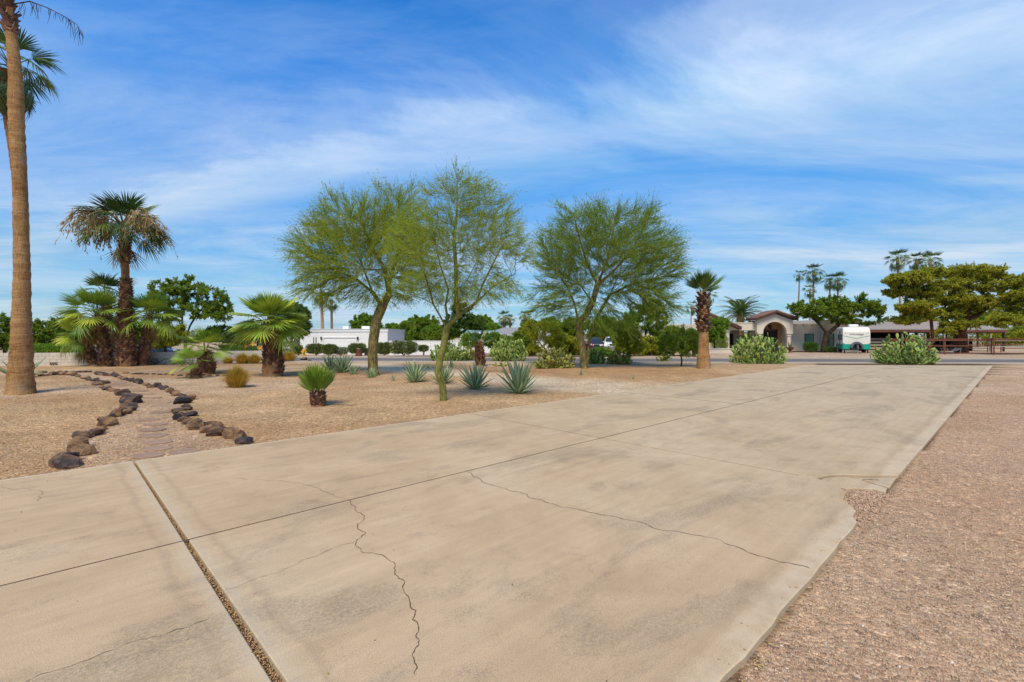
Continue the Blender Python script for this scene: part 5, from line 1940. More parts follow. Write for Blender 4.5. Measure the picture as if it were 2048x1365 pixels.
def build_palms():
    prep_palm_meshes()
    D = ('dup', 'dmid', 'dlow')
    # tall leaning palm at the left edge, crown above the picture
    t, base, c, R = palm('tall bare-trunked fan palm rising out of the picture at the left edge', 'fan_palm', 40, 784,
                         [(41, 784, 35), (41, 762, 30), (42, 730, 27), (43, 700, 24.5), (43, 620, 20.5), (44, 540, 18.2), (42, 450, 17), (41, 400, 16.5), (38, 330, 16.5), (33, 250, 17.5), (32, 200, 18), (31, 150, 15.5),
                          (24, 80, 13), (15, 20, 12.5), (5, -60, 13), (-4, -160, 13), (-8, -200, 10)],
                         [(64, -30, 0.20)], (-8, -200), 135, 30, D, 'palm_bark', elmin=-0.7, dead=0, seed=2, bsize=.2, group='fan palms at the left edge', sides=28)
    # its long bare flower stalk arching into the picture
    p = [(10, 30, 0), (30, 8, -.1), (60, 3, -.2), (95, 16, -.3), (130, 34, -.3), (155, 50, -.3), (165, 75, -.3)]
    pts = [P3(a, b, 15.4 + d) - base for a, b, d in p]
    m = MB()
    m.tube(pts, [0.022, 0.02, 0.017, 0.014, 0.011, 0.008, 0.004], 6)
    rng = random.Random(3)
    for k in range(46):
        u = rng.uniform(1.3, 5.6)
        i = int(u)
        q = pts[i].lerp(pts[i + 1], u - i)
        ln = rng.uniform(0.1, 0.55)
        e = q + Vector((rng.uniform(-.12, .12), rng.uniform(-.12, .12), -ln))
        mid = q.lerp(e, .5) + Vector((rng.uniform(-.05, .08), 0, 0.03))
        m.tube([q, mid, e], [0.006, 0.007, 0.003], 3)
    m.obj('flower_stalk', MATS['dark_bark'], t)
    # the palm behind it, only its crown showing
    palm('shaggy fan palm half hidden behind the tall bare trunk', 'fan_palm', 42, 752, [(42, 752, 14), (43, 600, 12), (41, 450, 11), (37, 380, 11), (28, 300, 12), (18, 240, 12.5), (12, 140, 12)],
         [(232, 150, 0.22)], (22, 130), 112, 34, D, 'palm_bark_red', elmin=-0.75, dead=9, seed=5, group='fan palms at the left edge', cdy=0.0)

    # clump of palms by the low wall
    g = 'palms growing in one clump by the low wall'
    palm('tallest palm of the clump, with tan seed tassels round its crown', 'fan_palm', 252, 731.5,
         [(252, 731, 19), (252, 690, 18.5), (251, 640, 16), (252, 600, 12), (252, 575, 11), (251, 560, 9), (250, 528, 8.5), (250, 510, 10), (249, 480, 10), (248, 455, 8)],
         [(730, 640, 0.22), (636, 560, 0.19), (526, 475, 0.19)], (248, 455), 100, 36, D, 'palm_bark_red', elmin=0.08, elmax=1.35, seed=7, group=g, seedaz=(2.75, 3.1, 3.45, 3.8, 4.65, 5.6, 5.9, 6.25, 0.3), power=0.9, seed_sc=1.0, dead=6)
    palm('right-hand palm of the clump with a slim scaly trunk', 'fan_palm', 283, 730, [(284, 730, 11.5), (289, 700, 11), (294, 665, 8.5), (298, 635, 6.5)], [(728, 638, 0.19)], (301, 632), 70, 30,
         seed=8, group=g, mat='palm_bark_red', elmin=-0.1, power=1.5, dead=4)
    palm('left-hand palm of the clump with hanging dry fronds', 'fan_palm', 213, 732, [(213, 732, 13), (209, 700, 12), (203, 665, 10), (198, 630, 7.5)], [(730, 636, 0.22)], (194, 628), 80, 32,
         seed=9, group=g, mat='palm_bark_red', elmin=-0.1, power=1.5, dead=9)
    palm('short palm leaning out to the left of the clump', 'fan_palm', 190, 731, [(192, 731, 13), (183, 712, 11), (175, 692, 9), (172, 680, 7)], [(729, 684, 0.14)], (168, 674), 62, 24,
         seed=10, group=g, mat='palm_bark_red', kinds=('up', 'mid', 'low'), elmin=-0.2, power=1.3, dead=7)
    palm('palm at the back of the clump, its crown beside the tallest trunk', 'fan_palm', 222, 727, [(222, 727, 14), (218, 680, 12), (213, 620, 10), (212, 590, 8)], [(640, 596, 0.16)], (211, 590), 70, 20,
         seed=11, group=g, mat='palm_bark_red', kinds=D, elmin=0.1, power=1.4)
    # stocky palms in the gravel
    g = 'short palms standing in the gravel garden'
    palm('stocky palm with a fat dark scaly trunk beside the yellow grass', 'fan_palm', 546, 751, [(546, 751, 20.5), (546, 735, 21), (546, 710, 19), (546, 690, 18), (543, 670, 16), (541, 652, 13)],
         [(746, 655, 0.155)], (540, 648), 86, 54, seed=12, group=g, mat='palm_bark_red', elmin=-0.05, power=1.35, elmax=1.52, skip=lambda a, z: z < 0.42 and math.cos(a - 4.3) > 0.55)
    palm('low palm with a cone of dark boots behind the smaller seedling palm', 'fan_palm', 413, 746, [(413, 746, 17), (413, 728, 17), (410, 712, 13), (408, 700, 9)], [(744, 702, 0.15)], (410, 702), 70, 16,
         seed=13, group=g, mat='palm_bark_red', elmin=0.2, power=1.3, elmax=1.45)
    palm('small palm with a dry brown frond, in front of the low cone-trunked palm', 'fan_palm', 395, 756, [(396, 756, 10), (392, 742, 9.5), (388, 728, 7)], [(754, 730, 0.12)], (386, 728), 52, 12,
         seed=14, group=g, mat='palm_bark_red', elmin=0.15, power=1.3, elmax=1.4, dead=3, arc=(1.6, 5.6))
    palm('tiny upright fan palm nearest the driveway', 'fan_palm', 636, 811, [(636, 811, 14), (636, 798, 14.5), (635, 786, 11)], [(809, 785, 0.085)], (633, 790), 84, 24, seed=15, group=g, mat='palm_bark_red',
         elmin=1.08, elmax=1.56, kinds=('spear', 'spear', 'spear'), spacing=0.5)
    palm('small palm with sparse upright leaves between the two cactus bushes', 'fan_palm', 961, 731, [(961, 731, 9), (960, 712, 9), (958, 695, 6.5), (957, 684, 4)], [(729, 686, 0.16)], (957, 686), 36, 9,
         seed=16, group=g, mat='palm_bark_red', elmin=0.35, elmax=1.4, kinds=('dspear', 'dspear', 'dmid'))
    palm('single palm with a ring of dark boots above a clean trunk', 'fan_palm', 1407, 736, [(1407, 736, 14.5), (1407, 722, 14), (1407, 702, 11.5), (1407, 680, 10.5), (1407, 655, 10), (1406, 620, 10), (1405, 585, 7)],
         [(662, 586, 0.29)], (1404, 586), 62, 22, seed=17, group=g, mat='palm_bark', tilt=-0.25, elmin=0.72, elmax=1.52, kinds=('dspear', 'dspear', 'mid'))

    # palms in the distance
    def far(label, cx, cy, Y, bx, R, n, rt, g, seed, **kw):
        x = PX(bx, Y)
        by = HZ + (CH - float(gz(x, Y))) * F / Y
        tr = [(bx, by, rt * 1.3), (bx + (cx - bx) * .5, (by + cy) / 2, rt), (cx, cy + R * .5, rt * 0.9), (cx, cy + R * .3, rt * 1.5), (cx, cy, rt)]
        kw.setdefault('kinds', D)
        kw.setdefault('elmin', -0.75)
        palm(label, 'tall_palm', bx, by, tr, [], (cx, cy), R * 1.05, n + 8, Y=Y, seed=seed, group=g, sides=8, **kw)
    g = 'tall palms beyond the arched house'
    far('thinnest and leftmost of the tall palms beyond the arched house', 1599, 550, 92, 1594, 13, 14, 1.6, g, 41)
    far('tallest of the palms beyond the arched house', 1627, 543, 88, 1626, 24, 20, 2.2, g, 42)
    far('shortest of the tall palms beyond the arched house', 1620, 580, 86, 1619, 16, 14, 1.7, g, 43)
    far('palm with drooping crown, left of the rightmost pair behind the mesquite', 1660, 560, 84, 1657, 20, 18, 2.1, g, 44)
    far('palm behind the mesquite, rightmost beyond the arched house', 1676, 560, 80, 1673, 22, 20, 2.3, g, 45)
    g = 'tall palms above the olive-green trees'
    far('leaning palm, leftmost of three above the olive-green trees', 1795, 516, 70, 1806, 27, 20, 2.6, g, 46)
    far('middle of three tall palms above the olive-green trees', 1833, 520, 72, 1832, 24, 20, 2.7, g, 47)
    far('rightmost of three tall palms above the olive-green trees', 1860, 520, 68, 1856, 28, 22, 2.9, g, 48)
    g = 'pair of palms behind the white house'
    far('thicker left palm of the pair behind the white house', 643, 585, 80, 646, 26, 20, 3.2, g, 49, kinds=D)
    far('thinner right palm of the pair behind the white house', 663, 600, 82, 664, 20, 16, 2.6, g, 50)
    far('small palm peeking out behind the booted palm crown', 1418, 590, 75, 1414, 18, 14, 2.2, None, 51)
    far('pale trunked palm left of the booted palm, behind the bright green tree', 1384, 612, 72, 1384, 16, 14, 2.6, None, 52)
    g = 'fan palms with tan skirts in the distance'
    far('left palm with a tan skirt of dead fronds in the middle distance', 1008, 634, 80, 1010, 17, 20, 3.0, g, 53, dead=26)
    far('right palm with a tan skirt behind its fuller neighbour', 1020, 638, 84, 1020, 13, 16, 2.4, g, 54, dead=18)
    far('dull green palm right of the tan-skirted pair', 1050, 632, 78, 1050, 16, 20, 3.0, g, 55, dead=8)
    far('tiny thin palm left of the tall dense tree', 877, 640, 110, 878, 9, 10, 0.9, None, 56)
    # date palm behind the arched house
    rng = random.Random(60)
    Y = 72.0
    x = PX(1482, Y)
    base = Vector((x, Y, float(gz(x, Y))))
    t = thing('date_palm', 'date palm with arching feather fronds behind the arched house', 'palm tree', base)
    path = [(Vector((x, Y, base.z - .1)), 0.55), (P3(1481, 670, Y), 0.5), (P3(1481, 640, Y), 0.55), (P3(1481, 628, Y), 0.35)]
    palm_trunk(path, MATS['palm_bark_red'], t, base, 12)
    c = P3(1481, 632, Y)
    R = 46 * Y / F
    for k in range(46):
        u = (k + .5) / 46
        el = 1.35 - 1.75 * u
        az = k * 2.39996
        key = 'feather' if el > 0.3 else 'feather_low'
        M = Matrix.Translation(c - base) @ orient(az, el, rng.uniform(-.3, .3)) @ Matrix.Scale(R * rng.uniform(.9, 1.08), 4)
        link('frond', FROND[key][rng.randrange(3)], None, t, M)


build_palms()
# ------------------------------------------------------------------ succulents, grasses, shrubs
def agave_leaf(bend, wid, seed):
    """unit leaf along +x, hollow side up"""
    m = MB()
    st = [(0, .55), (.12, .62), (.3, .92), (.5, 1.0), (.7, .78), (.87, .42), (1.0, .03)]
    vs, fs = [], []
    for t, w in st:
        w *= wid
        z = bend * (t ** 2 - 0.45 * t)
        th = 0.034 * (1 - t) + 0.006
        vs += [(t, -w, z + w * .45), (t, 0, z), (t, w, z + w * .45), (t, 0, z - th - w * 0.08)]
    for i in range(len(st) - 1):
        for k in range(4):
            k2 = (k + 1) % 4
            fs.append((4 * i + k, 4 * i + k2, 4 * i + 4 + k2, 4 * i + 4 + k))
    m.add(vs, fs)
    me = m.mesh('leaf', True)
    me.materials.append(MATS['agave_leaf'])
    return me


def build_agaves():
    outer = [agave_leaf(b, 0.062, i) for i, b in enumerate((0.22, 0.12, -0.10))]
    inner = [agave_leaf(b, 0.066, i) for i, b in enumerate((-0.10, 0.04))]
    g = 'agaves in the gravel garden'
    spots = [(1036, 786, 40, 70, 36, 'largest agave, rightmost of the big ones beside the sandy side drive'),
             (951, 775, 34, 54, 32, 'big agave between the largest one and the slender palo verde trunk'),
             (831, 763, 29, 44, 30, 'big agave left of the slender palo verde trunk'),
             (886, 766, 29, 40, 26, 'agave partly hidden behind the slender palo verde trunk'),
             (684, 743, 26, 35, 32, 'full agave, right one of the pair near the mottled trunk'),
             (659, 739, 22, 31, 28, 'full agave, left one of the pair near the mottled trunk'),
             (707, 746, 16, 20, 16, 'small agave between the agave pair and the mottled trunk'),
             (742, 752, 17, 22, 18, 'small agave at the foot of the mottled palo verde trunk'),
             (786, 759, 7, 13, 12, 'tiny agave alone between two bigger ones left of the slender trunk'),
             (902, 734, 10, 19, 16, 'small upright agave right behind the slender palo verde trunk'),
             (1162, 750, 8, 13, 12, 'tiny pale agave in front of the twin trunks'),
             (1267, 756, 6, 12, 12, 'tiny dark agave alone right of the twin trunks'),
             (925, 737, 5, 8, 9, 'tiny sprout beside the upright agave behind the slender trunk'),
             (855, 735, 6, 9, 10, 'tiny sprout between the sandy side drive and the street'),
             (1005, 746, 5, 8, 9, 'tiny green sprout behind the two biggest agaves'),
             (42, 756, 44, 36, 20, 'agave hidden behind the tall bare palm trunk')]
    rng = random.Random(4)
    for px, py, hw, h, n, lab in spots:
        x, y = G(px, py)
        s = y / F
        W, H = hw * s, h * s
        t = thing('agave', lab, 'agave', (x, y, float(gz(x, y)) - 0.01), g)
        for k in range(n):
            u = (k + .5) / n
            el = 1.45 - 1.30 * u ** 0.9 + rng.uniform(-.07, .07)
            az = k * 2.39996 + rng.uniform(-.15, .15)
            ln = 1 / max(math.cos(el) / W, math.sin(el) / H) * rng.uniform(.88, 1.05)
            ch = inner if el > 0.8 else outer
            M = Matrix.Translation((math.cos(az) * W * .05, math.sin(az) * W * .05, 0.02 * H)) @ orient(az, el, rng.uniform(-.15, .15)) @ Matrix.Diagonal((ln, max(ln * .95, H * .62), ln, 1))
            link('leaf', ch[rng.randrange(len(ch))], None, t, M)


def pad_mesh(asp, seed):
    rng = random.Random(seed)
    m = MB()
    n, st = 8, [(0.0, .16), (.12, .34), (.4, .80), (.68, 1.0), (.88, .76), (1.0, .10)]
    vs, fs = [], []
    for t, w in st:
        for k in range(n):
            a = 2 * math.pi * k / n
            vs.append((t, math.cos(a) * w * .5 / asp, math.sin(a) * w * .055 * (1.0)))
    for i in range(len(st) - 1):
        for k in range(n):
            k2 = (k + 1) % n
            fs.append((i * n + k, i * n + k2, (i + 1) * n + k2, (i + 1) * n + k))
    fs.append(tuple(range(n - 1, -1, -1)))
    fs.append(tuple((len(st) - 1) * n + k for k in range(n)))
    m.add(vs, fs)
    return m.mesh('pad', True)


def prickly_pear(label, px, py, hw, h, n, mat, meshes, padlen, seed, g, upright=0.6, Y=None, more=2.2):
    rng = random.Random(seed)
    if Y is None:
        Y = GY(py)
    x = PX(px, Y)
    s = Y / F
    W, H = hw * s * (.4 + .6 * COSX(px)), h * s
    t = thing('prickly_pear', label, 'cactus', (x, Y, float(gz(x, Y))), g)
    cnt = 0
    guard = 0
    inner = []
    tot = int(n * more)
    while cnt < tot and guard < 6000:
        guard += 1
        a = rng.uniform(0, 6.283)
        q = math.sqrt(rng.uniform(0, 1))
        p = Vector((math.cos(a) * q * W * .72, math.sin(a) * q * W * .6, 0.0))
        out = Vector((math.cos(a) * q, math.sin(a) * q, 0))
        for k in range(9):
            d = (out * (1.0 - upright) * 1.6 + Vector((0, 0, upright * 1.1)) + Vector((rng.gauss(0, .4), rng.gauss(0, .4), rng.gauss(0, .25)))).normalized()
            if d.z < 0.05 and p.z < 0.2:
                d.z = 0.2
                d.normalize()
            ln = padlen * rng.uniform(.75, 1.2)
            e = p + d * ln
            if (e.x / W) ** 2 + (e.y / (W * .85)) ** 2 + (max(e.z, 0) / H) ** 2.4 > 1.0:
                if k == 0:
                    d = (Vector((-out.x, -out.y, 2.2))).normalized()
                    ln = min(ln, H * .8)
                    e = p + d * ln
                else:
                    break
            az, el = math.atan2(d.y, d.x), math.asin(max(-1, min(1, d.z)))
            M = Matrix.Translation(p - d * 0.02) @ orient(az, el, rng.uniform(0, 3.14)) @ Matrix.Scale(ln, 4)
            if cnt < n:
                link('pad', meshes[rng.randrange(len(meshes))], mat, t, M)
            else:
                inner.append(M)
            cnt += 1
            p = e
            if cnt >= tot:
                break
    if inner:
        # pads deeper in the bush, joined
        b = np.array([v.co for v in meshes[0].vertices])
        b4 = np.concatenate([b, np.ones((len(b), 1))], 1)
        vs = np.concatenate([b4 @ np.array(Mx).T for Mx in inner])[:, :3]
        fs = []
        polys = [tuple(p.vertices) for p in meshes[0].polygons]
        k = len(b)
        me = bpy.data.meshes.new('inner_pads')
        me.from_pydata([tuple(v) for v in vs], [], [tuple(i + k * j for i in p) for j in range(len(inner)) for p in polys])
        me.polygons.foreach_set('use_smooth', [True] * len(me.polygons))
        o = link('inner_pads', me, MATS[meshes[0].materials[0].name + '_mass'], t)
        o['kind'] = 'stuff'
    return t


def build_cacti():
    def ms(asp, mat):
        out = []
        for k in range(3):
            me = pad_mesh(asp, k)
            me.materials.append(MATS[mat])
            out.append(me)
        return out
    long_g = ms(2.3, 'pad_green')
    med_g = ms(1.7, 'pad_green')
    med_o = ms(1.6, 'pad_olive')
    g = 'prickly pear bushes along the verge'
    prickly_pear('wide prickly pear bush in front of the arched house entrance', 1516, 725.5, 63, 66, 290, None, long_g, 0.36, 1, g, 0.62)
    prickly_pear('wide prickly pear bush right of the travel trailer, before the corral', 1809, 726.5, 70, 66, 300, None, long_g, 0.36, 2, g, 0.58)
    prickly_pear('rounded prickly pear bush just right of the slender palo verde trunk', 899, 721, 44, 46, 240, None, med_g, 0.30, 3, g, 0.6)
    prickly_pear('tall prickly pear bush right of the small sparse palm', 1018, 722, 44, 56, 260, None, long_g, 0.36, 4, g, 0.75)
    prickly_pear('low dense prickly pear mound left of the twin trunks', 1110, 735, 44, 46, 260, None, med_o, 0.24, 5, g, 0.55)
    prickly_pear('low prickly pear just right of the twin trunks', 1190, 726, 24, 36, 120, None, med_g, 0.28, 6, g, 0.65)
    prickly_pear('low prickly pear right of the one beside the twin trunks', 1238, 727, 28, 34, 130, None, med_o, 0.26, 7, g, 0.6)
    prickly_pear('small yellow-green prickly pear left of the rounded creosote shrub', 1326, 722, 15, 20, 60, None, med_o, 0.2, 8, g, 0.6)
    prickly_pear('tiny prickly pear sprouts in front of the tall prickly pear bush', 1000, 731, 18, 10, 26, None, med_o, 0.16, 9, g, 0.4)
    prickly_pear('pale prickly pear between the slender trunk and the small sparse palm', 935, 719, 26, 30, 90, None, med_o, 0.28, 10, g, 0.65)


def grass_tuft(label, px, py, hw, h, n, seed, g, Y=None):
    rng = np.random.default_rng(seed)
    if Y is None:
        Y = GY(py)
    x = PX(px, Y)
    s = Y / F
    W, H = hw * s, h * s
    az = rng.uniform(0, 6.283, n)
    lean = rng.uniform(0, 1, n) ** 0.6
    r0 = rng.uniform(0, .5, n) * W * lean
    ln = H * rng.uniform(.68, .92, n) * (1 + .45 * lean)
    b = np.stack([np.cos(az) * r0, np.sin(az) * r0, np.full(n, -0.02)], -1)
    o = np.stack([np.cos(az), np.sin(az), np.zeros(n)], -1)
    side = np.stack([-np.sin(az), np.cos(az), np.zeros(n)], -1)
    V = []
    wd = rng.uniform(.004, .007, n) * (Y / 14)
    for u, wf in ((0, 1), (.35, .9), (.7, .6), (1, .1)):
        out = lean * W * (0.62 * u + 0.25 * u * u)
        zz = ln * (u * (1 - .35 * lean) - 0.38 * lean * lean * u * u)
        c = b + o * out[:, None] + np.stack([np.zeros(n), np.zeros(n), zz], -1)
        V += [c - side * (wd * wf)[:, None], c + side * (wd * wf)[:, None]]
    V = np.stack(V, 1).reshape(-1, 3)
    q = np.array([(0, 1, 3, 2), (2, 3, 5, 4), (4, 5, 7, 6)])
    Fa = (q[None] + (np.arange(n) * 8)[:, None, None]).reshape(-1, 4)
    o = link('ornamental_grass', np_mesh('ornamental_grass', V, Fa), MATS['grass_blade'])
    o.location = (x, Y, float(gz(x, Y)))
    return tag(o, label, 'grass', g)


def build_grasses():
    g = 'tufts of yellow ornamental grass'
    grass_tuft('round yellow grass tuft alone in the gravel, left of the stocky palm', 474, 772, 31, 52, 1700, 1, g)
    grass_tuft('leftmost tuft in the yellow grass row before the block wall', 456, 726, 15, 18, 500, 2, g)
    grass_tuft('tall middle tuft in the yellow grass row before the block wall', 486, 726, 22, 26, 800, 3, g)
    grass_tuft('right tuft in the yellow grass row, next to the stocky palm trunk', 510, 726, 18, 24, 700, 4, g)
    grass_tuft('yellow grass tuft right of the stocky palm trunk, near the street', 577, 722, 22, 26, 800, 5, g)
    grass_tuft('pale dry grass on top of the bank left of the cone-trunked palm', 345, 714, 18, 12, 300, 6, g, Y=33)
    grass_tuft('pale dry grass beyond the block wall, right of the navy car', 440, 712, 18, 14, 300, 7, g, Y=34)
    # dead branches leaning at the wall foot
    m = MB()
    rng = random.Random(6)
    x, y = G(330, 729)
    for k in range(26):
        a = Vector((rng.uniform(-.9, .9), rng.uniform(-.2, .2), rng.uniform(0, .1)))
        b = a + Vector((rng.uniform(-.8, .8), rng.uniform(-.2, .2), rng.uniform(.1, .45)))
        c = b + Vector((rng.uniform(-.5, .5), 0, rng.uniform(-.3, .1)))
        m.tube([a, b, c], [.012, .009, .004], 4)
    o = m.obj('dead_branches', MATS['dark_bark'])
    o.location = (x, y, float(gz(x, y)))
    tag(o, 'tangle of dry dead twigs against the low wall right of the palm clump', 'branches')


def clipped_shrub(label, px, Y, cy, rx, ry, mat, seed, g, flat=1.0, depth=None, name='clipped_shrub', n=2600, base_py=None):
    """shrub with a dense trimmed leaf shell"""
    rng = np.random.default_rng(seed)
    s = Y / F
    x = PX(px, Y)
    z0 = float(gz(x, Y))
    zc = PZ(cy, Y)
    R = np.array([rx * s, depth or rx * s * .9, ry * s])
    n = int(n * 2.2)
    d = norm(rng.normal(size=(n, 3)))
    # superellipsoid for a flat clipped top
    p = np.sign(d) * np.abs(d) ** 0.75
    p = p / (np.abs(p) ** 3).sum(1)[:, None] ** (1 / 3)
    bum = 1 + 0.07 * np.sin(p[:, :1] * 7 + seed) + 0.06 * np.sin(p[:, 1:2] * 9 + p[:, 2:3] * 6)
    q = p * R * rng.uniform(0.06, 1.03, n)[:, None] ** 0.45 * bum
    q[:, 2] += zc - z0
    q = q[q[:, 2] > 0.02]
    ld = norm(norm(q - np.array([0, 0, zc - z0])) + rng.normal(0, .6, q.shape))
    t = thing(name, label, 'shrub', (x, Y, z0), g)
    lv = diamonds(q, ld, rng.uniform(.07, .14, len(q)), rng.uniform(.04, .07, len(q)), rng)
    link('foliage', np_mesh('foliage', lv, np.arange(len(lv)).reshape(-1, 4)), MATS[mat], t)
    m = MB()
    for k in range(7):
        a = rng.uniform(0, 6.28)
        m.tube([(0.05 * math.cos(a), 0.05 * math.sin(a), -.05), (R[0] * .3 * math.cos(a), R[1] * .3 * math.sin(a), (zc - z0) * .6), (R[0] * .6 * math.cos(a), R[1] * .6 * math.sin(a), zc - z0)], [.025, .018, .01], 5)
    m.obj('stem', MATS['dark_bark'], t)


def build_shrubs():
    g = 'clipped shrubs before the white house'
    clipped_shrub('rounded clipped shrub beside the yellow hydrant', 632, 46, 698, 17, 9.5, 'hedge_leaf', 1, g)
    clipped_shrub('flat-topped clipped shrub before the left half of the garage door', 659, 45, 699, 13, 9.5, 'hedge_leaf', 2, g)
    clipped_shrub('low thin shrub at the middle of the garage door', 682, 45.5, 702, 13, 7, 'sage_leaf', 3, g, n=900)
    clipped_shrub('flat-topped clipped shrub before the right end of the garage door', 714, 45, 697, 17, 9.5, 'hedge_leaf', 4, g)
    clipped_shrub('clipped shrub just right of the mottled palo verde trunk', 768, 46, 697, 14, 11, 'hedge_leaf', 5, g)
    clipped_shrub('largest clipped shrub, flat-topped, before the white garden wall', 808, 46, 695, 27, 13, 'hedge_leaf', 6, g, n=4200)
    clipped_shrub('small square clipped shrub right of the largest one', 847, 47, 697, 9, 6, 'hedge_leaf', 7, g, n=1200)
    clipped_shrub('pale sage-green bush left of the yellow hydrant', 581, 46, 696, 17, 14, 'sage_leaf', 8, g, name='sage_bush', n=1300)
    clipped_shrub('grey-green bush between the pale sage bush and the hydrant', 597, 46, 700, 8, 8, 'hedge_leaf', 9, g, name='sage_bush', n=900)
    clipped_shrub('dark low hedge behind the orange flowers', 480, 42, 697, 36, 5, 'dark_leaf', 10, None, name='low_hedge', n=2200)
    clipped_shrub('dark hedge along the top of the low wall at left', 95, 36, 697, 70, 9, 'bright_leaf', 11, None, name='low_hedge', n=5200, depth=0.8)
    clipped_shrub('round dark shrub under the left window of the arched house', 1622, 56, 694, 13, 9, 'dark_leaf', 12, None, name='round_shrub', n=1800)
    clipped_shrub('low dark bush at the foot of the forked mesquite', 1662, 55, 699, 12, 5, 'dark_leaf', 13, None, name='low_bush', n=900)
    clipped_shrub('maroon-leaved bush below the small dark window', 1322, 52, 688, 9, 7, 'dark_leaf', 14, None, name='maroon_bush', n=700)
    clipped_shrub('feathery tall green bush under the white pipe arch', 940, 44, 681, 18, 15, 'bright_leaf', 15, None, name='feathery_bush', n=2600)
    clipped_shrub('feathery blue-green bush behind the tall prickly pear', 995, 44, 684, 22, 14, 'mesquite_leaf', 16, None, name='feathery_bush', n=2600)
    clipped_shrub('white-flowering oleander hedge left of the stocky palm', 478, 52, 676, 28, 10, 'sage_leaf', 17, None, name='oleander_hedge', n=2600)
    clipped_shrub('dark shrub under the arched house porch roof', 1440, 57, 684, 16, 14, 'mesquite_leaf', 18, None, name='porch_shrub', n=1800)
    clipped_shrub('dark shrub between the porch columns of the arched house', 1490, 58, 684, 14, 13, 'dark_leaf', 19, None, name='porch_shrub', n=1600)
    # orange flowers on stalks
    Y = 35.0
    for k, (px, py, r, c, lab) in enumerate([(492, 692, 4.2, 'flower_red', 'red-orange flower, leftmost above the yellow grass'), (506, 688, 5.2, 'flower_orange', 'yellow-orange flower, tallest above the yellow grass'),
                                             (519, 695, 5.0, 'flower_orange', 'orange flower close to the stocky palm trunk')]):
        x = PX(px, Y)
        z0 = float(gz(x, Y))
        t = thing('orange_flower', lab, 'flower', (x, Y, z0), 'orange flowers behind the yellow grass')
        h = PZ(py, Y) - z0
        MB().tube([(0, 0, -.05), (.02, 0, h * .5), (0, 0, h)], [.015, .012, .01], 5).obj('stem', MATS['hedge_leaf'], t)
        R = r * Y / F
        for q in range(7):
            a = q * 2 * math.pi / 7
            d = Vector((math.cos(a), -0.35, math.sin(a))).normalized()
            w = Vector((-math.sin(a), 0, math.cos(a))) * R * .36
            p = MB()
            p.add([Vector((0, 0, h)), Vector((0, 0, h)) + d * R * .55 + w, Vector((0, 0, h)) + d * R, Vector((0, 0, h)) + d * R * .55 - w, Vector((0, .03, h)) + d * R * .5], [(0, 1, 2, 3), (0, 4, 1), (1, 4, 2), (2, 4, 3), (3, 4, 0)])
            p.obj('petal', MATS[c], t)


build_agaves()
build_cacti()
build_grasses()
build_shrubs()
# ------------------------------------------------------------------ houses, barn, fence
def ring_box(m, poly, z0, z1, out=0.0):
    """closed prism over a footprint polygon (x,y), optionally grown outwards"""
    n = len(poly)
    c = (sum(p[0] for p in poly) / n, sum(p[1] for p in poly) / n)
    pp = []
    for x, y in poly:
        d = math.hypot(x - c[0], y - c[1])
        pp.append((x + (x - c[0]) / d * out * 1.3, y + (y - c[1]) / d * out * 1.3))
    vs = [(x, y, z0) for x, y in pp] + [(x, y, z1) for x, y in pp]
    fs = [tuple(range(n - 1, -1, -1)), tuple(range(n, 2 * n))] + [(i, (i + 1) % n, (i + 1) % n + n, i + n) for i in range(n)]
    m.add(vs, fs)
    return m


def window(parent, x0, x1, z0, z1, y, glass, frame='dark_wood', fw=0.07, mull=True):
    """window facing -y: frame with a pane set back in it"""
    f = MB()
    f.box(x0 - fw, x0, y - 0.05, y + 0.03, z0 - fw, z1 + fw)
    f.box(x1, x1 + fw, y - 0.05, y + 0.03, z0 - fw, z1 + fw)
    f.box(x0, x1, y - 0.05, y + 0.03, z1, z1 + fw)
    f.box(x0, x1, y - 0.07, y + 0.03, z0 - fw, z0)
    if mull:
        xm = (x0 + x1) / 2
        f.box(xm - .02, xm + .02, y - .045, y + .02, z0, z1)
    w = f.obj('window', MATS[frame], parent)
    MB().box(x0, x1, y - 0.015, y + 0.015, z0, z1).obj('pane', MATS[glass], w)
    return w


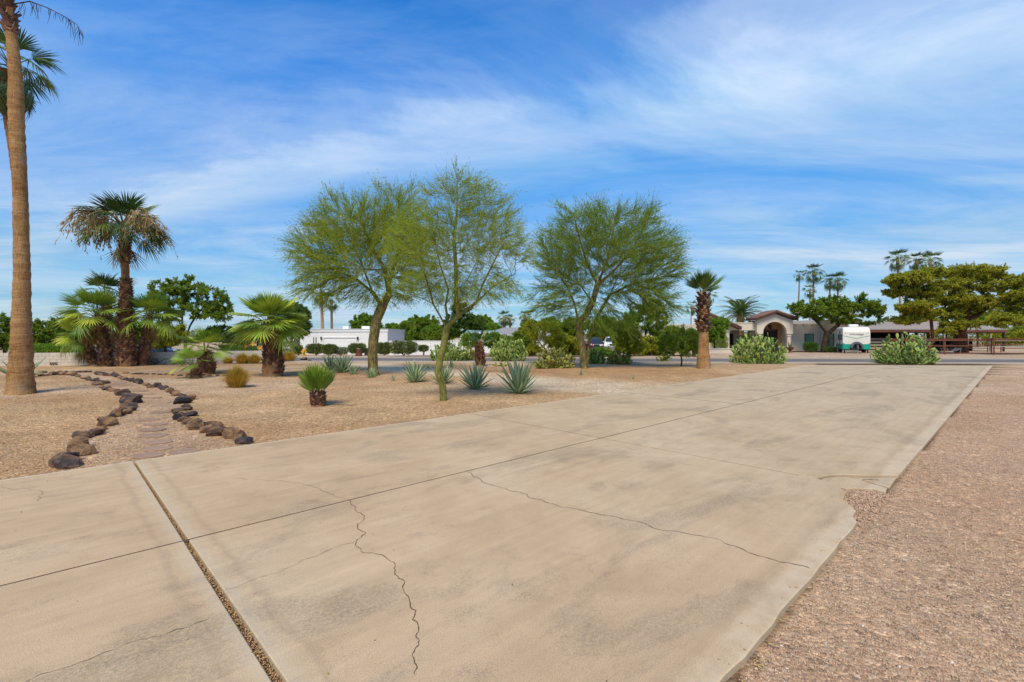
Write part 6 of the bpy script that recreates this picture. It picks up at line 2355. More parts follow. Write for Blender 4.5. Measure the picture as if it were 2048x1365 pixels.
def build_white_house():
    Y = 70.0
    X0, X1, XL = PX(638, Y), PX(775, Y), PX(605, 73.5)
    zb = float(gz(X0, Y))
    t = thing('white_house', 'low flat-roofed white house with a garage, across the street at left', 'house', (X0, Y, zb))
    o = Vector((X0, Y, zb))
    zt = PZ(659, Y) - zb

    def rel(x, y):
        return (x - o.x, y - o.y)
    fp = [rel(X0, Y), rel(X1, Y), rel(X1, Y + 11), rel(XL, Y + 11), rel(XL, 73.5)]
    ring_box(MB(), fp, -.1, zt).obj('wall', MATS['white_stucco'], t)
    c = MB()
    ring_box(c, fp, zt - 0.02, zt + 0.06, 0.14)
    ring_box(c, fp, zt - 0.34, zt - 0.24, 0.10)
    ring_box(c, fp, zt - 0.24, zt - 0.03, 0.05)
    c.obj('cornice', MATS['white_trim'], t)
    # left entrance wing, set back
    xl = PX(555, 80)
    fp2 = [rel(xl, 78), rel(XL - .01, 78), rel(XL - .01, 84), rel(xl, 84)]
    ring_box(MB(), fp2, -.1, zt - 0.25).obj('wing_wall', MATS['white_stucco'], t)
    MB().box(PX(588, 78) - o.x, PX(600, 78) - o.x, 78 - o.y - .05, 78 - o.y + .1, 0, 2.3).obj('door', MATS['dark_wood'], t)
    # garage door of four stacked panels in a recess frame
    g0, g1 = PX(648, Y) - o.x, PX(712, Y) - o.x
    zg = PZ(676, Y) - zb
    f = MB()
    f.box(g0 - .12, g0, -.14, .02, 0, zg + .12)
    f.box(g1, g1 + .12, -.14, .02, 0, zg + .12)
    f.box(g0, g1, -.14, .02, zg, zg + .12)
    gd = f.obj('garage_door', MATS['white_trim'], t)
    ph = zg / 4
    for k in range(4):
        MB().bbox(g0, g1, -.035, .012, k * ph + .008, (k + 1) * ph - .008, .015).obj('door_panel', MATS['garage_white'], gd)
    for px in (643, 716):
        x = PX(px, Y) - o.x
        z = zg - .15
        l = MB()
        l.box(x - .03, x + .03, -.06, .0, z - .05, z + .12)
        l.lathe([(.05, 0), (.11, .05), (.12, .3), (.14, .32), (.05, .45), (.01, .5)], 8, (x, -.16, z - .15))
        l.obj('wall_lamp', MATS['black_metal'], t)
    # slit windows on the angled wall
    a, b = Vector((XL - o.x, 3.5, 0)), Vector((0, 0, 0))
    d = (b - a).normalized()
    nrm = Vector((d.y, -d.x, 0))
    for u in (0.70, 0.84):
        p = a.lerp(b, u) + nrm * .02
        m = MB()
        zz0, zz1 = PZ(690, 71) - zb, PZ(675, 71) - zb
        q = d * .11
        vs = []
        for z in (zz0, zz1):
            for s1 in (-1, 1):
                for s2 in (0, 1):
                    vs.append(p + q * s1 + nrm * (.03 * s2) + Vector((0, 0, z)))
        m.add(vs, [(0, 1, 3, 2), (4, 6, 7, 5), (0, 4, 5, 1), (2, 3, 7, 6), (1, 5, 7, 3), (0, 2, 6, 4)])
        m.obj('slit_window', MATS['glass_dark'], t)
    # rooftop units
    for px, w in ((690, .9), (727, 1.2)):
        x = PX(px, 76) - o.x
        MB().bbox(x, x + w, 5, 6.2, zt + .02, zt + .55, .04).obj('rooftop_unit', MATS['white_trim'], t)
    # dark downpipe / meter at the right corner
    MB().box(X1 - o.x - .5, X1 - o.x - .25, -.08, -.002, 0.0, 1.0).obj('meter_box', MATS['fascia_brown'], t)
    # garden wall
    a, b = (PX(778, 56), 56.0), (PX(1000, 56), 56.0)
    zb = float(gz(a[0], 56))
    w = thing('garden_wall', 'long plain cream garden wall right of the white house', 'wall', (a[0], 56, zb))
    Ln = b[0] - a[0]
    zt = PZ(683, 56) - zb
    n = 8
    for k in range(n):
        MB().bbox(k * Ln / n + .006, (k + 1) * Ln / n - .006, -.1, .1, -.3, zt, .01).obj('wall_panel', MATS['white_stucco'], w)
    MB().box(0, Ln, -.13, .13, zt + .002, zt + .07).obj('coping', MATS['white_trim'], w)
    # trees' gateposts above the wall
    # bin
    x = PX(735, 62)
    zb = float(gz(x, 62))
    t = thing('trash_bin', 'black wheeled bin beside the mottled palo verde trunk', 'trash bin', (x, 62, zb))
    MB().prism_y([(-.28, 0.06), (.28, 0.06), (.34, 1.0), (-.34, 1.0)], -.33, .33).obj('body', MATS['black_metal'], t)
    MB().bbox(-.36, .36, -.38, .36, 1.003, 1.08, .02).obj('lid', MATS['rubber'], t)
    for s in (-.28, .28):
        MB().tube([(s - .03, .3, .1), (s + .03, .3, .1)], .1, 10).obj('wheel', MATS['rubber'], t)
    # beige house far behind
    Y = 95.0
    x = PX(872, Y)
    t = thing('beige_house', 'beige house with a low hipped roof glimpsed left of the dense tree', 'house', (x, Y, -1.0))
    MB().box(-2.6, 5, 0, 6, -.2, 2.9).obj('wall', MATS['tan_stucco'], t)
    r = MB()
    r.add([(-3.1, -.5, 2.9), (5.5, -.5, 2.9), (5.5, 6.5, 2.9), (-3.1, 6.5, 2.9), (-.4, 3, 4.1), (3, 3, 4.1)], [(0, 1, 5, 4), (1, 2, 5), (2, 3, 4, 5), (3, 0, 4), (3, 2, 1, 0)])
    r.obj('roof', MATS['roof_tile'], t)


def arch_poly(cx, zs, rx, rz, n=18):
    return [(cx + rx * math.cos(math.pi * k / n), zs + rz * math.sin(math.pi * k / n)) for k in range(n + 1)]


def build_arch_house():
    Y = 57.0
    ox = PX(1550, Y)
    zb = float(gz(ox, Y + 2))
    o = Vector((ox, Y, zb))
    t = thing('arched_house', 'tan stucco house with an arched gabled porch behind the prickly pear', 'house', o)

    def X(px, y=Y):
        return PX(px, y) - ox

    def Z(py, y=Y):
        return PZ(py, y) - zb
    # porch front: gable wall with arch, extruded
    hw = (X(1586) - X(1514)) / 2
    zs, ze, zp = Z(665), Z(641), Z(628)
    rx = (X(1574) - X(1527)) / 2
    n = 18
    top = [(hw, zs - .15), (hw, ze), (0, zp), (-hw, ze), (-hw, zs - .15), (-rx, zs - .15)]
    arch = arch_poly(0, zs, rx, Z(644) - zs, n)[::-1]
    poly = top + arch + [(rx, zs - .15)]
    m = MB()
    # build as quads between outer outline and arch to keep faces simple
    xs = [p[0] for p in arch]
    vs, fs = [], []
    for (x, z) in arch:
        zt = ze + (zp - ze) * (1 - abs(x) / hw)
        for y in (0, 0.45):
            vs += [(x, y, z), (x, y, zt)]
    k = len(arch)
    for i in range(k - 1):
        a = 4 * i
        b = a + 4
        fs += [(a, b, b + 1, a + 1), (a + 2, a + 3, b + 3, b + 2), (a, a + 2, b + 2, b), (a + 1, b + 1, b + 3, a + 3)]
    m.add(vs, fs)
    for s in (-1, 1):
        x0, x1 = sorted((s * rx, s * hw))
        zi, zo = ze + (zp - ze) * (1 - rx / hw), ze
        za, zc = (zo, zi) if s < 0 else (zi, zo)
        m.add([(x0, 0, zs - .15), (x1, 0, zs - .15), (x1, 0, zc), (x0, 0, za), (x0, .45, zs - .15), (x1, .45, zs - .15), (x1, .45, zc), (x0, .45, za)],
              [(0, 1, 2, 3), (7, 6, 5, 4), (0, 4, 5, 1), (1, 5, 6, 2), (3, 7, 4, 0), (2, 6, 7, 3)])
    m.obj('porch_wall', MATS['tan_stucco'], t)
    for s in (-1, 1):
        cx = s * (rx + hw) / 2
        MB().lathe([(.34, -.1), (.34, .16), (.25, .2), (.24, zs - .5), (.30, zs - .46), (.30, zs - .38), (.26, zs - .34), (.36, zs - .22), (.38, zs - .153)], 18, (cx, .22, 0)).obj('column', MATS['tan_stucco'], t)
    # gable roof: tiled slopes with dark fascia
    ov = 0.35
    sl = (zp - ze) / hw
    for s in (-1, 1):
        xe = s * (hw + ov)
        ze2 = ze - sl * ov
        r = MB()
        vs = []
        for y in (-.5, 2.2):
            vs += [(0, y, zp + .12), (xe, y, ze2 + .12), (xe, y, ze2 + .32), (0, y, zp + .32)]
        r.add(vs, [(0, 1, 2, 3), (7, 6, 5, 4), (0, 4, 5, 1), (1, 5, 6, 2), (2, 6, 7, 3), (3, 7, 4, 0)])
        rf = r.obj('roof', MATS['fascia_brown'], t)
        # tile courses running down the slope
        tm = MB()
        L0 = math.hypot(hw + ov, sl * (hw + ov))
        tm.tube([(0, 0, 0), (L0, 0, 0)], .11, 6)
        tme = tm.mesh('tile_row', True)
        tme.materials.append(MATS['roof_tile'])
        ang = math.atan2(ze2 - zp, xe) if s > 0 else math.atan2(ze2 - zp, xe)
        for q in range(9):
            y = -.42 + q * .29
            M = Matrix.Translation((0, y, zp + .36)) @ Matrix.Rotation(-ang, 4, 'Y')
            link('tile_row', tme, None, rf, M)
    # porch interior: side walls, back wall, door, lantern
    MB().box(-hw + .02, hw - .02, 2.0, 2.2, -.1, ze).obj('porch_back_wall', MATS['orange_lit_plaster'], t)
    for s in (-1, 1):
        MB().box(min(s * (hw - .25), s * (hw - .05)), max(s * (hw - .25), s * (hw - .05)), 1.2, 1.99, -.1, ze - .02).obj('porch_side_wall', MATS['tan_stucco'], t)
    d = MB().box(-.55, 1.35, 1.88, 2.0, 0, 2.65).obj('door', MATS['dark_wood'], t)
    MB().bbox(-.42, .36, 1.84, 1.878, .15, 2.45, .02).obj('door_leaf', MATS['dark_void'], d)
    MB().bbox(.44, 1.22, 1.84, 1.878, .15, 2.45, .02).obj('door_leaf', MATS['dark_void'], d)
    MB().box(-.65, 1.45, 1.85, 2.0, 2.66, 2.80).obj('door_lintel', MATS['barn_red'], d)
    l = MB()
    l.tube([(0.05, 1.2, Z(644)), (0.05, 1.2, Z(650))], .02, 6)
    l.lathe([(.03, .62), (.20, .5), (.22, .45), (.17, .1), (.06, 0), (.02, -.1)], 8, (0.05, 1.2, Z(659)))
    l.obj('hanging_lantern', MATS['black_metal'], t)
    # right wing
    yw = 1.6
    wy = Y + yw
    xr0, xr1 = hw - .05, X(1712, wy)
    zt = Z(648, wy)
    MB().box(xr0, X(1640, wy), yw, yw + 8, -.2, zt).obj('right_wall', MATS['tan_stucco'], t)
    MB().box(X(1640, wy) + .003, xr1, yw - .25, yw + 8, -.2, Z(640, wy)).obj('right_tall_wall', MATS['tan_stucco'], t)
    MB().box(xr0 + .1, X(1680, wy), yw - .32, yw - .253, -.15, .16).obj('base_band', MATS['barn_red'], t)
    window(t, X(1610, wy), X(1626, wy), Z(696, wy), Z(669, wy), yw, 'glass_teal', mull=False)
    window(t, X(1646, wy), X(1664, wy), Z(697, wy), Z(669, wy), yw - .25, 'glass_teal')
    # scuppers
    for px in (1592, 1606, 1624):
        MB().tube([(X(px, wy), yw - .12, zt - .18), (X(px, wy), yw + .02, zt - .16)], .05, 8).obj('roof_drain', MATS['fascia_brown'], t)
    # left wing: beam, columns, shaded porch
    lx0, lx1 = X(1474, Y), -hw + .05
    MB().box(X(1440), lx1, .5, 1.0, Z(661), Z(647)).obj('porch_beam', MATS['tan_stucco'], t)
    MB().box(X(1440), lx1 + .05, .45, 1.05, Z(647) + .002, Z(646) + .05).obj('beam_cap', MATS['ivory_cap'], t)
    for px in (1422, 1460):
        MB().lathe([(.34, -.1), (.34, .2), (.26, .25), (.25, Z(666)), (.33, Z(664)), (.36, Z(661) - .003)], 16, (X(px), .75, 0)).obj('column', MATS['tan_stucco'], t)
    MB().box(X(1330), lx1, 4.5, 4.7, -.1, Z(647)).obj('left_wall', MATS['tan_stucco'], t)
    MB().box(X(1440), lx1, 1.0, 4.5, Z(661) - .02, Z(660)).obj('porch_ceiling', MATS['dark_wood'], t)
    window(t, X(1475), X(1500), .9, 2.2, 4.5, 'glass_dark')
    # left tiled roof sloping down to the right
    r = MB()
    xa, za, xb, zbb = X(1415), Z(630), X(1482), Z(660)
    vs = []
    for y in (-.2, 2.6):
        vs += [(xa, y, za), (xb, y, zbb), (xb, y, zbb + .25), (xa, y, za + .25)]
    r.add(vs, [(0, 1, 2, 3), (7, 6, 5, 4), (0, 4, 5, 1), (1, 5, 6, 2), (2, 6, 7, 3), (3, 7, 4, 0)])
    rf = r.obj('left_roof', MATS['fascia_brown'], t)
    tm = MB()
    L0 = math.hypot(xb - xa, zbb - za)
    tm.tube([(0, 0, 0), (L0, 0, 0)], .11, 6)
    tme = tm.mesh('tile_row', True)
    tme.materials.append(MATS['roof_tile'])
    for q in range(9):
        link('tile_row', tme, None, rf, Matrix.Translation((xa, -.12 + q * .29, za + .29)) @ Matrix.Rotation(-math.atan2(zbb - za, xb - xa), 4, 'Y'))
    MB().prism_y([(xa, -.1), (X(1458), -.1), (X(1458), Z(664)), (xa, za - .3)][:4], 1.9, 2.1).obj('left_gable_wall', MATS['tan_stucco'], t)
    # chimney-like white block behind
    MB().box(X(1384, 64), X(1392, 64), 7, 7.6, 0, Z(632, 64)).obj('chimney', MATS['white_stucco'], t)
    # low wall in front
    x0, x1 = X(1410, 50), X(1474, 50)
    y = 50.0
    w = thing('patio_wall', 'low tan patio wall left of the arched house prickly pear', 'wall', (PX(1405, y), y, float(gz(PX(1405, y), y))))
    L0 = PX(1474, y) - PX(1405, y)
    for k in range(4):
        MB().bbox(k * L0 / 4 + .004, (k + 1) * L0 / 4 - .004, -.12, .12, -.1, .42, .01).obj('wall_section', MATS['tan_stucco'], w)
    MB().bbox(-.03, L0 + .03, -.17, .17, .423, .5, .015).obj('coping', MATS['ivory_cap'], w)
    for q, px in enumerate((1424, 1446)):
        x = PX(px, 50.5)
        s = thing('stone_bench', ['left pale stone bench behind the patio wall', 'right pale stone bench behind the patio wall'][q], 'bench', (x, 51.5, float(gz(x, 51.5))))
        MB().bbox(-.5, .5, -.2, .2, .42, .52, .02).obj('seat', MATS['white_trim'], s)
        for e in (-.36, .36):
            MB().bbox(e - .07, e + .07, -.16, .16, 0, .418, .015).obj('leg', MATS['white_trim'], s)
    # potted cactus on the porch corner
    y = 55.5
    x = PX(1580, y)
    s = thing('potted_cactus', 'dark red urn with a small cactus at the porch corner', 'potted plant', (x, y, float(gz(x, y))))
    MB().lathe([(.22, 0), (.26, .05), (.14, .14), (.16, .25), (.36, .42), (.42, .55), (.44, .62), (.38, .62), (.34, .56)], 18).obj('urn', MATS['terracotta'], s)
    for q in range(6):
        a = q * 1.05
        MB().tube([(.1 * math.cos(a), .1 * math.sin(a), .5), (.14 * math.cos(a), .14 * math.sin(a), .8), (.2 * math.cos(a), .2 * math.sin(a), 1.0 + .12 * (q % 3))], [.05, .06, .03], 7).obj('stem', MATS['hedge_leaf'], s)


def build_ranch_house():
    Y = 74.0
    ox = PX(1165, Y)
    zb = float(gz(ox, Y))
    t = thing('ranch_house', 'long low white house behind the parked vehicles', 'house', (ox, Y, zb))

    def X(px, y=Y):
        return PX(px, y) - ox

    def Z(py, y=Y):
        return PZ(py, y) - zb
    MB().box(X(1118), X(1186), 0, 8, -.2, Z(668)).obj('left_wall', MATS['white_stucco'], t)
    MB().box(X(1232), X(1345), 0, 8, -.2, Z(666)).obj('right_wall', MATS['tan_stucco'], t)
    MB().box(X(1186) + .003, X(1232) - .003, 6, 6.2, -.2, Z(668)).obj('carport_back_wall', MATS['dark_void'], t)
    MB().box(X(1110), X(1262), -.8, 8.4, Z(668) + .003, Z(665)).obj('flat_roof', MATS['white_trim'], t)
    MB().box(X(1214), X(1300), -1.0, 8.6, Z(665) + .003, Z(661)).obj('raised_roof', MATS['white_trim'], t)
    for px in (1187, 1208, 1230):
        MB().box(X(px) - .07, X(px) + .07, -.6, -.46, 0, Z(668)).obj('carport_post', MATS['white_trim'], t)
    gd = MB().box(X(1240), X(1276), -.03, .05, 0, Z(675)).obj('garage_door', MATS['tan_stucco'], t)
    for k in range(4):
        h = Z(675) / 4
        MB().bbox(X(1240) + .05, X(1276) - .05, -.06, -.033, k * h + .02, (k + 1) * h - .02, .01).obj('door_panel', MATS['ivory_cap'], gd)
    window(t, X(1133), X(1146), Z(683), Z(674), 0, 'glass_dark', 'white_trim')
    # gabled wing with a small dark window
    y = 58.0
    ox2 = PX(1310, y)
    zb2 = float(gz(ox2, y))
    s = thing('gabled_wing', 'pale gabled house end with a small dark window behind the creosote shrubs', 'house', (ox2, y, zb2))
    hw = 2.3
    e, p = PZ(664, y) - zb2, PZ(650, y) - zb2
    MB().prism_y([(-hw, -.1), (hw, -.1), (hw, e), (0, p), (-hw, e)], 0, 7).obj('wall', MATS['tan_stucco'], s)
    for sg in (-1, 1):
        r = MB()
        xe = sg * (hw + .4)
        ze = e - (p - e) / hw * .4
        vs = []
        for yy in (-.4, 7.3):
            vs += [(0, yy, p + .02), (xe, yy, ze + .02), (xe, yy, ze + .17), (0, yy, p + .17)]
        r.add(vs, [(0, 1, 2, 3), (7, 6, 5, 4), (0, 4, 5, 1), (1, 5, 6, 2), (2, 6, 7, 3), (3, 7, 4, 0)])
        r.obj('roof', MATS['grey_shingle'], s)
    window(s, .05, .65, PZ(680, y) - zb2, PZ(671, y) - zb2, -.001, 'glass_dark', mull=False)
    # grey-roofed house in the middle
    Y = 66.0
    x = PX(1025, Y)
    zb = float(gz(x, Y))
    t = thing('grey_roofed_house', 'low house with a grey hipped roof behind the tall prickly pear', 'house', (x, Y, zb))
    zt = PZ(672, Y) - zb
    MB().box(-4.2, 5.8, 0, 7, -.2, zt).obj('wall', MATS['white_stucco'], t)
    r = MB()
    zp = PZ(662, Y) - zb
    r.add([(-4.9, -.6, zt), (6.5, -.6, zt), (6.5, 7.6, zt), (-4.9, 7.6, zt), (-1.2, 3.5, zp + .5), (2.8, 3.5, zp + .5)], [(0, 1, 5, 4), (1, 2, 5), (2, 3, 4, 5), (3, 0, 4), (3, 2, 1, 0)])
    r.obj('roof', MATS['grey_shingle'], t)
    for px in (1012, 1034, 1052):
        window(t, PX(px, Y) - x - .5, PX(px, Y) - x + .5, .9, 2.0, -.001, 'glass_dark', 'white_trim')
    # white pipe arch with shade cloth
    Y = 46.0
    x = PX(921, Y)
    zb = float(gz(x, Y))
    t = thing('shade_shelter', 'white pipe frame carrying grey-green shade cloth between the cactus bushes', 'shade frame', (x, Y, zb))
    for dy in (0, 2.5):
        pts = [Vector((PX(px, Y) - x, dy, PZ(py, Y) - zb)) for px, py in ((921, 708), (921, 678), (923, 671), (929, 668), (940, 667), (970, 667), (1000, 668), (1003, 671), (1004, 708))]
        pts[0].z = pts[-1].z = -.1
        MB().tube(pts, .075, 8).obj('pipe', MATS['white_trim'], t)
    c = MB()
    xa, xb = PX(930, Y) - x, PX(1000, Y) - x
    zz = PZ(667, Y) - zb + .08
    vs, fs = [], []
    for i in range(11):
        u = i / 10
        sag = -.08 * math.sin(u * math.pi)
        for y in (0, 2.5):
            vs.append((xa + (xb - xa) * u, y, zz + sag + (.25 if y else 0)))
            vs.append((xa + (xb - xa) * u, y, zz + sag + .02 + (.25 if y else 0)))
    for i in range(10):
        a = 4 * i
        fs += [(a + 1, a + 5, a + 7, a + 3), (a, a + 2, a + 6, a + 4), (a, a + 4, a + 5, a + 1), (a + 2, a + 3, a + 7, a + 6)]
    c.add(vs, fs)
    c.obj('shade_cloth', MATS['shade_cloth'], t)


def build_barn():
    Y = 62.0
    ox = PX(1760, Y)
    zb = float(gz(ox, Y))
    t = thing('barn', 'open barn with a pale ribbed metal roof and dark posts at right', 'barn', (ox, Y, zb))

    def X(px, y=Y):
        return PX(px, y) - ox

    def Z(py, y=Y):
        return PZ(py, y) - zb
    x0, x1 = X(1690), X(2004)
    ze, zr = Z(660), PZ(645, Y + 6) - zb
    dz = (zr - ze) / 6
    w = 0.92
    pm = MB()
    sec = []
    for k in range(4):
        u = k * w / 4
        sec += [(u, 0), (u + .05, .045), (u + .10, .045), (u + .15, 0)]
    sec.append((w - .006, 0))
    vs, fs = [], []
    for y, z in ((-.5, -.5 * dz), (6, zr - ze)):
        for (a, b) in sec:
            vs.append((a, y, z + b))
        for (a, b) in sec:
            vs.append((a, y, z + b - .02))
    n = len(sec)
    for i in range(n - 1):
        fs += [(i, i + 1, 2 * n + i + 1, 2 * n + i), (n + i, 3 * n + i, 3 * n + i + 1, n + i + 1), (i, n + i, n + i + 1, i + 1)]
    pm.add(vs, fs)
    me = pm.mesh('roof_panel')
    me.materials.append(MATS['barn_roof'])
    x = x0
    while x < x1:
        link('roof_panel', me, None, t, Matrix.Translation((x, 0, ze + .1 + RNG.uniform(-.004, .004))))
        x += w
    # rear slope
    r = MB()
    r.add([(x0, 6, zr + .08), (x1, 6, zr + .08), (x1, 12, ze + .08), (x0, 12, ze + .08), (x0, 6, zr + .03), (x1, 6, zr + .03), (x1, 12, ze + .03), (x0, 12, ze + .03)], [(0, 1, 2, 3), (7, 6, 5, 4), (2, 6, 7, 3)])
    r.obj('rear_roof', MATS['barn_roof'], t)
    MB().box(x0 - .05, x1 + .05, -.56, -.50, ze - .5 * dz - .22, ze - .5 * dz + .05).obj('fascia', MATS['barn_red'], t)
    MB().box(x0, x1, -.4, -.25, ze - .42, ze - .2).obj('eave_beam', MATS['dark_wood'], t)
    for px in (1800, 1846, 1884, 1930, 1976, 2002):
        xx = X(px)
        if xx < x1:
            MB().box(xx - .08, xx + .08, -.4, -.24, -.1, ze - .422).obj('post', MATS['grey_pipe'] if px not in (2002,) else MATS['black_metal'], t)
            MB().box(xx - .08, xx + .08, 5.9, 6.06, -.1, zr).obj('post', MATS['dark_wood'], t)
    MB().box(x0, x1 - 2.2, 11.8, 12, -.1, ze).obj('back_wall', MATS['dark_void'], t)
    MB().box(x0, x0 + .2, 0, 12, -.1, ze).obj('end_wall', MATS['dark_wood'], t)
    for k in range(7):
        xx = x0 + 1.5 + k * 2.7
        MB().box(xx, xx + .1, 1.5, 11.5, -.05, 1.6).obj('stall_divider', MATS['dark_wood'], t)
    # pale boards stacked inside by the trailer
    xx = X(1755)
    MB().bbox(xx - 1.0, xx + 2.0, .5, 1.6, 0, 1.7, .03).obj('stall_front', MATS['kerb'], t)
    for k in range(4):
        MB().box(xx - 1.0, xx + 2.0, .44, .497, .2 + k * .38, .3 + k * .38).obj('stall_rail', MATS['black_metal'], t)
    # grey tank under the roof
    s = thing('water_tank', 'long grey tank lying in the shade of the barn', 'tank', (PX(1845, Y + 1), Y + 1.2, zb))
    MB().tube([(-1.6, 0, 1.3), (-1.5, 0, 1.3), (1.5, 0, 1.3), (1.6, 0, 1.3)], [.2, .36, .36, .2], 14).obj('shell', MATS['shade_cloth'], s)
    for e in (-1, 1):
        MB().box(e - .08, e + .08, -.3, .3, 0, 1.0).obj('stand', MATS['dark_wood'], s)
    # rusty pipe corral
    def fence(label, Yf, pxs, rails, group, slope=0.0, mat='rust_pipe', rr=.045):
        xa = PX(pxs[0], Yf)
        z0 = float(gz(xa, Yf))
        f = thing('pipe_fence', label, 'fence', (xa, Yf, z0), group)
        for px in pxs:
            x = PX(px, Yf) - xa
            MB().tube([(x, 0, -.1), (x, 0, rails[-1] + .06)], .06, 8).obj('post', MATS[mat], f)
            MB().lathe([(.066, 0), (.066, .03), (.02, .06)], 8, (x, 0, rails[-1] + .06)).obj('post_cap', MATS[mat], f)
        x1 = PX(pxs[-1], Yf) - xa
        for z in rails:
            MB().tube([(0, -.07, z), (x1 * .5, -.07, z - .012), (x1, -.07, z)], rr, 8).obj('rail', MATS['grey_pipe'] if z > rails[0] and RNG.random() < .3 else MATS[mat], f)
    g = 'rusty pipe fences of the corral'
    fence('front rusty pipe fence between the prickly pear and the corner post', 46.5, (1782, 1836, 1889, 1983), (.12, .82, 1.35, 1.47), g)
    fence('front rusty pipe fence from the corner post to the right edge', 45.0, (1988, 2090, 2180), (.18, .80, 1.40, 1.50), g)
    fence('rear rusty pipe fence behind the olive tree', 58, (1790, 1880, 1975, 2002, 2080, 2150), (.5, .95, 1.4), g)
    # cot-like trough by the fence
    x = PX(1902, 48)
    s = thing('sling_cot', 'dark low sling on thin pale legs behind the corral fence', 'cot', (x, 48, float(gz(x, 48))))
    m = MB()
    vs, fs = [], []
    for i in range(9):
        u = i / 8
        z = .55 - .28 * math.sin(u * math.pi)
        for y in (-.35, .35):
            vs += [(-.75 + 1.5 * u, y, z), (-.75 + 1.5 * u, y, z + .03)]
    for i in range(8):
        a = 4 * i
        fs += [(a + 1, a + 5, a + 7, a + 3), (a, a + 2, a + 6, a + 4), (a, a + 4, a + 5, a + 1), (a + 2, a + 3, a + 7, a + 6)]
    m.add(vs, fs)
    m.obj('sling', MATS['cover_vinyl'], s)
    for e in (-.7, .7):
        for y in (-.33, .33):
            MB().tube([(e, y, .58), (e * .8, y, 0)], .02, 6).obj('leg', MATS['steel'], s)
        MB().tube([(e, -.36, .57), (e, .36, .57)], .022, 6).obj('end_bar', MATS['steel'], s)


build_white_house()
build_arch_house()
build_ranch_house()
build_barn()
# ------------------------------------------------------------------ vehicles and small things
def wheel(parent, x, y, r=.33, w=.2):
    ty = MB()
    s = 1 if y > 0 else -1
    ty.tube([(x, y - w / 2, r), (x, y - w / 2 + .03, r), (x, y + w / 2 - .03, r), (x, y + w / 2, r)], [r * .9, r, r, r * .9], 18)
    t = ty.obj('tyre', MATS['rubber'], parent)
    MB().tube([(x, y + s * (w / 2 + .002), r), (x, y + s * (w / 2 + .02), r)], [r * .62, r * .5], 14).obj('rim', MATS['steel'], t)


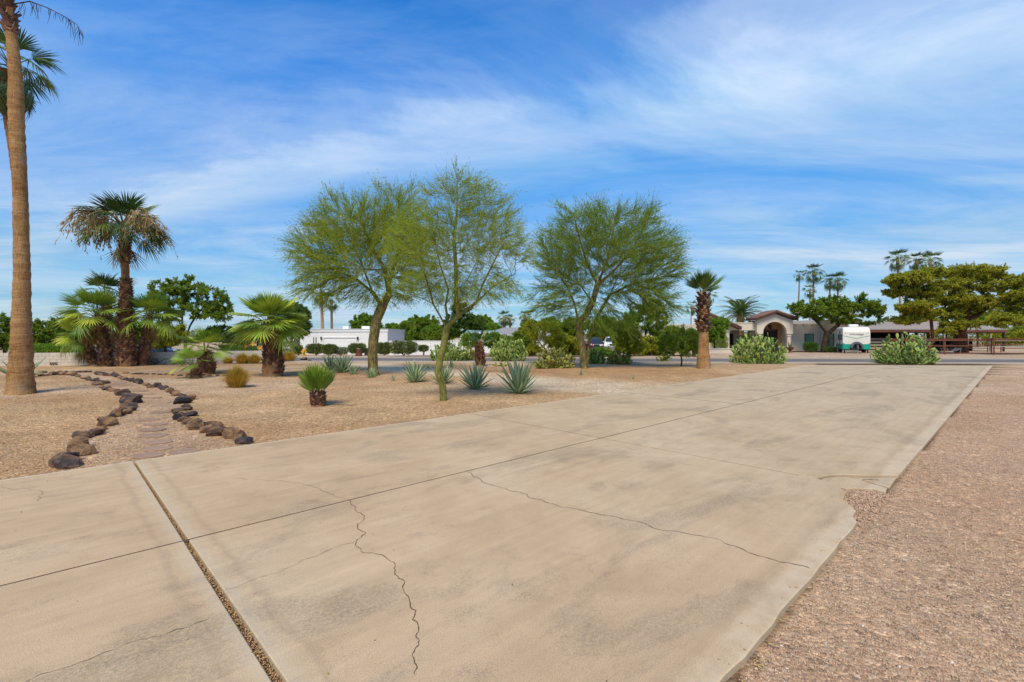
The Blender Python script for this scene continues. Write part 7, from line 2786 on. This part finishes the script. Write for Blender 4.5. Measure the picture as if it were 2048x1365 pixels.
def car(label, name, px, Y, heading, paint, kind='sedan', group='parked vehicles', zoff=0.0):
    x = PX(px, Y)
    t = thing(name, label, 'car' if kind != 'pickup' else 'pickup truck', (x, Y, float(gz(x, Y)) + zoff), group, rz=heading)
    mt = MATS[paint]
    # side profile of the lower body and of the cabin (x forward)
    if kind == 'sedan':
        low = [(-2.2, .35), (2.2, .32), (2.25, .55), (2.15, .72), (1.0, .86), (-1.5, .9), (-2.2, .88), (-2.28, .6)]
        cab = [(-1.75, .88), (1.05, .85), (.35, 1.38), (-.2, 1.45), (-.9, 1.43)]
        W, H = .88, 1.45
    elif kind == 'suv':
        low = [(-2.3, .42), (2.3, .4), (2.35, .7), (2.25, .95), (1.1, 1.05), (-2.25, 1.08), (-2.35, .7)]
        cab = [(-2.2, 1.06), (1.15, 1.04), (.5, 1.65), (.1, 1.75), (-1.9, 1.74), (-2.1, 1.6)]
        W, H = .95, 1.75
    else:
        low = [(-2.8, .5), (2.7, .45), (2.75, .85), (2.65, 1.12), (1.3, 1.2), (-.9, 1.18), (-.92, 1.12), (-2.75, 1.12), (-2.82, .7)]
        cab = [(-.85, 1.17), (1.35, 1.18), (.75, 1.80), (.35, 1.88), (-.6, 1.88), (-.8, 1.75)]
        W, H = .99, 1.88
    b = MB()

    def loft(poly, w0, w1, zmid):
        n = len(poly)
        zmin, zmax = min(p[1] for p in poly), max(p[1] for p in poly)
        vs = []
        for s in (-1, 1):
            for (a, z) in poly:
                u = (z - zmin) / (zmax - zmin)
                vs.append((a, s * (w0 + (w1 - w0) * u), z))
            for (a, z) in poly:
                u = (z - zmin) / (zmax - zmin)
                vs.append((a * .97, s * ((w0 + (w1 - w0) * u) - .09), z))
        # outer skin: side polygon set slightly in, giving a rounded shoulder
        fs = [tuple(range(n)), tuple(range(4 * n - n - 1, 2 * n - 1, -1))]
        for i in range(n):
            j = (i + 1) % n
            fs.append((i, j, 2 * n + j, 2 * n + i))
        b.add(vs, fs)
    loft(low, W, W * .96, 0)
    body = b.obj('body', mt, t)
    b2 = MB()
    b = b2
    loft(cab, W * .93, W * .74, 0)
    b2.obj('cabin', mt, t)
    # glass: windscreen, rear window and sides a few mm proud of the cabin
    za, zb2 = cab[0][1] + .06, H - .12

    def cab_w(z):
        return W * .93 + (W * .74 - W * .93) * (z - cab[0][1]) / (H - cab[0][1])
    f0, f1 = Vector((cab[1][0], 0, cab[1][1])), Vector((cab[2][0], 0, cab[2][1]))
    d = (f1 - f0)
    nn = Vector((-d.z, 0, d.x)).normalized() * -1
    if nn.x < 0:
        nn = -nn
    p0, p1 = f0 + d * .12 + nn * .006, f0 + d * .94 + nn * .006
    g = MB()
    g.add([(p0.x, -cab_w(p0.z) + .07, p0.z), (p0.x, cab_w(p0.z) - .07, p0.z), (p1.x, cab_w(p1.z) - .06, p1.z), (p1.x, -cab_w(p1.z) + .06, p1.z),
           (p0.x - .02, -cab_w(p0.z) + .07, p0.z), (p0.x - .02, cab_w(p0.z) - .07, p0.z), (p1.x - .02, cab_w(p1.z) - .06, p1.z), (p1.x - .02, -cab_w(p1.z) + .06, p1.z)],
          [(0, 1, 2, 3), (0, 4, 5, 1), (2, 6, 7, 3), (1, 5, 6, 2), (3, 7, 4, 0)])
    g.obj('windscreen', MATS['glass_dark'], t)
    for s in (-1, 1):
        xs = [(cab[0][0] + .35, za), (cab[1][0] - .22, za), (cab[2][0] - .08, zb2), (cab[0][0] + .62 if kind == 'sedan' else cab[0][0] + .2, zb2)]
        xm = (xs[0][0] + xs[1][0]) / 2
        for q0, q1 in ((0, .47), (.53, 1)):
            a = [xs[0][0] + (xs[1][0] - xs[0][0]) * q for q in (q0, q1)]
            c = [xs[3][0] + (xs[2][0] - xs[3][0]) * q for q in (q0, q1)]
            y0, y1 = s * (cab_w(za) + .004), s * (cab_w(zb2) + .004)
            yi0, yi1 = s * (cab_w(za) - .02), s * (cab_w(zb2) - .02)
            w = MB()
            w.add([(a[0], y0, za), (a[1], y0, za), (c[1], y1, zb2), (c[0], y1, zb2), (a[0], yi0, za), (a[1], yi0, za), (c[1], yi1, zb2), (c[0], yi1, zb2)],
                  [(0, 1, 2, 3), (0, 4, 5, 1), (1, 5, 6, 2), (2, 6, 7, 3), (3, 7, 4, 0)])
            w.obj('side_window', MATS['glass_dark'], t)
        xf = low[2][0]
        MB().bbox(xf - .12, xf + .012, s * W * .58 - .2, s * W * .58 + .2, low[2][1] + .04, low[2][1] + .2, .03).obj('headlight', MATS['lamp_lens'], t)
        xr = low[-1][0]
        MB().bbox(xr - .0, xr + .16, s * W * .72 - .12, s * W * .72 + .12, low[-1][1] + .05, low[-1][1] + .25, .03).obj('tail_light', MATS['lamp_red'], t)
        m = MB()
        m.bbox(cab[1][0] - .25, cab[1][0] - .1, s * (W + .05) - .09, s * (W + .05) + .09, cab[0][1] + .05, cab[0][1] + .19, .03)
        m.obj('wing_mirror', mt, t)
        r = .33 if kind == 'sedan' else .37
        wb = 1.35 if kind == 'sedan' else 1.45 if kind == 'suv' else 1.75
        for xx in (-wb, wb):
            wheel(t, xx, s * (W - .1), r)
    xf = low[2][0]
    gr = MB()
    gr.bbox(xf - .1, xf + .008, -W * .38, W * .38, low[2][1] - .04, low[2][1] + .2, .02)
    gr.obj('grille', MATS['black_metal'], t)
    MB().bbox(xf - .15, xf + .06, -W * .95, W * .95, low[0][1] + .0, low[2][1] - .06, .04).obj('bumper', MATS['steel'] if kind == 'pickup' else mt, t)
    return t


def build_vehicles():
    car('white pickup truck facing the camera behind the twin-trunked palo verde', 'pickup_truck', 1224, 60, math.radians(-100), 'car_white', 'pickup')
    car('dark vehicle parked left of the white pickup', 'parked_car', 1190, 62, math.radians(-95), 'car_dark', 'suv')
    car('maroon vehicle parked left of the twin trunks', 'parked_car', 1150, 60, math.radians(-60), 'car_maroon', 'suv')
    car('blue-grey sedan parked right of the white pickup', 'parked_car', 1276, 56, math.radians(-15), 'car_blue', 'sedan')
    car('navy car seen over the low wall right of the palm clump', 'parked_car', 313, 50, math.radians(2), 'car_navy', 'sedan', zoff=-.12)
    car('white car seen over the low wall left of the palm clump', 'parked_car', 172, 50, math.radians(75), 'car_white', 'sedan', zoff=-.3)


def build_trailer():
    Y = 50.0
    x = PX(1713, Y)
    zg = float(gz(x, Y))
    ang = math.radians(180 + 90 - 90 - 27)
    # local: front face at y=0 looking towards -y, body runs to +y
    t = thing('travel_trailer', 'cream and green travel trailer parked nose out beside the arched house', 'travel trailer', (x, Y, zg), rz=math.radians(-27))
    zt = PZ(654, Y) - zg
    zb, band, w, r = .42, .95, 1.17, .17
    st = [(0.0, zt - .55), (.06, zt - .36), (.16, zt - .20), (.32, zt - .08), (.55, zt - .01), (.9, zt), (4.6, zt), (4.85, zt - .04), (4.98, zt - .2), (5.0, zt - .5)]

    def ring(y, top):
        rr = min(r, .17)
        pts = [(-w, zb), (-w, band), (-w, top - rr), (-w + rr * .3, top - rr * .3), (-w + rr, top)]
        return [(a, y, z) for a, z in pts] + [(-a, y, z) for a, z in pts[::-1]]
    m = MB()
    rings = [ring(*s) for s in st]
    n = len(rings[0])
    vs = [p for q in rings for p in q]
    cream, green = [], []
    for i in range(len(rings) - 1):
        for k in range(n):
            k2 = (k + 1) % n
            f = (i * n + k, (i + 1) * n + k, (i + 1) * n + k2, i * n + k2)
            (green if (k in (0, n - 2, n - 1)) else cream).append(f)
    last = (len(rings) - 1) * n
    green += [(0, 1, n - 2, n - 1)]
    cream += [tuple(range(1, n - 1))]
    green += [(last + n - 1, last + n - 2, last + 1, last)]
    cream += [tuple(last + k for k in range(n - 2, 0, -1))]
    m.add(vs, cream)
    m.m = 1
    m.add(vs, green)
    m.obj('body', [MATS['trailer_cream'], MATS['trailer_green']], t)
    # V stripe on the nose
    s = MB()
    for a, b in (((-w + .03, 1.78), (0, 1.50)), ((0, 1.50), (w - .03, 1.78))):
        s.add([(a[0], -.006, a[1]), (b[0], -.006, b[1]), (b[0], -.006, b[1] + .05), (a[0], -.006, a[1] + .05), (a[0], .01, a[1]), (b[0], .01, b[1]), (b[0], .01, b[1] + .05), (a[0], .01, a[1] + .05)],
              [(0, 1, 2, 3), (0, 4, 5, 1), (2, 6, 7, 3)])
    s.obj('nose_stripe', MATS['trailer_green'], t)
    # gusset corners of the green band
    for e in (-1, 1):
        MB().add([(e * w * .998, -.004, band), (e * w * .80, -.004, band), (e * w * .998, -.004, band + .12)], [(0, 1, 2) if e < 0 else (0, 2, 1)]).obj('band_corner', MATS['trailer_green'], t)
    # lettering
    cu = bpy.data.curves.new('lettering', 'FONT')
    cu.body = 'Winnebago'
    cu.size = .27
    cu.align_x = 'CENTER'
    cu.extrude = .003
    cu.shear = 0.25
    tmp = bpy.data.objects.new('lettering_curve', cu)
    COL.objects.link(tmp)
    me = bpy.data.meshes.new_from_object(tmp.evaluated_get(bpy.context.evaluated_depsgraph_get()))
    bpy.data.objects.remove(tmp)
    me.materials.clear()
    link('lettering', me, MATS['lettering'], t, Matrix.Translation((0, -.012, 1.88)) @ Matrix.Rotation(math.pi / 2, 4, 'X'))
    # propane cover: arched vinyl hood, dark inside
    c = MB()
    N_ = 14
    vs, fs = [], []
    for i in range(N_ + 1):
        a = math.pi * i / N_
        for (rx, rz, y) in ((.58, .66, -.12), (.56, .64, -.5), (.38, .46, -.5), (.38, .46, -.12)):
            vs.append((rx * math.cos(a), y, .55 + rz * math.sin(a)))
    for i in range(N_):
        for k in range(4):
            k2 = (k + 1) % 4
            fs.append((4 * i + k, 4 * i + k2, 4 * i + 4 + k2, 4 * i + 4 + k))
    c.add(vs, fs)
    cv = c.obj('tank_cover', MATS['cover_vinyl'], t)
    MB().prism_y([(.37 * math.cos(math.pi * i / 12), .56 + .45 * math.sin(math.pi * i / 12)) for i in range(13)], -.3, -.14).obj('tank_bay', MATS['dark_void'], cv)
    MB().lathe([(.05, 0), (.15, .05), (.15, .35), (.1, .42), (.03, .44)], 12, (0, -.38, .56)).obj('gas_bottle', MATS['black_metal'], cv)
    # A-frame, jack
    MB().tube([(-.7, .3, .45), (-.35, -.4, .45), (0, -1.0, .45)], .05, 6).obj('hitch_bar', MATS['black_metal'], t)
    MB().tube([(.7, .3, .45), (.35, -.4, .45), (0, -1.0, .45)], .05, 6).obj('hitch_bar', MATS['black_metal'], t)
    MB().tube([(0, -.85, .02), (0, -.85, .85)], .04, 8).obj('jack', MATS['steel'], t)
    MB().lathe([(.12, 0), (.12, .02), (.04, .04)], 10, (0, -.85, 0)).obj('jack_foot', MATS['steel'], t)
    for e in (-1, 1):
        MB().bbox(e * .95 - .05, e * .95 + .05, -.02, .0, zt - .68, zt - .63, .008).obj('marker_lamp', MATS['lamp_red'], t)
        for yy in (2.4, 3.2):
            wheel_x = e * (w - .12)
            ty = MB().tube([(wheel_x - .1, yy, .34), (wheel_x - .07, yy, .34), (wheel_x + .07, yy, .34), (wheel_x + .1, yy, .34)], [.3, .34, .34, .3], 16).obj('tyre', MATS['rubber'], t)
        MB().bbox(e * 1.0 - .05, e * 1.0 + .05, .25, .35, 0, .43, .01).obj('stabiliser', MATS['black_metal'], t)
        for (a, b) in ((.7, 1.6), (2.6, 3.6)):
            x0, x1 = sorted((e * (w - .01), e * (w + .012)))
            MB().bbox(x0, x1, a, b, 1.35, 1.95, .008).obj('side_window', MATS['glass_dark'], t)
    x0 = -w
    MB().bbox(x0 - .02, x0 + .01, 1.75, 2.4, .55, 2.35, .008).obj('side_door', MATS['cover_vinyl'], t)
    MB().bbox(-.42, .42, 1.6, 2.6, zt + .002, zt + .28, .06).obj('roof_air_conditioner', MATS['white_trim'], t)
    MB().box(-w + .1, w - .1, .1, 4.9, .34, .418).obj('chassis', MATS['black_metal'], t)


def build_small():
    # hydrant
    x = PX(608, 44.5)
    y = 44.5
    t = thing('fire_hydrant', 'yellow fire hydrant beyond the street, left of the white house', 'fire hydrant', (x, y, float(gz(x, y))))
    MB().lathe([(.19, 0), (.19, .05), (.13, .06), (.12, .42), (.16, .43), (.16, .49), (.14, .50), (.13, .56), (.08, .64), (.03, .66), (.03, .72), (.01, .72)], 16).obj('barrel', MATS['hydrant_yellow'], t)
    for a, r in ((0, .065), (math.pi, .065), (-math.pi / 2, .085)):
        d = Vector((math.cos(a), math.sin(a), 0))
        MB().tube([d * .1 + Vector((0, 0, .36)), d * .2 + Vector((0, 0, .36)), d * .205 + Vector((0, 0, .36)), d * .25 + Vector((0, 0, .36))], [r, r, r * 1.25, r * 1.25], 10).obj('outlet', MATS['hydrant_yellow'], t)
    # stump by the road
    x, y = PX(718, 43), 43.0
    t = thing('tree_stump', 'mottled brown stump at the roadside in front of the clipped shrubs', 'stump', (x, y, float(gz(x, y))))
    rng = random.Random(9)
    MB().tube([(0, 0, -.1), (0, 0, .05), (.01, 0, .4), (0, 0, .64)], [.34, .29, .26, .27], 14, jitter=.09, rng=rng).obj('bark', MATS['red_bark'], t)
    MB().lathe([(.22, .641), (.2, .655), (.01, .66)], 14).obj('cut_face', MATS['kerb'], t)
    # black sign on a stake
    x, y = G(1553, 727)
    t = thing('stake_sign', 'small black panel on a thin stake in front of the prickly pear', 'sign', (x, y, float(gz(x, y))))
    s = y / F
    MB().tube([(0.03, 0, -.1), (0, 0, .5), (-.03, 0, .98)], .016, 6).obj('stake', MATS['black_metal'], t)
    MB().bbox(-.22, .14, -.09, .09, .78, 1.06, .05).obj('panel', MATS['black_metal'], t)
    # fallen twig lying on the gravel near the tiny palm
    x, y = G(680, 810)
    m = MB()
    m.tube([(-.35, 0, .012), (-.1, .03, .02), (.2, .0, .014), (.45, .06, .012)], [.006, .008, .006, .003], 5)
    m.tube([(.2, 0, .014), (.33, -.06, .012)], [.004, .002], 4)
    o = m.obj('fallen_twig', MATS['dark_bark'])
    o.location = (x, y, float(gz(x, y)))
    tag(o, 'thin dry twig lying on the gravel beside the tiny fan palm', 'twig')
    x, y = G(1840, 1270)
    m = MB()
    m.tube([(0, 0, .03), (.01, .1, .05), (-.02, .2, .06), (.03, .3, .05)], [.002, .002, .002, .001], 4)
    o = m.obj('grass_stalk', MATS['kerb'])
    o.location = (x, y, float(gz(x, y)))
    tag(o, 'single dry pale grass stalk on the gravel right of the driveway', 'grass stalk')


build_vehicles()
build_trailer()
build_small()
